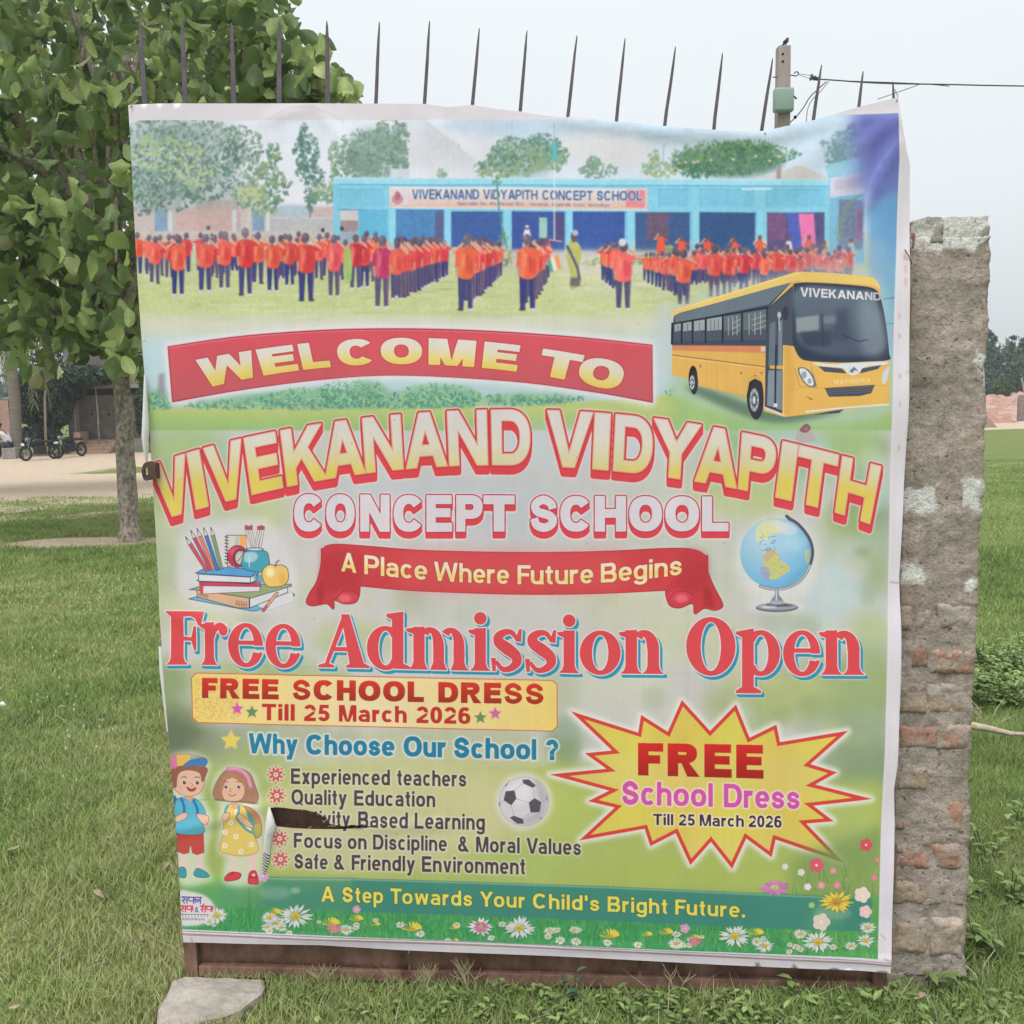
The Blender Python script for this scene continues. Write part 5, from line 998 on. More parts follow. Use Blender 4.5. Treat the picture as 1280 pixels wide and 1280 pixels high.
def pals(rng):
    U = lambda P: np.array([(195+x/4.571, 900+y/4.571) for x, y in P], float)
    C = lambda P, n=5: U(catm(P, n, True))
    glow = [C([(75, 260), (110, 190), (220, 180), (310, 240), (300, 330), (270, 420), (330, 560), (290, 780), (310, 860), (320, 910), (130, 930), (95, 600)]), C([(320, 400), (350, 300), (440, 255), (560, 300), (600, 450), (620, 680), (600, 900), (540, 940), (390, 925), (400, 780), (355, 740), (370, 500)])]
    fill(glow, (206, 210, 196), .75, 6)
    oc = (120, 90, 84); skin = (214, 176, 148)
    # boy
    fill([C([(108, 440), (90, 520), (105, 640), (125, 640), (125, 470)]), C([(115, 440), (100, 450), (100, 560), (125, 600)])], (50, 110, 160))
    fill([U([(140, 755), (172, 755), (170, 850), (145, 850)]), U([(222, 755), (258, 755), (268, 850), (236, 850)])], (216, 190, 180))
    for P in ([(132, 850), (150, 838), (172, 850), (172, 895), (135, 895)], [(222, 865), (240, 842), (270, 850), (302, 872), (304, 892), (250, 893), (222, 882)]): outl(C(P), (70, 150, 160), .7, (60, 100, 110))
    outl(U([(122, 640), (275, 640), (280, 750), (240, 764), (212, 755), (200, 700), (190, 755), (160, 764), (120, 750)]), (190, 80, 70), .7, oc)
    outl(C([(150, 440), (215, 440), (262, 470), (290, 530), (270, 560), (276, 640), (122, 642), (120, 560), (105, 540), (115, 460)]), (92, 170, 190), .6, (70, 110, 130))
    line(U(catm([(146, 445), (165, 500), (158, 545)], 5)), 3.4, (50, 120, 170)); line(U(catm([(215, 448), (240, 500), (244, 545)], 5)), 3.4, (50, 120, 170))
    outl(C([(105, 560), (150, 530), (182, 530), (176, 556), (120, 582)]), skin, .6, oc); outl(C([(240, 530), (290, 535), (310, 550), (295, 590), (250, 560)]), skin, .6, oc)
    fill([C([(176, 415), (215, 415), (215, 450), (195, 462), (176, 448)])], (204, 160, 134))
    outl(C([(100, 330), (110, 300), (190, 270), (275, 310), (280, 360), (255, 410), (190, 432), (125, 410), (95, 370)]), skin, .6, oc)
    outl(C([(85, 270), (130, 255), (220, 250), (295, 270), (290, 310), (268, 350), (255, 300), (200, 282), (150, 290), (125, 320), (118, 380), (95, 370)]), (150, 96, 80), .5, oc)
    outl(C([(78, 255), (90, 205), (150, 190), (220, 195), (280, 215), (292, 245), (270, 262), (200, 255), (130, 262), (90, 275)]), (214, 180, 90), .6, oc); fill([C([(80, 255), (92, 208), (118, 198), (124, 230), (122, 268), (88, 275)])], (206, 120, 160)); outl(C([(160, 262), (200, 225), (270, 210), (298, 228), (285, 258), (240, 256)]), (70, 124, 176), .5, oc); fill([C([(205, 200), (250, 205), (240, 214), (200, 222)])], (110, 170, 180), .8)
    for x in (165, 240): fill([U(ell(x, 352, 13, 15, 14))], (225, 210, 200)); fill([U(ell(x+1, 353, 10, 12, 12))], (90, 66, 70)); fill([U(ell(x+4, 348, 3, 4, 8))], (220, 215, 215)); line(U(catm([(x-14, 325), (x, 320), (x+14, 326)], 4)), .9, (120, 76, 66))
    line(U(catm([(205, 355), (215, 370), (206, 376)], 3)), .7, (170, 110, 96)); outl(C([(180, 378), (208, 390), (232, 380), (228, 396), (206, 404), (188, 396)]), (170, 70, 74), .5, (130, 60, 60)); fill([U(ell(145, 382, 14, 9)), U(ell(262, 380, 12, 8))], (222, 150, 136), .6, 2)
    # girl
    outl(C([(500, 490), (560, 500), (600, 560), (608, 640), (580, 670), (540, 650), (520, 560)]), (200, 130, 96), .6, oc); fill([C([(510, 495), (545, 520), (575, 600), (570, 665), (545, 650), (520, 570)])], (84, 160, 150)); fill([C([(560, 600), (600, 590), (600, 650), (575, 660)])], (160, 180, 90), .8)
    fill([U([(436, 750), (462, 750), (462, 860), (440, 862)]), U([(530, 745), (575, 745), (572, 870), (540, 872)])], (216, 190, 178))
    outl(C([(396, 900), (412, 876), (440, 862), (484, 868), (490, 884), (470, 905), (410, 914)]), (204, 72, 78), .7, (120, 50, 56)); outl(C([(532, 925), (534, 880), (548, 858), (575, 860), (590, 925), (560, 932)]), (204, 72, 78), .7, (120, 50, 56)); line(U([(430, 880), (455, 862)]), 1, (150, 50, 56)); fill([U(ell(562, 880, 10, 10, 10))], (216, 180, 168)); line(U([(540, 892), (584, 890)]), 1.2, (130, 44, 52))
    outl(C([(415, 480), (510, 488), (535, 560), (560, 640), (592, 735), (540, 765), (480, 770), (420, 760), (368, 735), (390, 640), (395, 560)]), (214, 190, 104), .6, (150, 110, 80))
    for x, y in ((433, 580), (400, 635), (462, 660), (530, 620), (398, 712), (490, 745), (550, 705), (470, 520)): fill([U(ell(x+math.cos(k*1.257)*9, y+math.sin(k*1.257)*9, 8, 8, 8)) for k in range(5)], (222, 214, 196)); fill([U(ell(x, y, 5, 5, 8))], (206, 176, 104))
    line(U(catm([(415, 485), (402, 510), (405, 530)], 4)), 3, (84, 160, 150)); line(U(catm([(478, 488), (480, 520), (470, 560), (520, 620), (560, 640)], 4)), 3, (84, 160, 150)); outl(C([(385, 540), (410, 520), (430, 530), (420, 560), (395, 572)]), skin, .6, oc); outl(C([(470, 540), (495, 530), (545, 580), (560, 610), (520, 600), (480, 568)]), skin, .6, oc)
    fill([U([(432, 460), (470, 460), (468, 500), (436, 500)])], (206, 162, 136))
    outl(C([(330, 410), (355, 340), (400, 285), (470, 270), (540, 300), (575, 380), (590, 440), (570, 470), (510, 465), (400, 455), (350, 450)]), (164, 122, 96), .6, oc)
    outl(C([(385, 350), (420, 330), (470, 320), (505, 355), (510, 410), (490, 450), (440, 462), (395, 450), (378, 400)]), skin, .5, oc); fill([C([(372, 390), (385, 330), (430, 300), (500, 330), (515, 380), (480, 345), (430, 325), (400, 350), (384, 400)])], (170, 128, 100))
    line(U(catm([(415, 275), (470, 278), (520, 310), (545, 375)], 5)), 5, (206, 128, 164)); line(U(catm([(425, 272), (475, 277), (522, 312), (546, 370)], 5)), 2, (222, 160, 184), .7)
    for x in (403, 476): fill([U(ell(x, 376, 12, 14, 12))], (222, 208, 200)); fill([U(ell(x+1, 377, 9, 11, 12))], (96, 70, 66)); fill([U(ell(x+4, 372, 3, 4, 8))], (224, 216, 214)); line(U(catm([(x-12, 350), (x, 346), (x+12, 351)], 4)), .8, (130, 90, 76))
    line(U(catm([(432, 384), (426, 402), (434, 404)], 3)), .7, (170, 110, 96)); line(U(catm([(420, 420), (438, 430), (460, 420)], 4)), 1, (170, 80, 76)); fill([U(ell(398, 408, 12, 8)), U(ell(480, 408, 12, 8))], (222, 150, 136), .6, 2)
# ================================================================= THE BANNER
img = bpy.data.images.new('poster_print', TW, TH, alpha=False, float_buffer=False)
_c = paint()
_px = np.ones((TH, TW, 4), np.float32); _px[..., :3] = _c[::-1]
img.pixels.foreach_set(_px.ravel()); img.update(); img.pack()
del _px, _c, CV, PXX, PYY
m_vinyl, n, b = node_mat('printed_vinyl'); N, L = n.nodes, n.links
ti = N.new('ShaderNodeTexImage'); ti.image = img; ti.interpolation = 'Linear'; ti.extension = 'EXTEND'
uvn = N.new('ShaderNodeUVMap'); uvn.uv_map = 'UVMap'; L.new(uvn.outputs[0], ti.inputs[0])
gn = N.new('ShaderNodeVectorMath'); gn.operation = 'SCALE'; gn.inputs['Scale'].default_value = 1.10; L.new(ti.outputs[0], gn.inputs[0])
ge = N.new('ShaderNodeNewGeometry'); mxx = N.new('ShaderNodeMix'); mxx.data_type = 'RGBA'; L.new(ge.outputs['Backfacing'], mxx.inputs[0]); L.new(gn.outputs[0], mxx.inputs[6]); mxx.inputs[7].default_value = (.72, .71, .69, 1)
L.new(mxx.outputs[2], b.inputs['Base Color']); b.inputs['Roughness'].default_value = .5; b.inputs['Specular IOR Level'].default_value = .16
tcn = N.new('ShaderNodeTexCoord'); wv = N.new('ShaderNodeTexNoise'); wv.inputs['Scale'].default_value = 9; wv.inputs['Detail'].default_value = 3; L.new(tcn.outputs['Object'], wv.inputs[0])
bpn = N.new('ShaderNodeBump'); bpn.inputs['Strength'].default_value = .10; bpn.inputs['Distance'].default_value = .01; L.new(wv.outputs[0], bpn.inputs['Height']); L.new(bpn.outputs[0], b.inputs['Normal'])
m_back = mat('white_vinyl', (.68, .67, .66), .45, .06, 12, .15, 40)

outline_px = [(160, 131), (230, 130), (300, 129.5), (400, 130), (480, 129.5), (531, 130), (560, 134.5), (590, 131.5), (620, 136.5), (649, 139), (680, 144), (709, 146.5), (722, 142.5), (735, 147), (771, 152.5), (800, 155), (831, 159), (838, 157.5), (860, 161.5), (893, 163), (925, 164.5), (956, 164), (980, 158.5), (1018, 150.5), (1050, 141), (1074, 134), (1100, 127.5), (1122, 122),
              (1126, 150), (1133, 186), (1138, 206), (1139, 265), (1138, 330), (1137, 400), (1135, 500), (1132, 580), (1128, 660), (1126, 700), (1124.5, 725), (1125.5, 780), (1124.5, 860), (1123, 900), (1121, 955), (1117.5, 985), (1119, 1030), (1116, 1100), (1114, 1160), (1112, 1214),
              (1000, 1210), (900, 1206), (700, 1196.5), (560, 1191), (500, 1188), (400, 1181), (300, 1179), (230, 1177), (228.5, 1161), (222, 1062), (213, 930), (209, 880), (205, 826), (201, 770), (196, 700), (190, 620), (187, 570), (184, 520), (181, 480), (177, 420), (170, 300)]
tear_px = [(336.5, 1008.3), (345, 1008), (356, 1009), (368, 1010.5), (380, 1012), (392, 1014), (399, 1016), (402, 1019), (407, 1020), (411, 1026), (415, 1030), (421, 1031), (430, 1032.5), (440, 1031), (452, 1031.5), (462, 1032.2), (470, 1032), (464, 1033.2), (450, 1035), (440, 1035.5), (425, 1035.5), (405, 1036.3), (385, 1035.5), (366, 1033.8), (345, 1032)]
OUT = [sz(u, v, BOFF) for u, v in outline_px]; TEAR = [sz(u+R1.normal()*.5, v+R1.normal()*.55, BOFF) for u, v in tear_px]
def dens2(P, st):
    o = []
    for a, b_ in zip(P, P[1:]+P[:1]):
        a, b_ = np.array(a), np.array(b_); k = max(1, int(np.hypot(*(b_-a))/st)); o += [tuple(a+(b_-a)*i/k) for i in range(k)]
    return o
OUT = dens2([tuple(p) for p in OUT], .012)
def inside(P, x, y):
    P = np.array(P); Q = np.roll(P, -1, 0); c = np.zeros(x.shape, bool)
    for (x1, y1), (x2, y2) in zip(P, Q):
        if y1 == y2: continue
        c ^= ((y1 > y) != (y2 > y)) & (x < (x2-x1)*(y-y1)/(y2-y1)+x1)
    return c
def near(P, x, y, d):
    P = np.array(P); r = np.zeros(x.shape, bool)
    for p in P: r |= np.hypot(x-p[0], y-p[1]) < d
    return r
from mathutils.geometry import delaunay_2d_cdt
gs, gzz = np.meshgrid(np.arange(-.03, 1.8, .0115), np.arange(.05, 2.2, .0115)); gs = gs.ravel()+R1.normal(size=gs.size)*.0006; gzz = gzz.ravel()+R1.normal(size=gzz.size)*.0006
k = inside(OUT, gs, gzz) & ~inside(TEAR, gs, gzz) & ~near(OUT[::1], gs, gzz, .006) & ~near(dens2(TEAR, .008), gs, gzz, .004)
verts2 = OUT+TEAR+list(zip(gs[k], gzz[k])); no, ntn = len(OUT), len(TEAR)
edges = [(i, (i+1) % no) for i in range(no)]+[(no+i, no+(i+1) % ntn) for i in range(ntn)]
rv, re_, rf, *_ = delaunay_2d_cdt([Vector(p) for p in verts2], edges, [], 0, 1e-6)
rv = np.array([tuple(p) for p in rv]); rf = np.array([f for f in rf if len(f) == 3])
ce = rv[rf].mean(1); k = inside(OUT, ce[:, 0], ce[:, 1]) & ~inside(TEAR, ce[:, 0], ce[:, 1]); rf = rf[k]
_a = rv[rf]; ar = (_a[:, 1, 0]-_a[:, 0, 0])*(_a[:, 2, 1]-_a[:, 0, 1])-(_a[:, 2, 0]-_a[:, 0, 0])*(_a[:, 1, 1]-_a[:, 0, 1]); rf[ar < 0] = rf[ar < 0][:, ::-1]
def drape(s, z):
    """how far the vinyl stands off its plane (towards the viewer +)"""
    d = .004*np.sin(s*4.2+1)*np.sin(z*3+.5)+.0022*np.sin(s*17+z*3)*sm(.2, 1.7, z)
    # swags hanging between the tied points of the top edge
    cs, cz = sz(1120, 124, BOFF); dx, dz = cs-s, cz-z; r = np.hypot(dx, dz)+1e-5; a = np.arctan2(dz, dx)
    d += .0035*np.sin(a*13+.6)*np.exp(-r*2.2)*sm(.02, .2, r)
    # the diagonal pull in the upper right corner
    for (u1, v1), (u2, v2), h, w in [((1120, 182), (1078, 262), .007, .014), ((1122, 150), (1060, 190), .005, .018), ((700, 150), (830, 166), .004, .012), ((820, 166), (960, 172), .005, .014), ((960, 172), (1060, 150), .004, .014), ((530, 148), (590, 200), .003, .02), ((337, 150), (380, 136), .003, .012), ((395, 136), (440, 190), .003, .014), ((200, 760), (300, 800), .003, .03), ((215, 1040), (335, 1005), .005, .014), ((470, 1034), (560, 1030), .003, .010)]:
        p, q = np.array(sz(u1, v1, BOFF)), np.array(sz(u2, v2, BOFF)); e_ = q-p; l = np.hypot(*e_); e_ = e_/l
        t = (s-p[0])*e_[0]+(z-p[1])*e_[1]; n_ = (s-p[0])*-e_[1]+(z-p[1])*e_[0]
        d += h*np.exp(-(n_/w)**2)*sm(-.05, .03, t)*(1-sm(l-.04, l+.06, t))
    # loose right border and left border wave, hem at the bottom
    d += .006*np.sin(z*9+.7)*sm(1.66, 1.76, s)+.003*np.sin(z*23)*sm(1.70, 1.76, s)+.006*np.sin(z*7+2)*(1-sm(-.0, .08, s))
    _hs = .1485-(s-.0137)*.0165
    d += .004*np.exp(-((z-_hs)/.004)**2)-.003*sm(0, .03, _hs-z)
    top = 2.13-.0*s
    d += .003*sm(1.98, 2.12, z)*np.sin(s*11+.3)*sm(.45, .8, s)
    return d+.002
dd = drape(rv[:, 0], rv[:, 1])
P3 = A_[None]+EX_[None]*rv[:, :1]+N_[None]*(BOFF+dd)[:, None]; P3[:, 2] = rv[:, 1]
if (np.cross(P3[rf[0, 1]]-P3[rf[0, 0]], P3[rf[0, 2]]-P3[rf[0, 0]]) @ N_) < 0: rf = rf[:, ::-1].copy()
me = mesh_np('printed_sheet', P3, rf, m_vinyl, smooth=True)
uv = me.uv_layers.new(name='UVMap'); uvv = np.stack([(rv[:, 0]-S0)*K/TW, 1-(Z1-rv[:, 1])*K/TH], 1)[rf.ravel()]; uv.data.foreach_set('uv', uvv.astype(np.float32).ravel())
banner = thing('banner', 'large printed vinyl school admission banner hung over the rusty iron gate', 'banner', tuple(gate_pt(.88, .12, BOFF)))
def child(o, par):
    o.parent = par; o.matrix_parent_inverse = (Matrix.Translation(par.location) @ par.rotation_euler.to_matrix().to_4x4()).inverted(); return o
child(obj('printed_sheet', me), banner)
# curled white flap of the torn slit
def ribbon_patch(name, rows, mtl, par, label=None):
    """rows of (u, v, standoff) sight points, equal length"""
    V = []; n_ = len(rows[0])
    for r in rows:
        for u, v, o_ in r: V.append(at_gate(u, v, BOFF+o_))
    F = [(i*n_+j, i*n_+j+1, (i+1)*n_+j+1, (i+1)*n_+j) for i in range(len(rows)-1) for j in range(n_-1)]
    me = mesh_np(name, V, F, mtl, smooth=True); o = child(obj(name, me), par)
    if label: o['label'] = label
    return o
ribbon_patch('torn_flap', [[(335.5, 1008, .006), (336.3, 1008, .009), (337.0, 1008.5, .006)], [(333, 1020, .008), (337, 1020, .02), (341.5, 1020.5, .008)], [(331.5, 1031, .008), (338, 1032, .026), (345.3, 1033.5, .008)], [(330.5, 1043, .008), (335, 1044, .022), (341, 1045.5, .008)], [(329.5, 1056, .008), (333, 1056, .016), (338.5, 1056.5, .007)], [(329, 1068, .007), (332.5, 1068, .012), (337.5, 1069, .007)]], m_back, banner, 'curled white underside of the torn vinyl')
m_strip, n, b = node_mat('striped_vinyl'); N, L = n.nodes, n.links
wv = N.new('ShaderNodeTexWave'); wv.inputs['Scale'].default_value = 46; wv.inputs['Distortion'].default_value = 2.0; tcn = N.new('ShaderNodeTexCoord'); mp = N.new('ShaderNodeMapping'); mp.inputs['Rotation'].default_value = (0, .9, 0); L.new(tcn.outputs['Object'], mp.inputs[0]); L.new(mp.outputs[0], wv.inputs[0]); cr = N.new('ShaderNodeValToRGB'); cr.color_ramp.interpolation = 'CONSTANT'; cr.color_ramp.elements[0].color = (.06, .055, .06, 1); cr.color_ramp.elements[1].position = .42; cr.color_ramp.elements[1].color = (.62, .61, .58, 1); L.new(wv.outputs[0], cr.inputs[0]); L.new(cr.outputs[0], b.inputs['Base Color']); b.inputs['Roughness'].default_value = .5
ribbon_patch('curled_edge', [[(329, 1066, .008), (333, 1066, .013), (338, 1067, .008)], [(328.5, 1076, .007), (332.5, 1077, .011), (336.5, 1078, .007)], [(328.5, 1086, .006), (331.5, 1087, .009), (333.5, 1088, .006)], [(329, 1094, .005), (330, 1094.5, .006), (331, 1095, .005)]], m_strip, banner, 'striped curled tip below the tear')
ribbon_patch('side_flap', [[(180, 468, .004), (181.5, 468, .008), (182.5, 468, .003)], [(178.8, 500, .006), (181, 500, .014), (184.5, 500, .004)], [(177.5, 530, .008), (181.5, 530, .018), (186.5, 532, .004)], [(176.8, 546, .008), (181.5, 546, .018), (186, 548, .004)], [(179, 562, .006), (182.5, 562, .012), (185.5, 563, .004)], [(181.5, 577, .004), (183, 577, .006), (184.5, 578, .003)]], m_back, banner, 'folded back white left edge')
ribbon_patch('side_flap', [[(198.0, 808, .003), (201, 808, .006), (203.5, 809, .003)], [(199.5, 840, .005), (203, 840, .010), (206, 841, .003)], [(203.5, 875, .005), (206.5, 875, .009), (209, 876, .003)], [(208.5, 915, .003), (210, 915, .005), (212, 916, .002)]], m_back, banner)
# loose threads along the torn edge
mb = MB()
for _ in range(16):
    i = int(R1.integers(2, 16)) if R1.random() < .7 else int(R1.integers(17, 25)); u, v = tear_px[i]; dn = 1 if i < 17 else -1; a = at_gate(u+R1.normal()*3, v-1*dn, BOFF+.004); b_ = at_gate(u+R1.normal()*4, v+dn*R1.uniform(1, 3.5), BOFF-.002); mb.tube([a, (a+b_)/2+np.array([R1.normal()*.002, -.003, 0]), b_], .00030, 3, False)
child(mb.build('frayed_threads', m_back), banner)['kind'] = 'stuff'
# cord ties at the corners and on the top rail
m_cord = mat('jute_cord', (.32, .27, .2), .9, .3, 60)
for u, v, u2, v2 in ((1121, 126, 1119, 112), (163, 134, 172, 126), (956, 166, 957, 172), (1131, 312, 1140, 330)):
    a, b_ = at_gate(u, v, BOFF+.006), at_gate(u2, v2, .0)
    child(MB().tube([a, a*.5+b_*.5+np.array([0, -.01, -.004]), b_], .0016, 5).build('tie_cord', m_cord), banner)

# ================================================================= THE GATE
m_rust = mat('rusty_iron', (.19, .092, .066), .78, .40, 14, .45, 90, c2=(.30, .18, .135), spec=.25, stretch=(1, 1, .5))
m_rust2 = mat('brown_painted_iron', (.085, .05, .042), .62, .35, 20, .3, 120, c2=(.13, .082, .066))
m_spike = mat('dark_iron', (.105, .085, .105), .55, .2, 40, .15, 150, c2=(.14, .115, .135), spec=.35)
gate = thing('iron_gate', 'rusty brown sheet iron gate topped with spikes, mostly covered by the banner', 'gate', tuple(gate_pt(.88, 0)))
GW = 1.752
zb0, zb1 = sz(300, 1208, 0)[1], .012
zr = sz(300, 1209, 0)[1]
for s0, s1 in ((.0, .034), (GW-.034, GW)):
    child(MB().box(s0, -.002, .006, s1, .034, 2.09 if s0 < 1 else 1.93, frame_mat(0, 0)).build('frame_stile', m_rust, None, bevel=.002), gate)
child(MB().box(.036, .0, .010, GW-.036, .032, zr, frame_mat(0, 0)).build('bottom_rail', m_rust, None, bevel=.002), gate)
for zz in (1.05,): child(MB().box(.036, .0, zz, GW-.036, .030, zz+.04, frame_mat(0, 0)).build('middle_rail', m_rust, None, bevel=.002), gate)
bar_px = [(168, 128), (290, 127), (408, 128), (469, 129), (530, 131), (590, 134.5), (649, 140), (709, 147), (771, 153), (831, 160), (893, 167), (955, 174), (1017, 181), (1073, 190), (1119, 203)]
BAR = [sz(u, v, 0) for u, v in bar_px]
mb = MB(); Mg = frame_mat(0, 0); V = []; F = []
for s_, z_ in BAR:
    for y_, dz in ((-.004, -.03), (.028, -.03), (.028, 0), (-.004, 0)): V.append(tuple(Mg @ Vector((s_, y_, z_+dz-.003))))
for i in range(len(BAR)-1):
    for k in range(4): F.append((i*4+k, i*4+(k+1) % 4, i*4+4+(k+1) % 4, i*4+4+k))
F += [(3, 2, 1, 0), tuple(len(V)-4+k for k in range(4))]
child(mb.add(V, F).build('top_rail', m_rust2), gate)
# sheet iron infill: two sheets meeting at a seam, slightly buckled
for s0, s1 in ((.030, .577), (.583, 1.155), (1.161, GW-.030)):
    nx, nz_ = 24, 60; gx, gy = np.meshgrid(np.linspace(s0, s1, nx), np.linspace(.03, 1.0, nz_)); gy = .03+(gy-.03)/.97*(np.interp(gx, [p[0] for p in BAR], [p[1] for p in BAR])-.06)
    dep = .014+.004*np.sin(gx*9+gy*2)+.002*np.sin(gy*14+gx*5)+np.where(np.isclose(gx, s0) | np.isclose(gx, s1), -.003, 0)
    P = A_[None, None]+EX_*gx[..., None]-N_*dep[..., None]; P[..., 2] = gy
    idx = np.arange(nx*nz_).reshape(nz_, nx); Fq = np.stack([idx[:-1, :-1], idx[:-1, 1:], idx[1:, 1:], idx[1:, :-1]], -1).reshape(-1, 4)
    o = child(obj('sheet_panel', mesh_np('sheet_panel', P.reshape(-1, 3), Fq, m_rust, smooth=True)), gate)
    md = o.modifiers.new('thick', 'SOLIDIFY'); md.thickness = .0015
spk = [((172, 22), (178, 127)), ((225, 21), (229, 127)), ((287, 26), (290, 127)), ((347, 22), (347, 127)), ((407, 24), (408, 128)), ((473, 25), (468.5, 129)), ((536, 24), (529.5, 130)), ((598.5, 33), (589.5, 132)), ((658.5, 36), (649.5, 139)), ((721, 42), (709.5, 146)), ((781.5, 45.5), (770.5, 152)), ((845, 56), (831, 159)), ((904, 64), (893, 163)), ((967, 71), (953, 163)), ((1028.5, 79), (1018, 150)), ((1080.5, 87), (1075, 133)), ((1118, 100), (1119.5, 128))]
for (u1, v1), (u0, v0) in spk:
    t_ = np.array(sz(u1, v1, 0)); q_ = np.array(sz(u0, v0, 0)); zb = np.interp(q_[0], [p[0] for p in BAR], [p[1] for p in BAR])-.008
    d_ = (t_-q_)/np.hypot(*(t_-q_)); b0 = q_+d_*((zb-q_[1])/d_[1]); Ls = np.hypot(*(t_-b0))
    V = []; w0 = .0050 if u0 < 420 else .0037
    for f_, w_ in ((0, w0*1.05), (.25, w0), (.55, w0*.92), (.8, w0*.72), (.95, w0*.45), (1, .0010)):
        c_ = b0+d_*Ls*f_; j = R1.normal()*.0003
        for a_, c2 in ((-1, -1), (1, -1), (1, 1), (-1, 1)): V.append(tuple(Mg @ Vector((c_[0]+a_*w_+j, .012+c2*w_*.55, c_[1]))))
    F = [(i*4+k, i*4+(k+1) % 4, i*4+4+(k+1) % 4, i*4+4+k) for i in range(5) for k in range(4)]+[(3, 2, 1, 0), (20, 21, 22, 23)]
    child(MB().add(V, F).build('spike', m_spike), gate)
# latch: a bent plate with a slotted hole at the left stile
lp = [(0, 0)]
def plate(outer, hole, th, M, name, mtl, par):
    n_ = len(outer); V = []; F = []
    for y_ in (0, th):
        V += [tuple(M @ Vector((x, y_, z))) for x, z in outer]+[tuple(M @ Vector((x, y_, z))) for x, z in hole]
    T = 2*n_
    for i in range(n_):
        j = (i+1) % n_
        F += [(i, j, n_+j, n_+i), (T+j, T+i, T+n_+i, T+n_+j), (i, T+i, T+j, j), (n_+i, n_+j, T+n_+j, T+n_+i)]
    return child(MB().add(V, F).build(name, mtl, None), par)
th_ = np.linspace(0, 2*math.pi, 20, endpoint=False)
so_ = np.array([sz(u, v, .035) for u, v in catm([(192, 576.5), (183, 578), (179.5, 586), (180, 594), (183, 600), (188, 600), (193, 598), (193.5, 590), (193, 582)], 3, True)]); 
if True:
    cxy = np.array(sz(185, 588.5, .035)); ang = np.arctan2(so_[:, 1]-cxy[1], so_[:, 0]-cxy[0]); hl = np.array([(cxy[0]+.0042*math.cos(a), cxy[1]+.010*math.sin(a)) for a in ang])
    plate([tuple(p) for p in so_], [tuple(p) for p in hl], .006, frame_mat(0, 0, .045), 'latch_plate', m_rust2, gate)
    a0 = sz(192, 588, .03); child(MB().box(a0[0]-.004, -.046, a0[1]-.018, a0[0]+.012, .0, a0[1]+.018, frame_mat(0, 0)).build('latch_bracket', m_rust2), gate)
for zz in (.3, 1.6): child(MB().tube([gate_pt(GW+.006, zz, -.01), gate_pt(GW+.006, zz+.09, -.01)], .012, 10).build('hinge', m_rust), gate)

# ================================================================= THE PILLAR
POFF = -.045                                   # its face lies 4.5 cm behind the gate face
sr_t, zt = sz(1235, 269, POFF); sr_b, zbb = sz(1201.5, 1192, POFF); sl_ = 1.772
pillar = thing('gate_pillar', 'rough brick gate pillar with crumbling grey plaster and whitewash patches', 'pillar', tuple(gate_pt(1.88, 0, POFF-.12)))
Mp = frame_mat(0, 0, POFF)
def vn(P, sc, seed=0.0, octv=4):
    return np.array([mnoise.fractal(Vector((p[0]*sc+seed, p[1]*sc-seed, p[2]*sc+seed*.7)), 1.0, 2.1, octv) for p in P])
def col_block(name, s0, s1, z0, z1, dep, st, amp, seed, top_amp=0, mtl=None, right=None, tonef=None):
    """closed rough block in gate coordinates: local (s, depth, z)"""
    ns, nd, nz_ = max(2, int((s1-s0)/st)), max(2, int(dep/(st*2))), max(2, int((z1-z0)/st))
    ring = [(i/ns, 0) for i in range(ns)]+[(1, j/nd) for j in range(nd)]+[(1-i/ns, 1) for i in range(ns)]+[(0, 1-j/nd) for j in range(nd)]
    V = []; m_ = len(ring)
    for k_ in range(nz_+1):
        z = z0+(z1-z0)*k_/nz_
        for a, b_ in ring: V.append((s0+(s1-s0)*a, b_*dep, z))
    V = np.array(V); cen = np.array([(s0+s1)/2, dep/2, 0]); 
    F = [(k_*m_+i, k_*m_+(i+1) % m_, (k_+1)*m_+(i+1) % m_, (k_+1)*m_+i) for k_ in range(nz_) for i in range(m_)]
    nrm = np.zeros_like(V); eps = 1e-6
    nrm[:, 1] -= (V[:, 1] < eps); nrm[:, 1] += (V[:, 1] > dep-eps); nrm[:, 0] -= (V[:, 0] < s0+eps); nrm[:, 0] += (V[:, 0] > s1-eps)
    nz1 = vn(V, 9, seed); nz2 = vn(V, 38, seed+3); nz3 = vn(V, 110, seed+5, 2)
    disp = amp*(nz1*1.0+nz2*.55+nz3*.3)
    W_ = V+nrm*disp[:, None]
    if right is not None: W_[:, 0] += (V[:, 0] > s1-eps)*right(V[:, 2])
    W_[:, 2] += (V[:, 2] > z1-eps)*top_amp*(nz1+nz2)
    # caps (fans)
    base = len(W_); caps = [[(s0+s1)/2, dep/2, z0], [(s0+s1)/2, dep/2, z1+top_amp*.4]]
    W_ = np.concatenate([W_, caps]); tri = []
    for i in range(m_): tri.append((i, base, (i+1) % m_, (i+1) % m_)); tri.append((nz_*m_+i, nz_*m_+(i+1) % m_, base+1, base+1))
    X = np.array([tuple(Mp @ Vector(p)) for p in W_])
    me = bpy.data.meshes.new(name); me.from_pydata([tuple(p) for p in X], [], F+[t[:3] for t in tri]); me.update()
    me.polygons.foreach_set('use_smooth', [True]*len(me.polygons))
    if tonef is not None:
        a = me.color_attributes.new('tone', 'FLOAT_COLOR', 'POINT'); c = tonef(W_, np.concatenate([nz1, [0, 0]]), np.concatenate([nz2, [0, 0]])); a.data.foreach_set('color', np.concatenate([c, np.ones((len(c), 1))], 1).astype(np.float32).ravel())
    if mtl: me.materials.append(mtl)
    return me
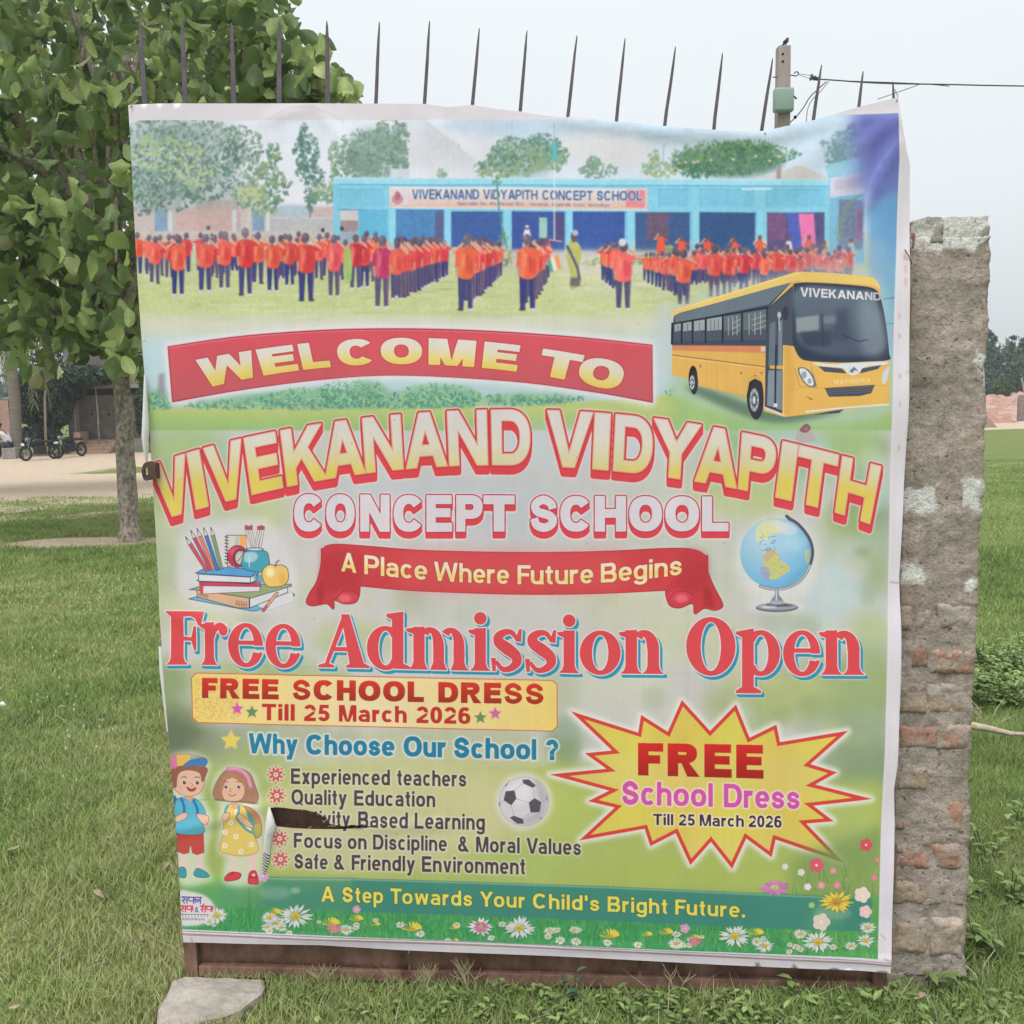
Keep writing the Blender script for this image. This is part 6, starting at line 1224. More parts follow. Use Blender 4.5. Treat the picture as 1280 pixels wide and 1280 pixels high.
def mat_pillar(name, bs, bmp):
    m, n, b = node_mat(name); N, L = n.nodes, n.links
    at = N.new('ShaderNodeAttribute'); at.attribute_name = 'tone'; tc = N.new('ShaderNodeTexCoord')
    nz = N.new('ShaderNodeTexNoise'); nz.inputs['Scale'].default_value = 130; nz.inputs['Detail'].default_value = 7; nz.inputs['Roughness'].default_value = .7; L.new(tc.outputs['Object'], nz.inputs[0])
    mr = N.new('ShaderNodeMapRange'); mr.inputs['From Min'].default_value = .3; mr.inputs['From Max'].default_value = .7; mr.inputs['To Min'].default_value = .66; mr.inputs['To Max'].default_value = 1.25; L.new(nz.outputs[0], mr.inputs[0])
    vm = N.new('ShaderNodeVectorMath'); vm.operation = 'SCALE'; L.new(at.outputs['Color'], vm.inputs[0]); L.new(mr.outputs[0], vm.inputs['Scale'])
    # pits
    vo = N.new('ShaderNodeTexNoise'); vo.inputs['Scale'].default_value = 70; vo.inputs['Detail'].default_value = 3; L.new(tc.outputs['Object'], vo.inputs[0])
    pr = N.new('ShaderNodeMapRange'); pr.inputs['From Min'].default_value = .27; pr.inputs['From Max'].default_value = .37; pr.inputs['To Min'].default_value = .45; L.new(vo.outputs[0], pr.inputs[0])
    v2 = N.new('ShaderNodeVectorMath'); v2.operation = 'SCALE'; L.new(vm.outputs[0], v2.inputs[0]); L.new(pr.outputs[0], v2.inputs['Scale']); L.new(v2.outputs[0], b.inputs['Base Color'])
    b.inputs['Roughness'].default_value = .95; b.inputs['Specular IOR Level'].default_value = .15
    bn = N.new('ShaderNodeTexNoise'); bn.inputs['Scale'].default_value = bs; bn.inputs['Detail'].default_value = 9; bn.inputs['Roughness'].default_value = .72; L.new(tc.outputs['Object'], bn.inputs[0])
    ad = N.new('ShaderNodeMath'); ad.operation = 'MULTIPLY'; L.new(bn.outputs[0], ad.inputs[0]); L.new(pr.outputs[0], ad.inputs[1])
    bp = N.new('ShaderNodeBump'); bp.inputs['Strength'].default_value = bmp; bp.inputs['Distance'].default_value = .012; L.new(ad.outputs[0], bp.inputs['Height']); L.new(bp.outputs[0], b.inputs['Normal'])
    return m
m_plaster = mat_pillar('crumbling_plaster', 75, .8); m_brick = mat_pillar('old_brick', 60, .6)
W_PATCH = [(1139, 250, 1240, 313), (1122, 608, 1170, 640), (1203, 602, 1226, 634), (1126, 708, 1152, 728), (1208, 722, 1218, 738), (1221, 440, 1231, 466)]
WP = [(*sz(a, d, POFF), *sz(c, b, POFF)) for a, b, c, d in W_PATCH]
def tone_plaster(V, n1, n2):
    s, z = V[:, 0], V[:, 2]; c = np.empty((len(V), 3)); c[:] = (.415, .352, .306)
    c *= (1+.28*n1+.22*n2)[:, None]
    k_ = sm(.05, .45, vn(V, 5, 31)); c = c*(1-k_[:, None]*.35)+np.array((.33, .27, .215))*k_[:, None]*.35
    k_ = sm(.25, .6, vn(V, 7, 57))*sm(1.3, .6, z); c = c*(1-k_[:, None]*.5)+np.array((.31, .20, .14))*k_[:, None]*.5
    for s0, z0, s1, z1 in WP:
        dx = np.maximum(np.maximum(s0-s, s-s1), 0); dz = np.maximum(np.maximum(z0-z, z-z1), 0)
        ins = np.minimum(np.minimum(s-s0, s1-s), np.minimum(z-z0, z1-z)); v = sm(-.004, .003, np.minimum(ins, .02)+.008*n1+.014*n2)*(np.hypot(dx, dz) < .025)
        c = c*(1-v[:, None])+np.array((.82, .765, .72))*(1-.22*np.clip(n2, 0, 1))[:, None]*v[:, None]
    return np.clip(c, .03, .75)
zcore = zt-.045
core = col_block('plaster', sl_, (sr_t+sr_b)/2+.004, .035, zcore, .235, .0056, .0048, 2.0, .004, m_plaster, right=lambda z: np.interp(z, [0, zt], [sr_b, sr_t])-(sr_t+sr_b)/2+.004+.0015*np.sin(z*7)+.002*np.sin(z*23+2*np.sin(z*9)), tonef=tone_plaster)
child(obj('plaster', core), pillar)
# mound of mortar at the foot
child(obj('footing', col_block('footing', sl_-.03, sr_b-.012, -.08, .040, .22, .009, .006, 9.0, 0, m_plaster, tonef=tone_plaster)), pillar)
BR = [(1124, 758, 1141, 788, 0, .003), (1143, 761, 1169, 787, 3, .001), (1171, 755, 1217, 785, 3, .005), (1140, 806, 1160, 834, 1, .001), (1161, 812, 1218, 842, 2, .005), (1126, 852, 1156, 890, 4, .000), (1158, 855, 1214, 893, 4, .004), (1125, 909, 1171, 935, 1, .003), (1173, 907, 1214, 936, 1, .004), (1122, 958, 1160, 986, 4, -.001), (1164, 1001, 1209, 1040, 2, .004), (1119, 1026, 1131, 1037, 5, .005), (1119, 1056, 1131, 1067, 5, .005), (1119, 1056, 1160, 1085, 1, .002), (1162, 1055, 1207, 1086, 2, .004), (1117, 1101, 1159, 1130, 4, .002), (1161, 1099, 1205, 1131, 3, .004), (1113, 1148, 1160, 1194, 4, .006), (1161, 1148, 1203, 1197, 6, .007), (1226, 372, 1233, 420, 1, .001), (1219, 508, 1226, 534, 1, .003), (1139, 290, 1145, 312, 1, .003), (1133, 560, 1142, 578, 1, .003)]
BC = [(.40, .27, .19), (.40, .19, .135), (.45, .245, .165), (.42, .33, .27), (.40, .295, .215), (.30, .12, .085), (.41, .32, .25)]
for i, (a, b_, c_, d_, k_, pr_) in enumerate(BR):
    s0, z0 = sz(a, d_, POFF); s1, z1 = sz(c_, b_, POFF)
    if c_ > 1200: s1 = max(s1, float(np.interp(z1, [0, zt], [sr_b, sr_t]))+.0015)
    bc = np.array(BC[k_])
    def tb(V, n1, n2, bc=bc):
        c = bc[None]*(1+.25*n1+.25*n2)[:, None]; g = .25+.75*sm(-.12, .30, vn(V, 22, 11+bc[0]*40))[:, None]; return np.clip(c*(1-.82*g)+np.array((.39, .345, .305))*.82*g, .02, .7)
    me = col_block('brick', s0, s1, z0, z1, min(.12, .235), .0050, .0042, 20.0+i*1.7, .003, m_brick, tonef=tb)
    # round the corners off: pull the outermost rows back into the wall
    P = np.array([tuple(Mp.inverted() @ v.co) for v in me.vertices]); cs, cz_ = (s0+s1)/2, (z0+z1)/2; hx, hz = (s1-s0)/2, (z1-z0)/2
    ex_ = np.maximum(np.abs(P[:, 0]-cs)/hx, np.abs(P[:, 2]-cz_)/hz); rnd = sm(.60, 1.05, ex_+.20*vn(P, 24, i*3.1+1))+.55*vn(P, 16, i)
    P[:, 1] += -max(pr_, .003)+rnd*max(pr_, .003)*1.5
    if s1 > sr_b-.01: P[:, 0] += 0
    me.vertices.foreach_set('co', np.array([tuple(Mp @ Vector(p)) for p in P], np.float32).ravel()); me.update()
    child(obj('brick', me), pillar)
# the broken top course: rough bricks under whitewash
def tone_cap(V, n1, n2):
    c = np.empty((len(V), 3)); c[:] = (.76, .715, .67); g = sm(.10, .5, n2+.6*n1)[:, None]; c = c*(1-.75*g)+np.array((.25, .225, .19))*.75*g; t_ = sm(zt-.012, zt, V[:, 2])[:, None]; return np.clip(c*(1-.5*t_)+np.array((.23, .21, .18))*.5*t_, .03, .7)
_, zc1 = sz(1180, 306, POFF)
sA, sM, sB = sl_, (sl_+sr_t)/2-.01, sr_t+.004
for a, b_, y_, h_ in ((sA, sM-.006, .002, zt-.004), (sM-.004, sB, .004, zt), (sA, sM, .12, zt-.008), (sM+.002, sB-.003, .12, zt-.005)):
    me = col_block('brick', a, b_, zcore-.012, h_, .112, .006, .006, 60+a*9+y_*30, .006, m_plaster, tonef=tone_cap)
    if y_: me.transform(Mp @ Matrix.Translation((0, y_, 0)) @ Mp.inverted())
    child(obj('brick', me), pillar)
# ================================================================= THE LAND
def fbm(x, y, sc, seed=0):
    r = np.zeros(x.shape); rng = np.random.default_rng(seed)
    for o in range(4):
        ph = rng.random(6)*50; f = sc*2.0**o; w = .5**o
        r += w*(np.sin(x*f*1.0+ph[0]+1.7*np.sin(y*f*.7+ph[1]))*np.sin(y*f*1.13+ph[2]+1.3*np.sin(x*f*.83+ph[3])))
    return r/1.6
def ground_z(x, y): return gz(x, y)+.012*fbm(x, y, 1.1, 3)*sm(1.0, 3.0, np.abs(y-2.4)+.4*0)+.004*fbm(x, y, 4.0, 4)
def dirt(x, y):
    """bare sandy ground: the path on the left, the patch round the tree, the yard on the right"""
    n = fbm(x, y, .55, 8)*.5+fbm(x, y, 2.2, 9)*.3
    far_l = np.maximum(sm(14.6, 17.0, y+n*1.7), .66*sm(10.9, 13.6, y+n*2.0)*np.clip(.75+.6*fbm(x, y, 1.7, 61), 0, 1))*(1-sm(39.5, 40.5, y))*(x < 2)
    strip = sm(26.0, 28.0, y+n*1.3)*(1-sm(31.0, 32.5, y+n))*(x < 2)*.8*sm(-14, -10.5, x)   # a grassy tongue towards the steps
    a = far_l-strip
    a = np.maximum(a, .95*(1-sm(.55, 1.15, np.hypot((x+4.35)/1.15, (y-10.25)/.50)+n*.35)))
    a = np.maximum(a, .7*(1-sm(.5, 1.1, np.hypot((x+6.5)/.9, (y-10.0)/.22)+n*.4)))
    a = np.maximum(a, .55*sm(.1, .7, fbm(x, y, .9, 21))*sm(13, 15, y)*(1-sm(18.6, 20, y))*(x < 0))
    a = np.maximum(a, sm(42.5, 44, y+n)*(1-sm(58, 60, y))*(x > 2))
    a = np.maximum(a, .5*sm(.2, .7, fbm(x, y, 2.1, 23)+.2)*(1-sm(.5, 1.2, np.hypot((x-2.6)/1.5, (y-5.6)/.9))))
    w = np.clip(fbm(x, y, 2.6, 71)*.7+fbm(x, y, 7.0, 72)*.5, -1, 1.2)
    a = np.maximum(a, .62*sm(.48, .85, w)*(y > 2.6)*(y < 12))     # worn spots
    a = np.maximum(a, .8*(1-sm(.4, 1.0, np.abs(y-2.62)/.10+w*.4))*sm(.0, .4, fbm(x, y, 5, 74)+.2)*(x < -.2)*(x > -.9))
    return np.clip(a, 0, 1)
t_ = np.linspace(-1, 1, 420); gx = np.sinh(t_*6.2)/np.sinh(6.2)*420+t_*9; ty = np.linspace(0, 1, 560); gy = -14+20*ty+np.sinh(ty*5.4)/np.sinh(5.4)*700
GX, GY = np.meshgrid(gx, gy); GZ = ground_z(GX, GY)
idx = np.arange(GX.size).reshape(GX.shape); F = np.stack([idx[:-1, :-1], idx[:-1, 1:], idx[1:, 1:], idx[1:, :-1]], -1).reshape(-1, 4)
D = dirt(GX, GY).ravel(); lush = (.5+.5*fbm(GX, GY, .35, 12)).ravel()
m_ground, n, b = node_mat('field'); N, L = n.nodes, n.links
at = N.new('ShaderNodeAttribute'); at.attribute_name = 'tone'; sp_ = N.new('ShaderNodeSeparateColor'); L.new(at.outputs['Color'], sp_.inputs[0]); tc = N.new('ShaderNodeTexCoord')
def noise_(sc, det=5, rough=.6):
    q = N.new('ShaderNodeTexNoise'); q.inputs['Scale'].default_value = sc; q.inputs['Detail'].default_value = det; q.inputs['Roughness'].default_value = rough; L.new(tc.outputs['Object'], q.inputs[0]); return q.outputs[0]
def ramp_(src, stops):
    r = N.new('ShaderNodeValToRGB'); L.new(src, r.inputs[0]); el = r.color_ramp.elements
    for i, (p, c) in enumerate(stops):
        e_ = el[i] if i < 2 else el.new(p); e_.position = p; e_.color = (*c, 1)
    return r.outputs[0]
def mix_(f, a, b_, bt='MIX'):
    q = N.new('ShaderNodeMix'); q.data_type = 'RGBA'; q.blend_type = bt
    if isinstance(f, float): q.inputs[0].default_value = f
    else: L.new(f, q.inputs[0])
    for s_, i in ((a, 6), (b_, 7)):
        if isinstance(s_, tuple): q.inputs[i].default_value = (*s_, 1)
        else: L.new(s_, q.inputs[i])
    return q.outputs[2]
turf = ramp_(noise_(34, 8, .75), [(.28, (.085, .115, .042)), (.72, (.25, .27, .12)), (.5, (.158, .192, .073))])
turf2 = ramp_(noise_(1.3, 4), [(.3, (.80, .98, .72)), (.7, (1.22, 1.08, 1.05))])
turf = mix_(1.0, turf, turf2, 'MULTIPLY')
sand = ramp_(noise_(5.5, 9, .7), [(.3, (.43, .335, .25)), (.7, (.58, .47, .36))])
ed = N.new('ShaderNodeMath'); ed.operation = 'MULTIPLY_ADD'; L.new(noise_(7, 8, .75), ed.inputs[0]); ed.inputs[1].default_value = 1.1
s2 = N.new('ShaderNodeMath'); s2.operation = 'SUBTRACT'; L.new(sp_.outputs[0], s2.inputs[0]); s2.inputs[1].default_value = .55; L.new(s2.outputs[0], ed.inputs[2])
er = N.new('ShaderNodeMapRange'); er.inputs['From Min'].default_value = .42; er.inputs['From Max'].default_value = .60; L.new(ed.outputs[0], er.inputs[0])
L.new(mix_(er.outputs[0], turf, sand), b.inputs['Base Color']); b.inputs['Roughness'].default_value = .95; b.inputs['Specular IOR Level'].default_value = .1
bp = N.new('ShaderNodeBump'); bp.inputs['Strength'].default_value = .7; bp.inputs['Distance'].default_value = .03; L.new(noise_(26, 8, .7), bp.inputs['Height']); L.new(bp.outputs[0], b.inputs['Normal'])
g = obj('ground', mesh_np('ground', np.stack([GX, GY, GZ], -1).reshape(-1, 3), F, m_ground, col=np.stack([D, lush, D*0], 1), smooth=True)); g['kind'] = 'structure'; g['label'] = 'grassy field with sandy paths falling gently away'

# ---------------------------------------------------------------- grass
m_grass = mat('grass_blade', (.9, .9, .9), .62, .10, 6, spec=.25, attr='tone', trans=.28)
def blades(n, xy, hfun, wfun, rng, cols, bend=.5, tufts=.5):
    x, y = xy[:, 0], xy[:, 1]; n = len(x)
    h = hfun(x, y)*rng.uniform(.55, 1.25, n); w = wfun(x, y)*rng.uniform(.7, 1.3, n)
    a = rng.uniform(0, 6.283, n); lx, ly = np.cos(a), np.sin(a); fa = rng.uniform(0, 6.283, n); wx, wy = np.cos(fa)*w, np.sin(fa)*w
    be = h*rng.uniform(.15, 1.0, n)*bend; z = ground_z(x, y)-.004
    P = np.empty((n, 5, 3))
    for i, (t, ww) in enumerate(((0, -1), (0, 1), (.5, -.8), (.5, .8), (1, 0))):
        P[:, i, 0] = x+lx*be*t*t*1.1+wx*ww*.5; P[:, i, 1] = y+ly*be*t*t*1.1+wy*ww*.5; P[:, i, 2] = z+h*t*(1-.28*t*be/h)
    b0 = (np.arange(n)*5)[:, None]; F = np.concatenate([b0+np.array([0, 1, 3]), b0+np.array([0, 3, 2]), b0+np.array([2, 3, 4])])
    k = np.clip((rng.normal(size=n)*.24+.48+.20*fbm(x, y, 5.5, 37)+.22*fbm(x, y, .8, 39)+.28*fbm(x, y, 1.3, 31)), 0, .999); cols = np.array(cols); kk = k*(len(cols)-1); i0 = kk.astype(int); f = (kk-i0)[:, None]
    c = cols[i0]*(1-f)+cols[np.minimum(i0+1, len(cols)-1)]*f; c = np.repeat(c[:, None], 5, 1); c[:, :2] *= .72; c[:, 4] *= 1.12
    return P.reshape(-1, 3), F, c.reshape(-1, 3)
def wedge(n, v0, v1, u0, u1, rng):
    """ground points seen between picture columns u0..u1 and rows v0..v1, evenly over the ground"""
    yn, yf = 1.5*1280/(v1-480), 1.5*1280/(v0-480)
    y = np.sqrt(rng.uniform(yn**2, yf**2, n)); return np.stack([(u0-640+rng.random(n)*(u1-u0))/1280*y*1.0+.0, y], 1)
GC = [(.16, .245, .082), (.225, .33, .102), (.30, .415, .128), (.38, .475, .158), (.47, .50, .21), (.56, .52, .30)]
parts_ = []
rg = np.random.default_rng(3)
def keep(xy, lim=.25):
    k_ = rg.random(len(xy)) > dirt(xy[:, 0], xy[:, 1])*1.05
    # not inside the gate, the pillar or the stone slab
    s = (xy-A_[:2]) @ EX_[:2]; o_ = (xy-A_[:2]) @ N_[:2]
    k_ &= ~((s > -.01) & (s < 1.78) & (o_ > -.04) & (o_ < .004)); k_ &= ~((s > 1.74) & (s < 1.975) & (o_ < -.03) & (o_ > -.30))
    k_ &= ~inside(SLAB, xy[:, 0], xy[:, 1])
    return xy[k_]
SLAB = [tuple(at_ground(u, v)[:2]) for u, v in ((208, 1254), (217, 1237), (234, 1231), (270, 1232), (332, 1234), (326, 1256), (296, 1276), (240, 1292), (200, 1292), (200, 1275))]
hA = lambda x, y: .022+.040*np.clip(.5+.5*fbm(x, y, 2.3, 41)+.35*fbm(x, y, 7.5, 43), 0, 1.3)+.012*sm(2.5, 3.4, y)
wA = lambda x, y: .0022+.00045*y
for n_, v0, v1, u0, u1, mul in [(60000, 880, 1420, -60, 250, 1), (52000, 740, 900, -60, 240, 1), (50000, 640, 745, -60, 240, 1.0), (26000, 590, 645, -40, 220, .8), (9000, 566, 600, -40, 220, .9),
                                (52000, 1180, 1480, 220, 1330, 1), (40000, 900, 1260, 1170, 1340, 1.45), (20000, 700, 900, 1180, 1330, .9), (26000, 560, 700, 1190, 1320, .8), (30000, 640, 1180, 240, 1180, .9), (52000, 620, 1480, -760, -60, 1), (22000, 620, 1100, -760, 240, 1), (34000, 1480, 2700, -300, 1500, 1), (20000, 1180, 1480, 1330, 1700, 1), (16000, 640, 1180, 1330, 1900, 1), (16000, 570, 760, 220, 1190, 1)]:
    xy = keep(wedge(n_, v0, v1, u0, u1, rg))
    parts_.append(blades(0, xy, lambda x, y: hA(x, y)*mul, wA, rg, GC, .8))
# long dark fringe along the gate's foot and beside the slab
s = rg.uniform(-.35, 2.2, 5200); o_ = rg.uniform(.006, .13, 5200); xy = np.stack([A_[0]+EX_[0]*s+N_[0]*o_, A_[1]+EX_[1]*s+N_[1]*o_], 1); parts_.append(blades(0, keep(xy), lambda x, y: x*0+.040, lambda x, y: x*0+.0032, rg, GC[:5], .9))
# thin dry stems lying over the turf
xy = keep(np.concatenate([wedge(1500, 900, 1400, -40, 240, rg), wedge(1200, 1200, 1480, 220, 1320, rg), wedge(1200, 900, 1260, 1190, 1330, rg)])); parts_.append(blades(0, xy, lambda x, y: x*0+.085, lambda x, y: x*0+.0022, rg, [(.44, .40, .26), (.52, .47, .32), (.36, .37, .18)], 1.3))
off = 0; VV, FF, CC = [], [], []
for P, F, c in parts_: VV.append(P); FF.append(F+off); CC.append(c); off += len(P)
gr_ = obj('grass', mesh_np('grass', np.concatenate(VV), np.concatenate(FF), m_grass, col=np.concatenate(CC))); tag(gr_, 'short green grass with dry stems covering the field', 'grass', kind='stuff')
del VV, FF, CC, parts_
# pale seed heads of the small flowers in the left field
mb = MB(); m_bloom = mat('pale_bloom', (.62, .66, .50), .7, .1, 20, trans=.3)
fl = []
for cu, cv, su, sv, k_ in ((115, 750, 40, 22, 90), (30, 750, 26, 10, 30), (150, 738, 20, 10, 26), (100, 790, 60, 24, 30), (40, 860, 60, 40, 22), (120, 900, 70, 60, 26), (1250, 640, 20, 50, 20)):
    for _ in range(k_):
        u, v = cu+R1.normal()*su, cv+R1.normal()*sv
        if (u < 190 or u > 1210) and v > 690: fl.append(at_ground(u, v))
for p in fl:
    h = .045+R1.random()*.03; r = .0028+.0024*R1.random(); z0 = float(ground_z(p[0], p[1])); mb.ball((p[0], p[1], z0+h), r, 5, 4, (1, 1, 1.9))
tag(mb.build('wildflower_heads', m_bloom), 'tiny pale flower heads scattered over the left grass', 'wildflowers', kind='stuff')

# ---------------------------------------------------------------- stone slab, dry leaves, sticks
m_stone = mat('pale_sandstone', (.33, .29, .25), .95, .25, 9, .8, 55, c2=(.46, .415, .37), spec=.1)
bm = bmesh.new(); top = []; n_ = len(SLAB)
PS = dens2(SLAB, .03); vt = []; vb = []
for i, (x, y) in enumerate(PS):
    j = mnoise.noise(Vector((x*9, y*9, 1))); x += .014*mnoise.noise(Vector((x*23, y*23, 2)))+.006*j; y += .012*mnoise.noise(Vector((x*19, y*19, 5)))
    vt.append(bm.verts.new((x, y, .022+.006*j))); vb.append(bm.verts.new((x*1.0-.004*j, y, -.03)))
ft = bm.faces.new(vt if sum(vt[i].co.x*vt[(i+1) % len(vt)].co.y-vt[(i+1) % len(vt)].co.x*vt[i].co.y for i in range(len(vt))) > 0 else vt[::-1]); 
for i in range(len(vt)): j = (i+1) % len(vt); bm.faces.new((vt[i], vt[j], vb[j], vb[i]))
bmesh.ops.recalc_face_normals(bm, faces=bm.faces[:]); bmesh.ops.inset_region(bm, faces=[ft], thickness=.007, depth=.005); ft2 = max(bm.faces, key=lambda f: f.calc_area())
bmesh.ops.poke(bm, faces=[ft2]); bmesh.ops.subdivide_edges(bm, edges=[e for e in bm.edges if e.calc_length() > .05], cuts=3, use_grid_fill=True); bmesh.ops.triangulate(bm, faces=bm.faces[:])
for v in bm.verts:
    if v.co.z > .01: v.co.z += .007*mnoise.noise(v.co*7)+.004*mnoise.noise(v.co*25)
me = bpy.data.meshes.new('stone_slab'); bm.to_mesh(me); bm.free(); me.materials.append(m_stone)
tag(obj('stone_slab', me), 'flat pale stone slab lying in the grass at the left foot of the gate', 'stone')
m_dry = mat('dry_leaf', (.30, .20, .14), .85, .3, 25, .3, 60, c2=(.44, .34, .24))
def dry_leaf_mesh(L_, W_, curl, name='dry_leaf'):
    V = []; F = []; ns = 7
    for i in range(ns+1):
        t = i/ns; w = W_*math.sin(math.pi*min(1, t*.93+.05))**.8; z = curl*(math.sin(t*3.1))*L_*.25
        for a in (-1, 0, 1): V.append((L_*(t-.5), a*w, z+abs(a)*w*.6))
    for i in range(ns):
        for k_ in range(2): F.append((i*3+k_, i*3+k_+1, i*3+k_+4, i*3+k_+3))
    return MB().add(V, F).mesh(name, m_dry, True)
for k_, (u, v, L_, rz, lb) in enumerate([(18, 1072, .040, .3, 'dry brown leaf curled on the grass at the left edge'), (78, 893, .035, .2, 'dry leaf on the grass level with the yellow box'), (127, 908, .035, 1.0, 'upright dry leaf in the grass beside the left banner edge'), (208, 1096, .04, 1.4, 'tall narrow dry leaf right beside the cartoon children'), (138, 1058, .035, .7, 'small dry leaf in the grass left of the girl cartoon'), (125, 1132, .05, -.6, 'long dry leaf lying slantwise in the lower left grass'), (20, 1274, .03, .1, 'dry leaf in the bottom left corner'), (1150, 1262, .04, .5, 'small pale dry leaf in the grass below the pillar')]):
    p = at_ground(u, v); me = dry_leaf_mesh(L_, L_*.16, .7 if k_ % 2 else -.5); o = obj('dry_leaf', me, None, (p[0], p[1], float(ground_z(p[0], p[1]))+.035)); o.rotation_euler = (.5, .2*(k_ % 3-1), rz); tag(o, lb, 'leaf', 'fallen dry leaves')
m_stick = mat('bleached_stick', (.40, .33, .24), .85, .2, 30, .4, 80, c2=(.52, .44, .34))
def gp(u, v, h=0.0):
    p = on_land(u, v); return np.array([p[0], p[1], float(ground_z(p[0], p[1]))+h])
tag(MB().tube([at_ground(1170, 960)*[1, 1, 0]+[0, 0, .17], at_ground(1213, 966)*[1, 1, 0]+[0, 0, .185], at_ground(1240, 970)*[1, 1, 0]+[0, 0, .18], at_ground(1262, 974)*[1, 1, 0]+[0, 0, .175], at_ground(1300, 977)*[1, 1, 0]+[0, 0, .18]], [.014, .015, .012, .009, .006], 8).build('fallen_branch', m_stick, None, True), 'thick pale bare branch lying in the grass right of the pillar', 'branch')
mb = MB(); q = gp(1232, 922, .01)
for u, v, h in ((1243, 918, .02), (1213, 884, .14), (1222, 895, .10), (1262, 925, .08), (1217, 900, .16), (1250, 905, .15)): mb.tube([q, q+np.array([(u-1232)*.002, 0, h*.7]), q+np.array([(u-1232)*.0045, .02, h])], [.0035, .002, .0008], 5)
mb.tube([gp(1196, 921, .02), q], [.008, .007], 7)
tag(mb.build('dry_twig', m_stick, None, True), 'broken dry twig with spread branchlets just below the fallen branch', 'twig')
mb = MB()
q = gp(1222, 1232, .0)
for u, v, h in ((1205, 1222, .05), (1232, 1212, .09), (1214, 1240, .03), (1200, 1215, .06)): mb.tube([q, q+np.array([(u-1215)*.001, 0, h*.7]), q+np.array([(u-1215)*.0026, .01, h])], [.002, .0015, .0008], 5)
tag(mb.build('dry_twig', m_stick, None, True), 'small dry forked twig in the grass below the pillar', 'twig')
mb = MB(); p = at_ground(-1, 890); 
for k_ in range(7): mb.ball((p[0]+R1.normal()*.02, p[1]+R1.normal()*.02, .02+R1.random()*.02), .013, 7, 5)
tag(mb.build('white_scrap', mat('white_plastic', (.8, .8, .78), .5), None, True), 'crumpled white plastic scrap on the grass at the left edge', 'litter')

# ---------------------------------------------------------------- broad-leaved weeds
m_weed = mat('weed_leaf', (.9, .9, .9), .5, .12, 9, spec=.3, attr='tone', trans=.25)
def leaf_V(base, d, up, L_, W_, fold=.25, droop=.3):
    d = Vector(d).normalized(); up = Vector(up); s_ = d.cross(up).normalized(); nrm = s_.cross(d)
    V = []
    for t, w in ((0, .0), (.3, .85), (.62, 1.0), (1, .0)):
        c = Vector(base)+d*L_*t-nrm*droop*L_*t*t*-1*-1
        if w == 0: V.append(c)
        else: V += [c+s_*W_*w*.5+nrm*fold*W_*w*.5, c, c-s_*W_*w*.5+nrm*fold*W_*w*.5]
    F = [(0, 1, 2), (0, 2, 3), (1, 4, 5), (1, 5, 2), (2, 5, 6), (2, 6, 3), (4, 7, 5), (5, 7, 6)]
    return V, F
def weed(x, y, h, ns, nl, L_, rng, cols, name='weed_plant', spread=.6):
    V, F, C = [], [], []; z0 = float(ground_z(x, y))
    for s_ in range(ns):
        a = rng.uniform(0, 6.28); le = rng.uniform(.1, spread)*h; hh = h*rng.uniform(.6, 1.1)
        tip = np.array([x+math.cos(a)*le, y+math.sin(a)*le, z0+hh]); bs_ = np.array([x+math.cos(a)*.01, y+math.sin(a)*.01, z0-.005])
        st = MB().tube([bs_, (bs_+tip)/2+np.array([0, 0, .06*h]), tip], [.0022, .0018, .001], 4, False)
        n0 = len(V); V += st.v; F += [tuple(i+n0 for i in f) for f in st.f]; C += [(.13, .15, .06)]*len(st.v)
        for k_ in range(nl):
            t = .25+.75*k_/max(1, nl-1); p = bs_*(1-t)**2+2*t*(1-t)*((bs_+tip)/2+np.array([0, 0, .06*h]))+t*t*tip
            b_ = rng.uniform(0, 6.28); el = rng.uniform(.0, .8); d = (math.cos(b_)*math.cos(el), math.sin(b_)*math.cos(el), math.sin(el))
            lv, lf = leaf_V(p, d, (0, 0, 1), L_*rng.uniform(.6, 1.15), L_*.5*rng.uniform(.7, 1.1), .3, .35)
            n0 = len(V); V += [tuple(v) for v in lv]; F += [tuple(i+n0 for i in f) for f in lf]; c = np.array(cols[rng.integers(len(cols))])*rng.uniform(.8, 1.2); C += [tuple(c)]*len(lv)
    return V, F, C
def weed_obj(name, V, F, C, label=None, cat=None, group=None, kind=None):
    me = bpy.data.meshes.new(name); me.from_pydata([tuple(map(float, v)) for v in V], [], F); me.update(); a = me.color_attributes.new('tone', 'FLOAT_COLOR', 'POINT'); a.data.foreach_set('color', np.concatenate([np.array(C, float), np.ones((len(C), 1))], 1).astype(np.float32).ravel()); me.materials.append(m_weed)
    return tag(obj(name, me), label, cat, group, kind)
WC = [(.17, .26, .08), (.22, .33, .10), (.27, .385, .125), (.32, .40, .15)]
rw = np.random.default_rng(77)
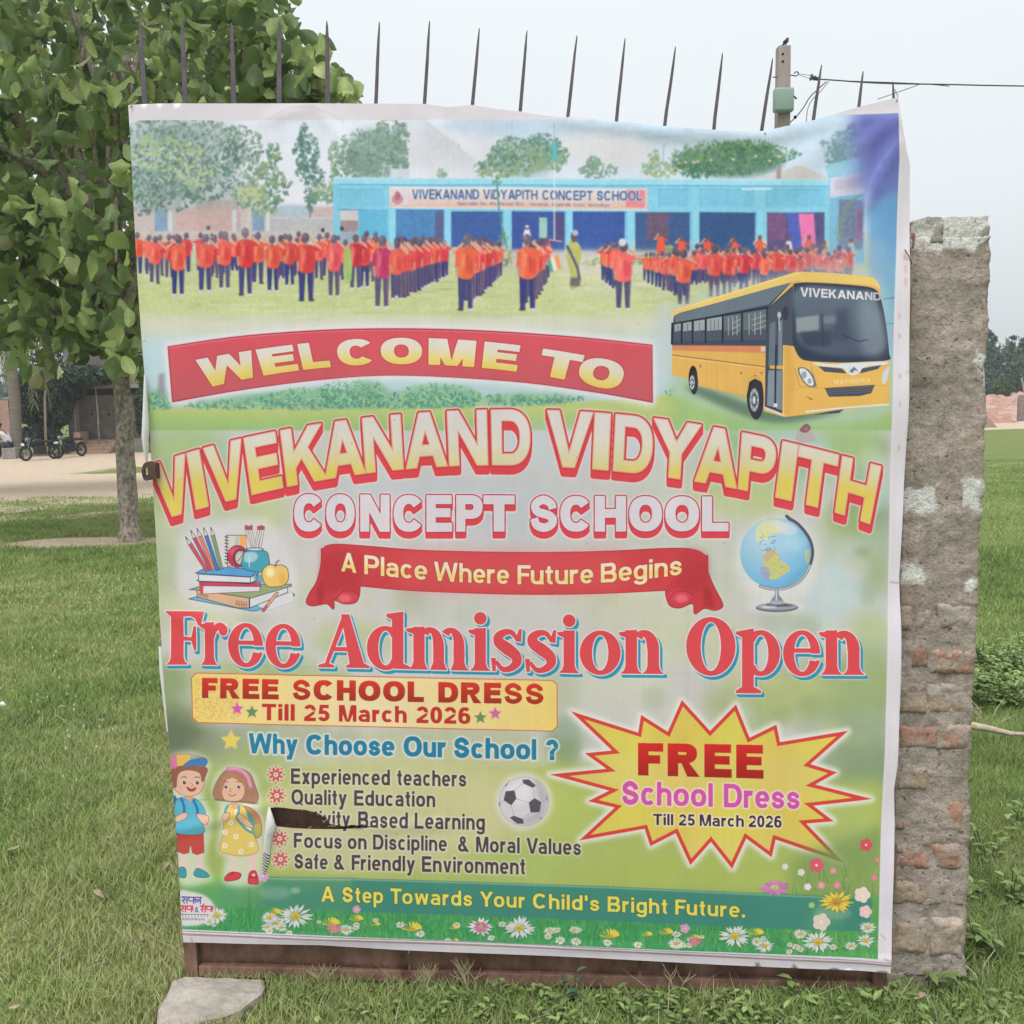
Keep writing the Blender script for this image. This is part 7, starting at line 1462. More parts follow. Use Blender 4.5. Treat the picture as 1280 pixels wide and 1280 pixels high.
for u, v, h, ns, nl, L_, cols, lb in [(1158, 1243, .085, 3, 4, .048, [(.20, .27, .09), (.17, .24, .07)], 'young plant with round bright leaves at the foot of the pillar'), (712, 1250, .075, 3, 5, .026, [(.10, .17, .10), (.12, .15, .09)], 'small upright plant with grey green leaves against the gate foot, near its middle'),
                                      (1005, 1262, .06, 4, 5, .035, WC, 'low leafy weed in front of the gate under the daisies'), (1085, 1268, .055, 5, 5, .034, WC, 'leafy weed in the grass below the right gate stile'), (930, 1272, .05, 4, 5, .030, WC, 'low leafy weed left of the clump under the daisies'),
                                      (1228, 1190, .08, 4, 5, .032, WC, 'broad leaved weed right beside the bottom brick of the pillar'), (1262, 1130, .12, 5, 6, .036, WC, 'tall leafy weed at the right edge below the twig'), (1236, 1082, .11, 5, 6, .032, WC, 'dense green weed hugging the pillar below the red bricks'), (1270, 1040, .12, 5, 7, .036, WC, 'leafy weed at the right edge below the branch')]:
    p = at_ground(u, v); V, F, C = weed(p[0], p[1], h, ns, nl, L_, rw, cols); weed_obj('weed_plant', V, F, C, lb, 'weed', 'broad leaved weeds')
V, F, C = [], [], []
for k_ in range(190):                          # the lush bed right of the pillar
    u = rw.uniform(1165, 1330); v = 868+rw.uniform(-38, 32)
    if k_ > 150:
        v = rw.uniform(930, 1230)
        if k_ > 168: continue
    p = at_ground(u, v); a, f, c = weed(p[0], p[1], rw.uniform(.10, .20) if k_ <= 150 else .06, 4, 6, .042, rw, WC); n0 = len(V); V += a; F += [tuple(i+n0 for i in q_) for q_ in f]; C += c
for k_ in range(230):                          # low clover-like cover in the foreground
    u = 340+950*rw.random()**.55; v = rw.uniform(1236, 1330); p = at_ground(u, v)
    if inside(SLAB, np.array([p[0]]), np.array([p[1]]))[0] or ((p-A_) @ N_) < .03 and u < 1115: continue
    a, f, c = weed(p[0], p[1], rw.uniform(.02, .05), 3, 3, .026, rw, WC+[(.20, .24, .10)]); n0 = len(V); V += a; F += [tuple(i+n0 for i in q_) for q_ in f]; C += c
weed_obj('weed_bed', V, F, C, 'lush low bed of leafy weeds right of the pillar and along the gate', 'weeds', kind='stuff')
# pale seeding grass tufts in front of the gate
m_seed = mat('seed_stem', (.36, .33, .20), .8, .2, 30)
for u, v, lb in ((405, 1240, 'pale tuft of seeding grass right of the stone slab'), (530, 1243, 'pale branched grass tuft in front of the gate seam'), (585, 1240, 'thin pale seed stem leaning on the gate, right of the seam tuft'), (845, 1248, 'thin lone seed stem before the right half of the gate')):
    p = at_ground(u, v); mb = MB()
    for k_ in range(7 if 'tuft' in lb else 3):
        a = rw.uniform(0, 6.28); r = rw.uniform(.02, .06); h = rw.uniform(.05, .095)
        t1 = (p[0]+math.cos(a)*r, p[1]-abs(math.sin(a))*r*.3, h); mid = (p[0]+math.cos(a)*r*.4, p[1], h*.6)
        mb.tube([(p[0], p[1], 0), mid, t1], [.0013, .0010, .0006], 4, False)
        for d in (-1, 1): mb.tube([mid, (mid[0]+d*.012, mid[1], mid[2]+.018), (mid[0]+d*.016, mid[1], mid[2]+.032)], [.0009, .0008, .0005], 4, False)
    tag(mb.build('grass_tuft', m_seed), lb, 'grass tuft', 'seeding grass tufts')
# ================================================================= TREES AND FAR THINGS
m_bark = mat('teak_bark', (.20, .16, .13), .95, .4, 26, 1, 30, c2=(.50, .44, .37), stretch=(1, 1, .7), spec=.1)
m_leafT = mat('teak_leaf', (.9, .9, .9), .48, .14, 7, .25, 30, spec=.35, attr='tone', trans=.42)
def teak_leaf(L_, W_, droop, curl, seed):
    """a large ovate leaf with pinched midrib and wavy rim, hanging from its stalk at the origin, tip towards -z"""
    r = np.random.default_rng(seed); V = [(0, 0, 0)]; F = []; prof = [(.07, .42), (.22, .86), (.40, 1.02+.06*r.normal()), (.58, .93+.05*r.normal()), (.76, .62+.06*r.normal()), (.90, .27)]
    for t, w in prof:
        y = droop*math.sin(t*2.2)*L_*.25; z = -L_*t; j = r.normal()*.05
        V += [(-W_*.5*w, y+W_*w*(.22+j*1.6), z+r.normal()*.022*L_), (-W_*.25*w, y+W_*w*.06, z), (0, y-W_*.03, z-L_*.01), (W_*.25*w, y+W_*w*.06, z), (W_*.5*w, y+W_*w*(.22-j)+curl*W_*.15, z+r.normal()*.022*L_)]
    V.append((W_*.06*r.normal(), droop*L_*.2+curl*.06*L_, -L_)); n_ = len(prof)
    for k_ in range(4): F.append((0, 1+k_, 2+k_))
    for i in range(n_-1):
        for k_ in range(4): a = 1+i*5+k_; F.append((a, a+5, a+6, a+1))
    a = 1+(n_-1)*5
    for k_ in range(4): F.append((a+k_, len(V)-1, a+k_+1))
    return V, F
LT = [teak_leaf(1, .66+.1*math.sin(i*2.1), .6+.5*math.sin(i*1.3), math.sin(i*2.7), i) for i in range(6)]
LCOL = [(.14, .21, .085), (.205, .295, .11), (.28, .38, .13), (.37, .47, .165), (.47, .56, .21), (.58, .63, .29), (.46, .44, .24)]
def leaf_tree(name, base, trunk, limbs, ends, leaf_L, rng, label, cat, n_parts, group=None, cols=LCOL, wts=(.2, .24, .22, .17, .11, .04, .02), per=(5, 9), clust=.2, lim=None):
    T = thing(name, label, cat, tuple(base), 0, group)
    child(trunk.build('trunk', m_bark, None, True), T)
    for l in limbs: child(l.build('limb', m_bark, None, True), T)
    cand = []
    for e_ in ends:
        for k_ in range(rng.integers(*per)):
            d = rng.normal(size=3)*np.array([1, 1, .75])*clust; p = e_+d
            out = np.arctan2(p[1]-base[1], p[0]-base[0])
            cand.append((p, rng.uniform(.6, 1.25)*leaf_L, rng.normal()*1.0+ -math.pi/2*0, rng.normal()*.55, rng.normal()*.75, rng.integers(6), rng.choice(len(cols), p=wts), rng.uniform(.85, 1.15)))
    def M_of(c): 
        p, L_, rz, rx, ry, *_ = c; return Matrix.Translation(Vector(p)) @ Matrix.Rotation(rz, 4, 'Z') @ Matrix.Rotation(rx-.35, 4, 'X') @ Matrix.Rotation(ry, 4, 'Y') @ Matrix.Scale(L_, 4)
    if lim is not None: cand = [c for c in cand if lim(c[0])]
    def vis(c):
        q = (c[0]-CAM) @ RM; u, v = 640+F_*q[0]/-q[2], 640-F_*q[1]/-q[2]
        ok = (-10 < u < 470) and (-10 < v < 520) and not (u > 175 and v > 145)
        return (q[2] if ok else -999)-0*c[1]
    cand.sort(key=lambda c: -(vis(c)+.8*c[1]/leaf_L))
    meshes = {}
    for c in cand[:n_parts]:
        key = (c[5], c[6])
        if key not in meshes:
            V, F = LT[c[5]]; me = bpy.data.meshes.new('leaf'); me.from_pydata(V, [], F); me.update(); a = me.color_attributes.new('tone', 'FLOAT_COLOR', 'POINT'); a.data.foreach_set('color', np.array([(*cols[c[6]], 1)]*len(V), np.float32).ravel()); me.polygons.foreach_set('use_smooth', [True]*len(F)); me.materials.append(m_leafT); meshes[key] = me
        o = obj('leaf', meshes[key]); o.matrix_world = M_of(c); child(o, T)
    rest = cand[n_parts:]
    VV, FF, CC = [], [], []; n0 = 0
    for c in rest:
        V, F = LT[c[5]]; M = np.array(M_of(c)); P = np.array(V) @ M[:3, :3].T+M[:3, 3]; VV.append(P)
        for f in F: FF.append(tuple(i+n0 for i in f))
        CC.append(np.repeat(np.array([cols[c[6]]])*c[7], len(V), 0)); n0 += len(V)
    if rest:
        me = bpy.data.meshes.new('foliage'); me.from_pydata(np.concatenate(VV).tolist(), [], FF); me.update(); C = np.concatenate(CC); a = me.color_attributes.new('tone', 'FLOAT_COLOR', 'POINT'); a.data.foreach_set('color', np.concatenate([C, np.ones((len(C), 1))], 1).astype(np.float32).ravel()); me.polygons.foreach_set('use_smooth', [True]*len(me.polygons)); me.materials.append(m_leafT)
        o = child(obj('foliage', me), T); o['kind'] = 'stuff'
    return T
rt = np.random.default_rng(19)
def crown_ends(c, r, n, rng, shell=.35, cut=None):
    out = []
    while len(out) < n:
        d = rng.normal(size=3); d /= np.linalg.norm(d); rr = (shell+(1-shell)*rng.random())**.5 if shell else rng.random()**(1/3)
        bump = 1+.16*math.sin(d[0]*5+c[0])*math.cos(d[2]*4)+.1*math.sin(d[1]*7)
        p = np.array(c)+d*np.array(r)*rr*bump
        if cut is None or cut(p): out.append(p)
    return out
def px_of(p):
    q = (np.array(p)-CAM) @ RM; return 640+F_*q[0]/-q[2], 640-F_*q[1]/-q[2]
# the big teak on the left
tb = gp(163, 676); tk = at_depth(150, 450, tb[1]+.05); tk2 = at_depth(136, 330, tb[1]+.1); tk3 = at_depth(150, 190, tb[1]+.2)
trunk = MB(); pts = catm([tb+np.array([0, 0, -.1]), tb+np.array([0, 0, .12]), at_depth(160, 620, tb[1]), at_depth(155, 540, tb[1]), tk, tk2, tk3, at_depth(160, 60, tb[1]+.3)], 4)
rad = np.interp(np.arange(len(pts)), [0, 3, 6, 10, 16, 20, 24, 28], [.125, .108, .098, .092, .084, .074, .06, .04])*(1+.05*R1.normal(size=len(pts)))
trunk.tube([tuple(p+R1.normal(size=3)*.006) for p in pts], list(rad), 14)
def sil(p, pad=0):                                    # keep the crown's outline: it ends in a lobe right of the last spikes on the left
    u, v = px_of(p)
    if v > 120: return u < 430+pad and v < (440 if u < 60 else 405 if u < 130 else 430)+4*pad
    lim = np.interp(v, [-400, -60, 0, 20, 43, 75, 88, 122], [300, 345, 355, 364, 396, 400, 424, 430])
    return u < lim+pad
c0 = np.array([tb[0]-.15, tb[1]+.35, 4.35])
ends = crown_ends(c0, (2.55, 2.2, 2.75), 330, rt, .25, lambda p: sil(p) and px_of(p)[0] > -350)
ends += [at_depth(u, v, y) for u, v, y in [(385, 100, 9.6), (405, 85, 9.8), (415, 105, 9.9), (372, 60, 9.7), (350, 95, 9.4), (330, 60, 9.6), (395, 115, 10), (360, 30, 9.8), (408, 60, 10.1), (300, 90, 9.5), (270, 60, 9.4), (280, 20, 9.6), (320, 25, 9.7), (240, 95, 9.5), (210, 40, 9.4), (375, 90, 9.9), (420, 100, 9.9), (424, 112, 9.8), (410, 92, 10.0), (418, 118, 9.7), (400, 66, 9.8), (392, 55, 10.0), (398, 95, 9.8), (340, 5, 9.8), (415, 100, 10.1), (390, 75, 9.5), (300, 110, 9.9), (350, 115, 9.9), (395, 118, 9.6), (120, 455, 10.2), (165, 405, 9.9), (150, 425, 9.8), (95, 410, 9.7), (60, 400, 9.9), (30, 380, 9.6), (90, 440, 10.3), (70, 460, 11.2), (172, 420, 10.2), (10, 420, 10), (125, 500, 10.25)]]
limbs = []
for k_ in range(26):
    e_ = ends[rt.integers(len(ends))]; s_ = [tk, tk2, tk3][k_ % 3]; m_ = (s_*.5+e_*.5)+np.array([0, 0, .25]); limbs.append(MB().tube([tuple(p) for p in catm([s_, m_, e_], 4)], list(np.linspace(.045, .010, 9)), 6))
for uv in ([(152, 440), (120, 300), (60, 180), (40, 100)], [(150, 420), (180, 300), (210, 190), (250, 100)], [(140, 350), (95, 250), (20, 195), (-30, 170)], [(145, 330), (105, 230), (95, 130), (110, 40)]):
    limbs.append(MB().tube([tuple(p) for p in catm([at_depth(u, v, tb[1]-.35+.1*i) for i, (u, v) in enumerate(uv)], 5)], list(np.linspace(.060, .018, 16)), 8))
leaf_tree('teak_tree', tb, trunk, limbs, ends, .195, rt, 'leafy green teak tree with a mottled straight trunk left of the banner', 'tree', 300, per=(14, 22), clust=.235, lim=lambda p: sil(p, 9))
# a second crown further back and one beside it, closing the view on the left
for cx, cy, cz, r, nn, L_, lb in ((-9.6, 17.5, 5.6, (3.6, 2.6, 3.6), 300, .26, 'darker broad leaved tree behind the left edge of the teak'), (-6.2, 19.5, 6.2, (2.8, 2.4, 3.0), 210, .26, 'broad leaved tree rising behind the crown of the teak')):
    zb = float(gz(cx, cy)); ee = crown_ends((cx, cy, cz), r, nn, rt, .3, lambda p: p[2] > 2.6 and px_of(p)[0] < 330)
    tr = MB().tube([(cx, cy, zb-.1), (cx+.1, cy, zb+2), (cx, cy+.1, cz)], [.16, .13, .07], 10)
    lm = [MB().tube([(cx, cy, 2.2+.2*i), tuple((np.array([cx, cy, 3.0])+ee[i*7])/2), tuple(ee[i*7])], [.05, .03, .012], 6) for i in range(8)]
    leaf_tree('broadleaf_tree', (cx, cy, zb), tr, lm, ee, L_, rt, lb, 'tree', 0, 'trees behind the teak', wts=(.34, .3, .2, .1, .04, .01, .01), per=(7, 12), clust=.28)

# ---------------------------------------------------------------- the house and yard at the far left
HY = 41.0
def fp(u, v, y): return at_depth(u, v, y)
m_wall = mat('weathered_brick_wall', (.17, .148, .135), .95, .3, 1.6, .6, 9, c2=(.25, .215, .195), spec=.1)
m_pink = mat('pink_wall', (.38, .24, .20), .9, .15, 3, .2, 20)
m_conc = mat('stained_concrete', (.24, .225, .205), .9, .25, 3, .3, 20, c2=(.33, .31, .285))
m_dark = mat('dark_opening', (.02, .02, .02), .9)
m_step = mat('brick_steps', (.33, .235, .175), .9, .2, 6, .3, 20)
gzy = -.85
xa, xb = fp(86, 540, HY)[0], fp(330, 540, HY)[0]
house = thing('brick_house', 'weathered brick house behind the teak trunk with brick steps to its plinth', 'house', (xa, HY, gzy))
zt_ = fp(120, 400, HY)[2]
zw0 = fp(120, 549, HY)[2]
vs0, vs1 = fp(120, 494, HY)[2], fp(120, 486, HY)[2]
child(MB().box(xa, HY, zw0, xb, HY+.3, vs0).build('wall', m_wall), house)
child(MB().box(xa, HY+.02, vs1, xb, HY+.3, zt_).build('wall', m_wall), house)
child(MB().box(xa, HY+.15, vs0, xb, HY+.25, vs1).build('ventilation_slot', m_dark), house)
child(MB().box(xa-.1, HY-.35, vs1, xb, HY+.0, vs1+.16).build('lintel_slab', m_conc), house)
x1_ = fp(88, 530, HY-.4)[0]; x2_ = fp(97, 530, HY-.4)[0]
child(MB().box(x1_, HY-.45, gzy, x2_, HY-.2, vs1).build('pillar', m_conc), house)
for u in (115, 136): q = fp(u, 518, HY); child(MB().ball((q[0], HY-.02, q[2]), .05, 8, 6, (1, .3, 1)).build('wall_hole', m_dark), house)
child(MB().box(xa-.1, HY-.45, gzy-.1, xb, HY-.02, zw0).build('plinth', m_conc), house)
for k_ in range(4):
    zz0 = gzy+(zw0-gzy)*(3-k_)/4; a, b_ = fp(96, 560, HY-1)[0], fp(143, 560, HY-1)[0]
    child(MB().box(a, HY-.48-.28*(k_+1), gzy-.05, b_, HY-.48-.28*k_+.0, zz0+(zw0-gzy)/4*.82).build('step', m_step, None, bevel=.01), house)
child(MB().box(fp(97, 545, HY-1)[0]-.02, HY-1.3, gzy, fp(104, 545, HY-1)[0], HY-.5, fp(97, 540, HY-1)[2]).build('side_block', m_pink), house)
rl = MB().tube([fp(148, 548, HY-.5), fp(130, 566, HY-1.6)], .03, 6)
child(rl.build('handrail', m_step), house); child(MB().tube([fp(128, 552, HY-1.5), fp(128, 575, HY-1.5)], .025, 6).build('railing_post', m_step), house)
xp0 = fp(-60, 540, HY-1)[0]; xp1 = fp(13, 540, HY-1)[0]
tag(MB().box(xp0, HY-1, gzy-.1, xp1, HY-.7, fp(5, 500, HY-1)[2]).build('pink_wall', m_pink), 'low pink wall behind the seated person at the left edge', 'wall')
tag(MB().box(fp(150, 540, HY+1)[0]+.2, HY+4, gzy, 8, HY+4.3, gzy+2.0).build('boundary_wall', m_wall), 'low brick boundary wall running on behind the banner', 'wall')
# shrubs before the house
m_bush = mat('bush_leaf', (.9, .9, .9), .6, .15, 5, spec=.2, attr='tone', trans=.2)
def scatter_leaves(blobs, n, size, cols, rng, wts=None, asp=.5):
    tot = sum(b[3]*b[4]*b[5] for b in blobs); P, C = [], []
    for b in blobs:
        m_ = int(n*b[3]*b[4]*b[5]/tot)+6; d = rng.normal(size=(m_, 3)); d /= np.linalg.norm(d, axis=1)[:, None]; r = rng.uniform(.45, 1, m_)**.45*(1+.12*np.sin(d[:, 0]*7+b[0])*np.cos(d[:, 2]*6)); P.append(np.array(b[:3])+d*np.array(b[3:6])*r[:, None])
    P = np.concatenate(P); m_ = len(P); cols = np.array(cols); k = rng.choice(len(cols), m_, p=wts); C = cols[k]*rng.uniform(.8, 1.2, (m_, 1))
    a = rng.normal(size=(m_, 3)); a /= np.linalg.norm(a, axis=1)[:, None]; b_ = np.cross(a, rng.normal(size=(m_, 3))); b_ /= np.linalg.norm(b_, axis=1)[:, None]; s = size*rng.uniform(.5, 1.3, (m_, 1))
    V = np.stack([P-a*s, P-b_*s*asp+a*s*.1, P+a*s, P+b_*s*asp+a*s*.1], 1).reshape(-1, 3)
    V.reshape(-1, 4, 3)[:, 1] += np.cross(a, b_)*s*.15
    F = np.arange(m_*4).reshape(-1, 4); return V, F, np.repeat(C, 4, 0)
DG = [(.035, .060, .046), (.050, .082, .058), (.072, .112, .075), (.11, .155, .095)]
rb = np.random.default_rng(5)
def bush(name, blobs, n, size, cols, label, cat, base, group=None, stems=None, wts=None):
    T = thing(name, label, cat, base, 0, group); V, F, C = scatter_leaves(blobs, n, size, cols, rb, wts); child(obj('crown', mesh_np('crown', V, F, m_bush, col=C)), T)
    mb = MB(); 
    for s_ in (stems or [(base, blobs[0][:3], .05)]): mb.tube([s_[0], tuple(np.array(s_[0])*.5+np.array(s_[1])*.5+np.array([.03, 0, 0])), s_[1]], [s_[2], s_[2]*.8, s_[2]*.5], 7)
    child(mb.build('trunk', m_bark, None, True), T); return T
def pb(u, v, y, ru, rv, ry=None): p = at_depth(u, v, y); s_ = y/1280; return (p[0], p[1], p[2], ru*s_, ry or ru*s_, rv*s_)
for k_, (u, v, ru, rv, y, lb) in enumerate([(38, 500, 20, 34, 39.6, 'dark bush behind the first motorcycle'), (68, 505, 22, 32, 39.8, 'dark bush between the thin stem and the house pillar'), (90, 480, 20, 22, 40.1, 'dark bush overhanging the house pillar'), (48, 545, 26, 14, 39.4, 'low dark bush just above the motorcycle seats'), (118, 470, 30, 12, 40.0, 'dark shrub crown in front of the house eaves'), (185, 515, 16, 40, 39.5, 'dark green shrub right of the teak trunk'), (60, 440, 46, 40, 42.6, 'tall dark shrub towering behind the yard bushes')]):
    q = at_depth(u, v, y); bush('shrub', [pb(u, v, y, ru, rv)], 4200, .085, DG if u != 185 else [(.04, .07, .04), (.06, .10, .05), (.10, .15, .07)], lb, 'shrub', (q[0], q[1], gzy), 'shrubs round the house', [((q[0], q[1], gzy), tuple(q), .04)])
# sapling with a thin pale stem
q0 = at_depth(57, 560, 38.6); T = thing('young_tree', 'thin pale stemmed sapling behind the motorcycles', 'tree', (q0[0], 38.6, gzy))
m_pale = mat('pale_stem', (.36, .31, .24), .9, .15, 9); child(MB().tube([(q0[0], 38.6, gzy), at_depth(56, 500, 38.6), at_depth(58, 462, 38.6), at_depth(60, 440, 38.6)], [.05, .042, .035, .025], 7).build('trunk', m_pale, None, True), T)
child(MB().tube([at_depth(58, 478, 38.6), at_depth(66, 468, 38.5)], [.02, .01], 5).build('limb', m_pale), T)
for k_, (u, v, s_) in enumerate([(40, 462, .5), (34, 470, .45), (44, 474, .55), (50, 460, .4), (64, 455, .6), (72, 462, .6), (52, 450, .5), (60, 448, .5)]):
    V, F = LT[k_ % 6]; me = bpy.data.meshes.new('leaf'); me.from_pydata(V, [], F); me.update(); a = me.color_attributes.new('tone', 'FLOAT_COLOR', 'POINT'); a.data.foreach_set('color', np.array([(*LCOL[3+k_ % 3], 1)]*len(V), np.float32).ravel()); me.materials.append(m_leafT)
    o = obj('leaf', me); o.matrix_world = Matrix.Translation(Vector(at_depth(u, v-6, 38.4))) @ Matrix.Rotation(k_*.9, 4, 'Z') @ Matrix.Rotation(.4*math.sin(k_), 4, 'Y') @ Matrix.Scale(s_, 4); child(o, T)
# palm at the left edge
q0 = gp(21, 572); PY = 37.9; q0 = at_depth(21, 572, PY); T = thing('palm_tree', 'palm with a grey trunk and drooping fronds at the left edge', 'palm', (q0[0], PY, gzy))
m_palm = mat('palm_trunk', (.17, .15, .125), .95, .25, 7, .6, 14, stretch=(.4, .4, 3)); child(MB().tube([(q0[0], PY, gzy-.1), (q0[0], PY, gzy+.3), at_depth(19, 500, PY), at_depth(8, 400, PY)], [.26, .21, .20, .17], 12).build('trunk', m_palm, None, True), T)
m_frond = mat('palm_frond', (.12, .15, .065), .6, .25, 6, c2=(.22, .24, .11), trans=.2)
tp_ = at_depth(8, 395, PY)
for k_ in range(9):
    a = k_*.7+.2; mb = MB(); Lf = 3.4; droop = 2.6 if k_ % 2 else 3.3
    if k_ in (0, 8): droop = 3.6
    cp = [np.array(tp_)+np.array([math.cos(a)*Lf*t*(1-.35*t)*.55, math.sin(a)*Lf*t*.45, .9*math.sin(t*1.6)*.5-droop*t*t]) for t in np.linspace(0, 1, 12)]
    mb.tube([tuple(p) for p in cp], list(np.linspace(.03, .008, 12)), 5, False)
    for i in range(1, 12):
        for s_ in (-1, 1):
            for jj in (0, .25, .5, .75):
                p = cp[i]*(1-jj)+cp[i-1]*jj; sd_ = np.array([-math.sin(a), math.cos(a), 0])*s_; l = .75*(1-.4*i/12)
                t1 = p+sd_*l*(.10+.2*rb.random())+np.array([.12*rb.normal(), 0, -l*(.8+.3*rb.random())]); w_ = np.array([.014, 0, .004])
                mb.add([p-w_, p+w_, (p+t1)/2+w_+sd_*.04, t1, (p+t1)/2-w_+sd_*.04], [(0, 1, 2, 3, 4)])
    child(mb.build('frond', m_frond), T)
# motorcycles
m_tyre = mat('tyre_rubber', (.03, .03, .03), .85, .2, 10); m_bk = mat('black_paint', (.02, .02, .025), .35, .2, 5); m_chr = mat('worn_chrome', (.22, .22, .22), .4, .1, 5, metal=.5); m_seat = mat('black_vinyl', (.025, .025, .025), .6); m_num = mat('white_plate', (.7, .7, .68), .5)
def motorcycle(p, rz, label):
    T = thing('motorcycle', label, 'motorcycle', tuple(p), rz, 'motorcycles parked before the house')
    def put(o): o.parent = T; return o
    def wheel(x):
        mb = MB(); n_ = 24; R_, r_ = .30, .05; V = []; F = []
        for i in range(n_):
            a = 2*math.pi*i/n_
            for j in range(8): b_ = 2*math.pi*j/8; V.append((x+(R_-r_+r_*math.cos(b_))*math.cos(a), r_*1.0*math.sin(b_), .30+(R_-r_+r_*math.cos(b_))*math.sin(a)))
        for i in range(n_):
            for j in range(8): F.append((i*8+j, ((i+1) % n_)*8+j, ((i+1) % n_)*8+(j+1) % 8, i*8+(j+1) % 8))
        w = put(mb.add(V, F).build('wheel', m_tyre, None, True))
        sp = MB(); sp.tube([(x, -.06, .3), (x, .06, .3)], .05, 8)
        for i in range(10): a = 2*math.pi*i/10; sp.tube([(x, 0, .3), (x+.24*math.cos(a), 0, .3+.24*math.sin(a))], .008, 4)
        s_ = sp.build('spokes', m_chr); s_.parent = w
    wheel(-.68); wheel(.62)
    put(MB().tube([(-.68, .07, .3), (-.52, .07, .80), (-.46, .05, .98)], .022, 6).tube([(-.68, -.07, .3), (-.52, -.07, .80), (-.46, -.05, .98)], .022, 6).build('fork', m_chr))
    put(MB().tube([(-.42, .36, 1.02), (-.46, .2, 1.05), (-.48, 0, .99), (-.46, -.2, 1.05), (-.42, -.36, 1.02)], .018, 6).build('handlebar', m_bk))
    put(MB().ball((-.58, 0, .90), .10, 10, 8, (.8, 1, 1)).build('headlight', m_chr, None, True))
    put(MB().box(-.80, -.12, .66, -.78, .12, .76).build('number_plate', m_num))
    put(MB().ball((-.12, 0, .80), .22, 12, 8, (1.3, .6, .62)).build('fuel_tank', m_bk, None, True))
    put(MB().box(.0, -.11, .74, .66, .11, .84).build('seat', m_seat, None, True, .03))
    put(MB().box(-.22, -.14, .28, .20, .14, .60).tube([(-.1, 0, .4), (-.1, 0, .7)], .1, 8).build('engine', m_bk, None, False, .03))
    put(MB().tube([(-.1, .12, .35), (.1, .15, .24), (.75, .17, .34)], [.025, .03, .045], 8).build('exhaust', m_chr, None, True))
    put(MB().tube([(-.5, 0, .85), (-.2, 0, .72), (.3, 0, .62), (.62, 0, .30)], .025, 6).tube([(-.45, 0, .8), (-.25, 0, .35), (.1, 0, .25), (.62, .0, .3)], .022, 6).build('frame', m_bk))
    fe = MB(); 
    for xc in (-.68, .62): fe.tube([(xc-.28*math.cos(a), 0, .30+.33*math.sin(a)) for a in np.linspace(.5, 2.4, 8)], .045, 6)
    put(fe.build('mudguard', m_bk, None, True))
    put(MB().tube([(-.45, .25, 1.05), (-.40, .30, 1.18)], .01, 5).ball((-.40, .31, 1.21), .055, 8, 6, (.4, 1, .8)).tube([(-.45, -.25, 1.05), (-.40, -.30, 1.18)], .01, 5).ball((-.40, -.31, 1.21), .055, 8, 6, (.4, 1, .8)).build('mirrors', m_bk, None, True))
    T.scale = (.82, .82, .82); return T
p1 = on_land(50, 575); motorcycle((p1[0]+.05, p1[1], float(ground_z(p1[0], p1[1]))), .95, 'black motorcycle with a white number plate, nearer the palm')
p2 = on_land(86, 572); motorcycle((p2[0], p2[1]+.2, float(ground_z(p2[0], p2[1]))), 1.15, 'second dark motorcycle parked beside the house steps')
# the seated person
PYy = 37.6; s_ = PYy/1280; pc = at_depth(9, 545, PYy)
m_skin = mat('skin', (.22, .12, .08), .6); m_shirt = mat('white_cloth', (.62, .62, .63), .8, .1, 12); m_trou = mat('dark_trousers', (.03, .04, .07), .85); m_hair = mat('black_hair', (.015, .013, .013), .6)
def skin_body(name, nodes, edges, mtl, root=0, sub=2):
    me = bpy.data.meshes.new(name); me.from_pydata([n_[:3] for n_ in nodes], edges, []); me.update(); me.materials.append(mtl); o = obj(name, me)
    md = o.modifiers.new('skin', 'SKIN'); me.skin_vertices or None
    for i, n_ in enumerate(nodes): me.skin_vertices[0].data[i].radius = (n_[3], n_[3]*(n_[4] if len(n_) > 4 else 1))
    for i in range(len(nodes)): me.skin_vertices[0].data[i].use_root = (i == root)
    md.use_smooth_shade = True; sb = o.modifiers.new('sub', 'SUBSURF'); sb.levels = sub; sb.render_levels = sub; return o
person = thing('person', 'person in a white shirt and dark trousers seated leaning forward by the palm', 'person', (pc[0]+.05, PYy, gzy))
def pz(o): o.parent = person; return o
# local frame: x right, faces -x (left); hip at 0.5
body = [(0, 0, .50, .13), (-.05, 0, .70, .13), (-.16, 0, .88, .13), (-.24, 0, 1.00, .08), (-.30, 0, 1.08, .05), (-.35, 0, 1.17, .095), (-.36, 0, 1.24, .085),
        (-.20, .19, .93, .06), (-.34, .24, .74, .045), (-.50, .18, .66, .035), (-.56, .16, .66, .03), (-.20, -.19, .93, .06), (-.34, -.24, .74, .045), (-.50, -.18, .66, .035), (-.56, -.16, .66, .03),
        (-.02, .1, .50, .10), (-.42, .13, .52, .08), (-.44, .13, .28, .055), (-.40, .13, .07, .04), (-.52, .13, .03, .035), (-.02, -.1, .50, .10), (-.42, -.13, .52, .08), (-.44, -.13, .28, .055), (-.40, -.13, .07, .04), (-.52, -.13, .03, .035)]
be = [(0, 1), (1, 2), (2, 3), (3, 4), (4, 5), (5, 6), (2, 7), (7, 8), (8, 9), (9, 10), (2, 11), (11, 12), (12, 13), (13, 14), (0, 15), (15, 16), (16, 17), (17, 18), (18, 19), (0, 20), (20, 21), (21, 22), (22, 23), (23, 24)]
pz(skin_body('body', body, be, m_skin))
pz(skin_body('shirt', [(.0, 0, .52, .155), (-.05, 0, .70, .155), (-.16, 0, .88, .155), (-.23, 0, .98, .09), (-.20, .19, .93, .078), (-.30, .23, .80, .062), (-.20, -.19, .93, .078), (-.30, -.23, .80, .062)], [(0, 1), (1, 2), (2, 3), (2, 4), (4, 5), (2, 6), (6, 7)], m_shirt))
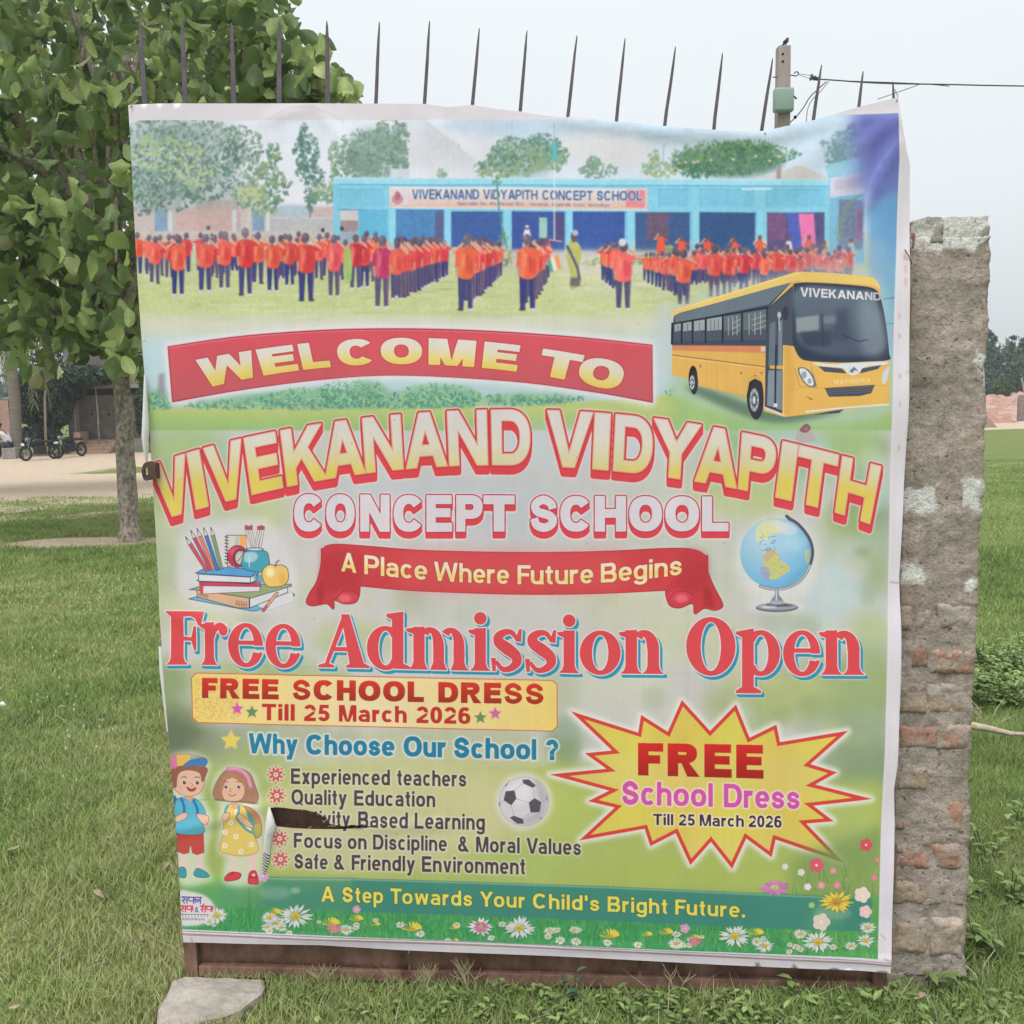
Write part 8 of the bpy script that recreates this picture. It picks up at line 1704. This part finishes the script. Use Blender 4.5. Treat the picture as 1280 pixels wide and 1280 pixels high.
pz(skin_body('trousers', [(0, 0, .50, .145), (-.02, .1, .50, .115), (-.42, .13, .52, .095), (-.44, .13, .28, .07), (-.41, .13, .11, .06), (-.02, -.1, .50, .115), (-.42, -.13, .52, .095), (-.44, -.13, .28, .07), (-.41, -.13, .11, .06)], [(0, 1), (1, 2), (2, 3), (3, 4), (0, 5), (5, 6), (6, 7), (7, 8)], m_trou))
pz(MB().ball((-.335, 0, 1.245), .105, 12, 8, (1.05, .95, .8)).build('hair', m_hair, None, True))
for y_ in (-.035, .035): pz(MB().ball((-.443, y_, 1.19), .012, 6, 5).build('eye', m_hair))
pz(MB().ball((-.455, 0, 1.165), .018, 6, 5, (1, .8, 1.2)).build('nose', m_skin, None, True))
tag(MB().box(-.22, -.28, 0, .28, .28, .40).build('stone_seat', m_conc, None, False, .03, loc=(pc[0]+.10, PYy, gzy)), 'low block the person in the white shirt sits on', 'seat')

# ---------------------------------------------------------------- the power pole
UY = 18.0; sc_ = UY/1280
m_pole = mat('concrete_pole', (.32, .27, .25), .9, .12, 5, .3, 30, c2=(.40, .345, .32), stretch=(1, 1, .3))
pt_ = at_depth(979, 58, UY); zg = float(gz(pt_[0], UY))
pole = thing('utility_pole', 'square concrete power pole behind the banner with a green meter box', 'power pole', (pt_[0], UY, zg))
hh_ = .5*14.2*sc_; V = []
for z_, w_, ex in ((zg-.3, 1.35, 0), (at_depth(979, 59, UY)[2], 1.0, 0)): V += [(pt_[0]+a*hh_*w_, UY+b_*hh_*1.1*w_, z_) for a, b_ in ((-1, -1), (1, -1), (1, 1), (-1, 1))]
child(MB().add(V, [(0, 1, 5, 4), (1, 2, 6, 5), (2, 3, 7, 6), (3, 0, 4, 7), (4, 5, 6, 7), (3, 2, 1, 0)]).build('shaft', m_pole, None, bevel=.008), pole)
for v in (67.5, 77): q = at_depth(978.5, v, UY-hh_*1.1-.0); child(MB().tube([(q[0], UY-hh_*1.1-.006, q[2]), (q[0], UY-hh_*1.1+.03, q[2])], .022, 8).build('bolt_hole', m_dark), pole)
a, b_ = at_depth(967, 111, UY-.2), at_depth(991, 140, UY-.2)
m_box = mat('green_meter_box', (.24, .335, .29), .45, .06, 5); bxo = child(MB().box(a[0], UY-.30, b_[2], b_[0], UY-hh_*1.1-.004, a[2]).build('meter_box', m_box, None, True, .035), pole)
q = at_depth(992.5, 122, UY-.2); child(MB().tube([(b_[0]-.01, UY-.22, q[2]+.03), (q[0]+.01, UY-.22, q[2]), (q[0]+.04, UY-.22, q[2]-.03)], .014, 6).build('hasp', m_dark), pole)
m_iron = mat('grey_iron', (.12, .115, .12), .5, .2, 20, metal=.4)
hk = [at_depth(u, v, UY) for u, v in catm([(966, 96.5), (980, 95.5), (989, 94), (995, 95), (998, 92), (997, 90), (994.5, 90), (992.5, 92)], 3)]
child(MB().tube([tuple(p) for p in hk], .010, 6).build('wire_hook', m_iron, None, True), pole)
child(MB().tube([at_depth(1013.5, 96.5, UY), at_depth(1024, 99, UY)], .032, 9).tube([at_depth(1013.0, 96.3, UY), at_depth(1015.0, 96.8, UY)], .055, 10).tube([at_depth(1017.8, 97.5, UY), at_depth(1018.8, 97.8, UY)], .045, 10).build('insulator', mat('brown_porcelain', (.07, .055, .06), .3)), pole)
child(MB().tube([at_depth(997, 92, UY), at_depth(1014, 94.5, UY)], .0045, 5).tube([at_depth(997, 93, UY), at_depth(1014, 99, UY)], .0045, 5).build('stay_wire', m_iron), pole)
q = at_depth(994, 146.5, UY); child(MB().ball(tuple(q), .03, 8, 6).build('connector', m_dark, None, True), pole)
m_cable = mat('black_cable', (.05, .05, .055), .6)
def cable(P, r, label, name='overhead_cable'):
    mb = MB().tube([tuple(at_depth(u, v, UY+k*.0)) for k, (u, v) in enumerate(catm(P, 5))], r, 6); return tag(mb.build(name, m_cable, None, True), label, 'cable')
cable([(1024, 99), (1040, 100), (1100, 104), (1180, 105.5), (1280, 107.5), (1480, 109)], .011, 'twisted overhead cable running to the right edge from the pole')
cable([(1026, 99.3), (1045, 100.5), (1060, 101.2), (1150, 104.6), (1187, 107.8)], .007, 'thin loose end wound along the overhead cable')
cable([(1150, 105), (1140, 109), (1120, 116), (1097, 124)], .006, 'short slack wire hanging below the overhead cable, right of the pole')
cable([(1033, 102), (1022, 112), (1012, 122), (1004, 135), (996, 145), (988, 153), (982, 160), (978, 200)], .009, 'drop cable curving down from the insulator to the pole')
cable([(1036, 101.5), (1025, 115), (1016, 124), (1010, 135), (1008, 152), (1007, 190)], .006, 'thin drop wire hanging down just right of the drop cable')
# the bird on the pole
q = at_depth(982.5, 57.5, UY); m_bird = mat('black_feathers', (.025, .022, .028), .5)
bird = thing('bird', 'small black bird perched on top of the concrete pole', 'bird', (q[0], UY, q[2]))
def bt(o): o.parent = bird; return o
bt(skin_body('body', [(-.02, 0, .045, .028), (.0, 0, .075, .034), (.022, 0, .105, .024), (.030, 0, .125, .022), (.05, 0, .124, .007), (-.06, 0, .015, .012), (-.10, 0, -.012, .008)], [(0, 1), (1, 2), (2, 3), (3, 4), (0, 5), (5, 6)], m_bird, 1))
bt(MB().tube([(0, .01, .05), (.005, .012, .0)], .004, 5).tube([(0, -.01, .05), (.005, -.012, .0)], .004, 5).build('leg', m_bird))
bt(MB().ball((-.005, .028, .07), .03, 8, 6, (1.5, .25, .8)).build('wing', m_bird, None, True)); bt(MB().ball((-.005, -.028, .07), .03, 8, 6, (1.5, .25, .8)).build('wing', m_bird, None, True))

# ---------------------------------------------------------------- far right: rubble, sand, trees
m_rub = mat('brick_rubble', (.36, .20, .155), .95, .25, 2.2, .8, 6, c2=(.50, .33, .27)); m_sand = mat('pale_sand', (.48, .39, .27), .95, .12, 3)
def mound(name, x0, x1, yc, dep, hgt, mtl, label, cat, seed, z0=None, chip=0.0):
    nx, ny = 120, 24; X, Y = np.meshgrid(np.linspace(x0, x1, nx), np.linspace(yc-dep, yc+dep, ny)); e_ = np.clip(1-((Y-yc)/dep)**2, 0, 1)**.7*np.clip(1-(np.abs(X-(x0+x1)/2)/((x1-x0)/2))**6, 0, 1)
    Z = (z0 if z0 is not None else gzy)-.05+hgt*e_*(.85+.22*fbm(X, Y, 1.3, seed)+.12*fbm(X, Y, 3.5, seed+1)+.07*fbm(X, Y, 11, seed+2)); idx = np.arange(X.size).reshape(X.shape)
    F = np.stack([idx[:-1, :-1], idx[:-1, 1:], idx[1:, 1:], idx[1:, :-1]], -1).reshape(-1, 4); return tag(obj(name, mesh_np(name, np.stack([X, Y, Z], -1).reshape(-1, 3), F, mtl)), label, cat)
xr = at_depth(1150, 500, 56)[0]; xr2 = at_depth(1340, 500, 56)[0]
hz = at_depth(1250, 491, 57)[2]-gzy
mound('rubble_heap', xr, xr2+6, 57, 4.5, hz, m_rub, 'long low heap of pinkish brick rubble below the far trees', 'rubble heap', 3)
hz2 = at_depth(1230, 500, 50)[2]-gzy
mound('rubble_heap', at_depth(1190, 510, 51)[0], at_depth(1251, 510, 51)[0], 51, 2.2, hz2*.62, mat('red_rubble', (.34, .17, .12), .95, .25, 3, .8, 6, c2=(.46, .27, .21)), 'redder brick heap in front of the pink rubble, beside the pillar', 'rubble heap', 7)
mound('earth_heap', at_depth(1180, 515, 46)[0], at_depth(1234, 515, 46)[0], 46, 1.2, at_depth(1215, 512, 46)[2]-gzy+.15, mat('brown_earth', (.22, .155, .12), .95, .2, 4, .6, 8), 'small brown earth heap right beside the pillar', 'earth heap', 9)
q = on_land(1240, 526); tag(MB().box(-.22, -.2, -.05, .22, .2, .42).box(-.12, -.15, .4, .15, .14, .5).build('brick_stump', mat('grey_brick', (.25, .19, .15), .9, .2, 6, .5, 20), None, False, .03, loc=(q[0], q[1], gzy)), 'broken brick stump standing on the sand', 'brick stump')
# round brick structure and slim pole at the right edge
q = on_land(1277, 512); mb = MB(); 
yy = 50.5; q = at_depth(1277, 510, yy); rr_ = 5*yy/1280; zt2 = at_depth(1277, 494, yy)[2]
tag(MB().tube([(q[0], yy, gzy), (q[0], yy, zt2-.2), (q[0], yy, zt2)], [rr_, rr_, rr_*.8], 18).build('round_shaft', mat('mauve_brick', (.23, .17, .16), .9, .25, 5, .4, 12), None), 'round grey brick shaft at the right edge before the rubble', 'brick shaft')
q = at_depth(1275, 506, 50); tag(MB().tube([(q[0], 49, gzy), at_depth(1277, 472, 49)], [.05, .035], 7).build('slim_post', m_pole), 'slim pale post at the right edge in front of the trees', 'post')
yy = 54; tag(MB().tube([(at_depth(1229, 494, yy)[0], yy, gzy), at_depth(1229, 470, yy), at_depth(1228, 452, yy)], [.09, .065, .05], 8).build('pale_post', mat('white_post', (.55, .54, .5), .8), None), 'pale tapering post showing just past the pillar edge', 'post')
FG = [(.055, .10, .085), (.075, .13, .10), (.10, .16, .115), (.14, .20, .13)]
for k_, (u, v, ru, rv, y, n_, lb, cc) in enumerate([(1243, 468, 20, 36, 84, 2600, 'dark green rounded tree left in the far tree line', FG), (1262, 462, 20, 30, 90, 2200, 'bluish tree standing behind the middle of the far tree line', FG), (1284, 455, 20, 40, 86, 2600, 'paler green tree at the right end of the tree line', [(.10, .16, .09), (.13, .19, .10), (.18, .24, .13)]), (1253, 482, 10, 12, 70, 900, 'small bright green bush in front of the dark far trees', [(.09, .14, .06), (.12, .18, .07)]), (1205, 462, 26, 32, 88, 2000, 'far tree mostly hidden behind the pillar', FG), (1330, 460, 36, 40, 92, 2400, 'far tree just outside the right edge', FG), (1226, 484, 14, 16, 80, 900, 'low dark tree at the foot of the tree line beside the pillar', FG)]):
    q = at_depth(u, v, y); rr2 = [pb(u, v, y, ru*.8, rv*.85), pb(u-ru*.45, v+rv*.3, y-1, ru*.6, rv*.6), pb(u+ru*.5, v+rv*.25, y-1, ru*.6, rv*.6)]
    if k_ == 0: rr2 += [pb(1239, 424, y, 6, 9), pb(1236, 417, y, 3.5, 5), pb(1234, 432, y, 6, 7)]
    if k_ == 1: rr2 += [pb(1264, 434, y, 4, 6), pb(1268, 422, y, 6, 2.2), pb(1263, 430, y, 5, 2)]
    bush('far_tree', rr2, n_*3, .17, cc, lb, 'tree', (q[0], q[1], gzy), 'far tree line', [((q[0], q[1], gzy), tuple(q), .18)])
# a low hedge line closing the horizon behind the gate
V, F, C = scatter_leaves([(x, 120+8*math.sin(x*.3), 1.2, 9, 4, 3.4+1.1*math.sin(x*.13)) for x in range(-110, 34, 9)], 9000, .8, FG, rb)
tag(obj('tree_belt', mesh_np('tree_belt', V, F, m_bush, col=C)), 'distant belt of trees along the horizon', 'tree belt', kind='stuff')
V, F, C = scatter_leaves([(x, 132+6*math.sin(x*.23), 1.6, 9, 4, 5.0+1.3*math.sin(x*.17)) for x in range(34, 150, 8)], 9000, .8, FG, rb)
tag(obj('tree_belt', mesh_np('tree_belt', V, F, m_bush, col=C)), 'distant belt of trees beyond the rubble heaps', 'tree belt', kind='stuff')
# ---------------------------------------------------------------- the humid air
hb = MB().box(-620, -40, -2.2, 620, 900, 14).build('haze', None); hb['kind'] = 'stuff'; hb['label'] = 'thin humid haze over the fields'
mh = bpy.data.materials.new('haze'); mh.use_nodes = True; mh.node_tree.nodes.clear(); oo = mh.node_tree.nodes.new('ShaderNodeOutputMaterial'); pv = mh.node_tree.nodes.new('ShaderNodeVolumePrincipled')
pv.inputs['Color'].default_value = (.93, .96, 1, 1); pv.inputs['Density'].default_value = .0013; pv.inputs['Anisotropy'].default_value = 0.1; mh.node_tree.links.new(pv.outputs[0], oo.inputs['Volume']); hb.data.materials.append(mh)
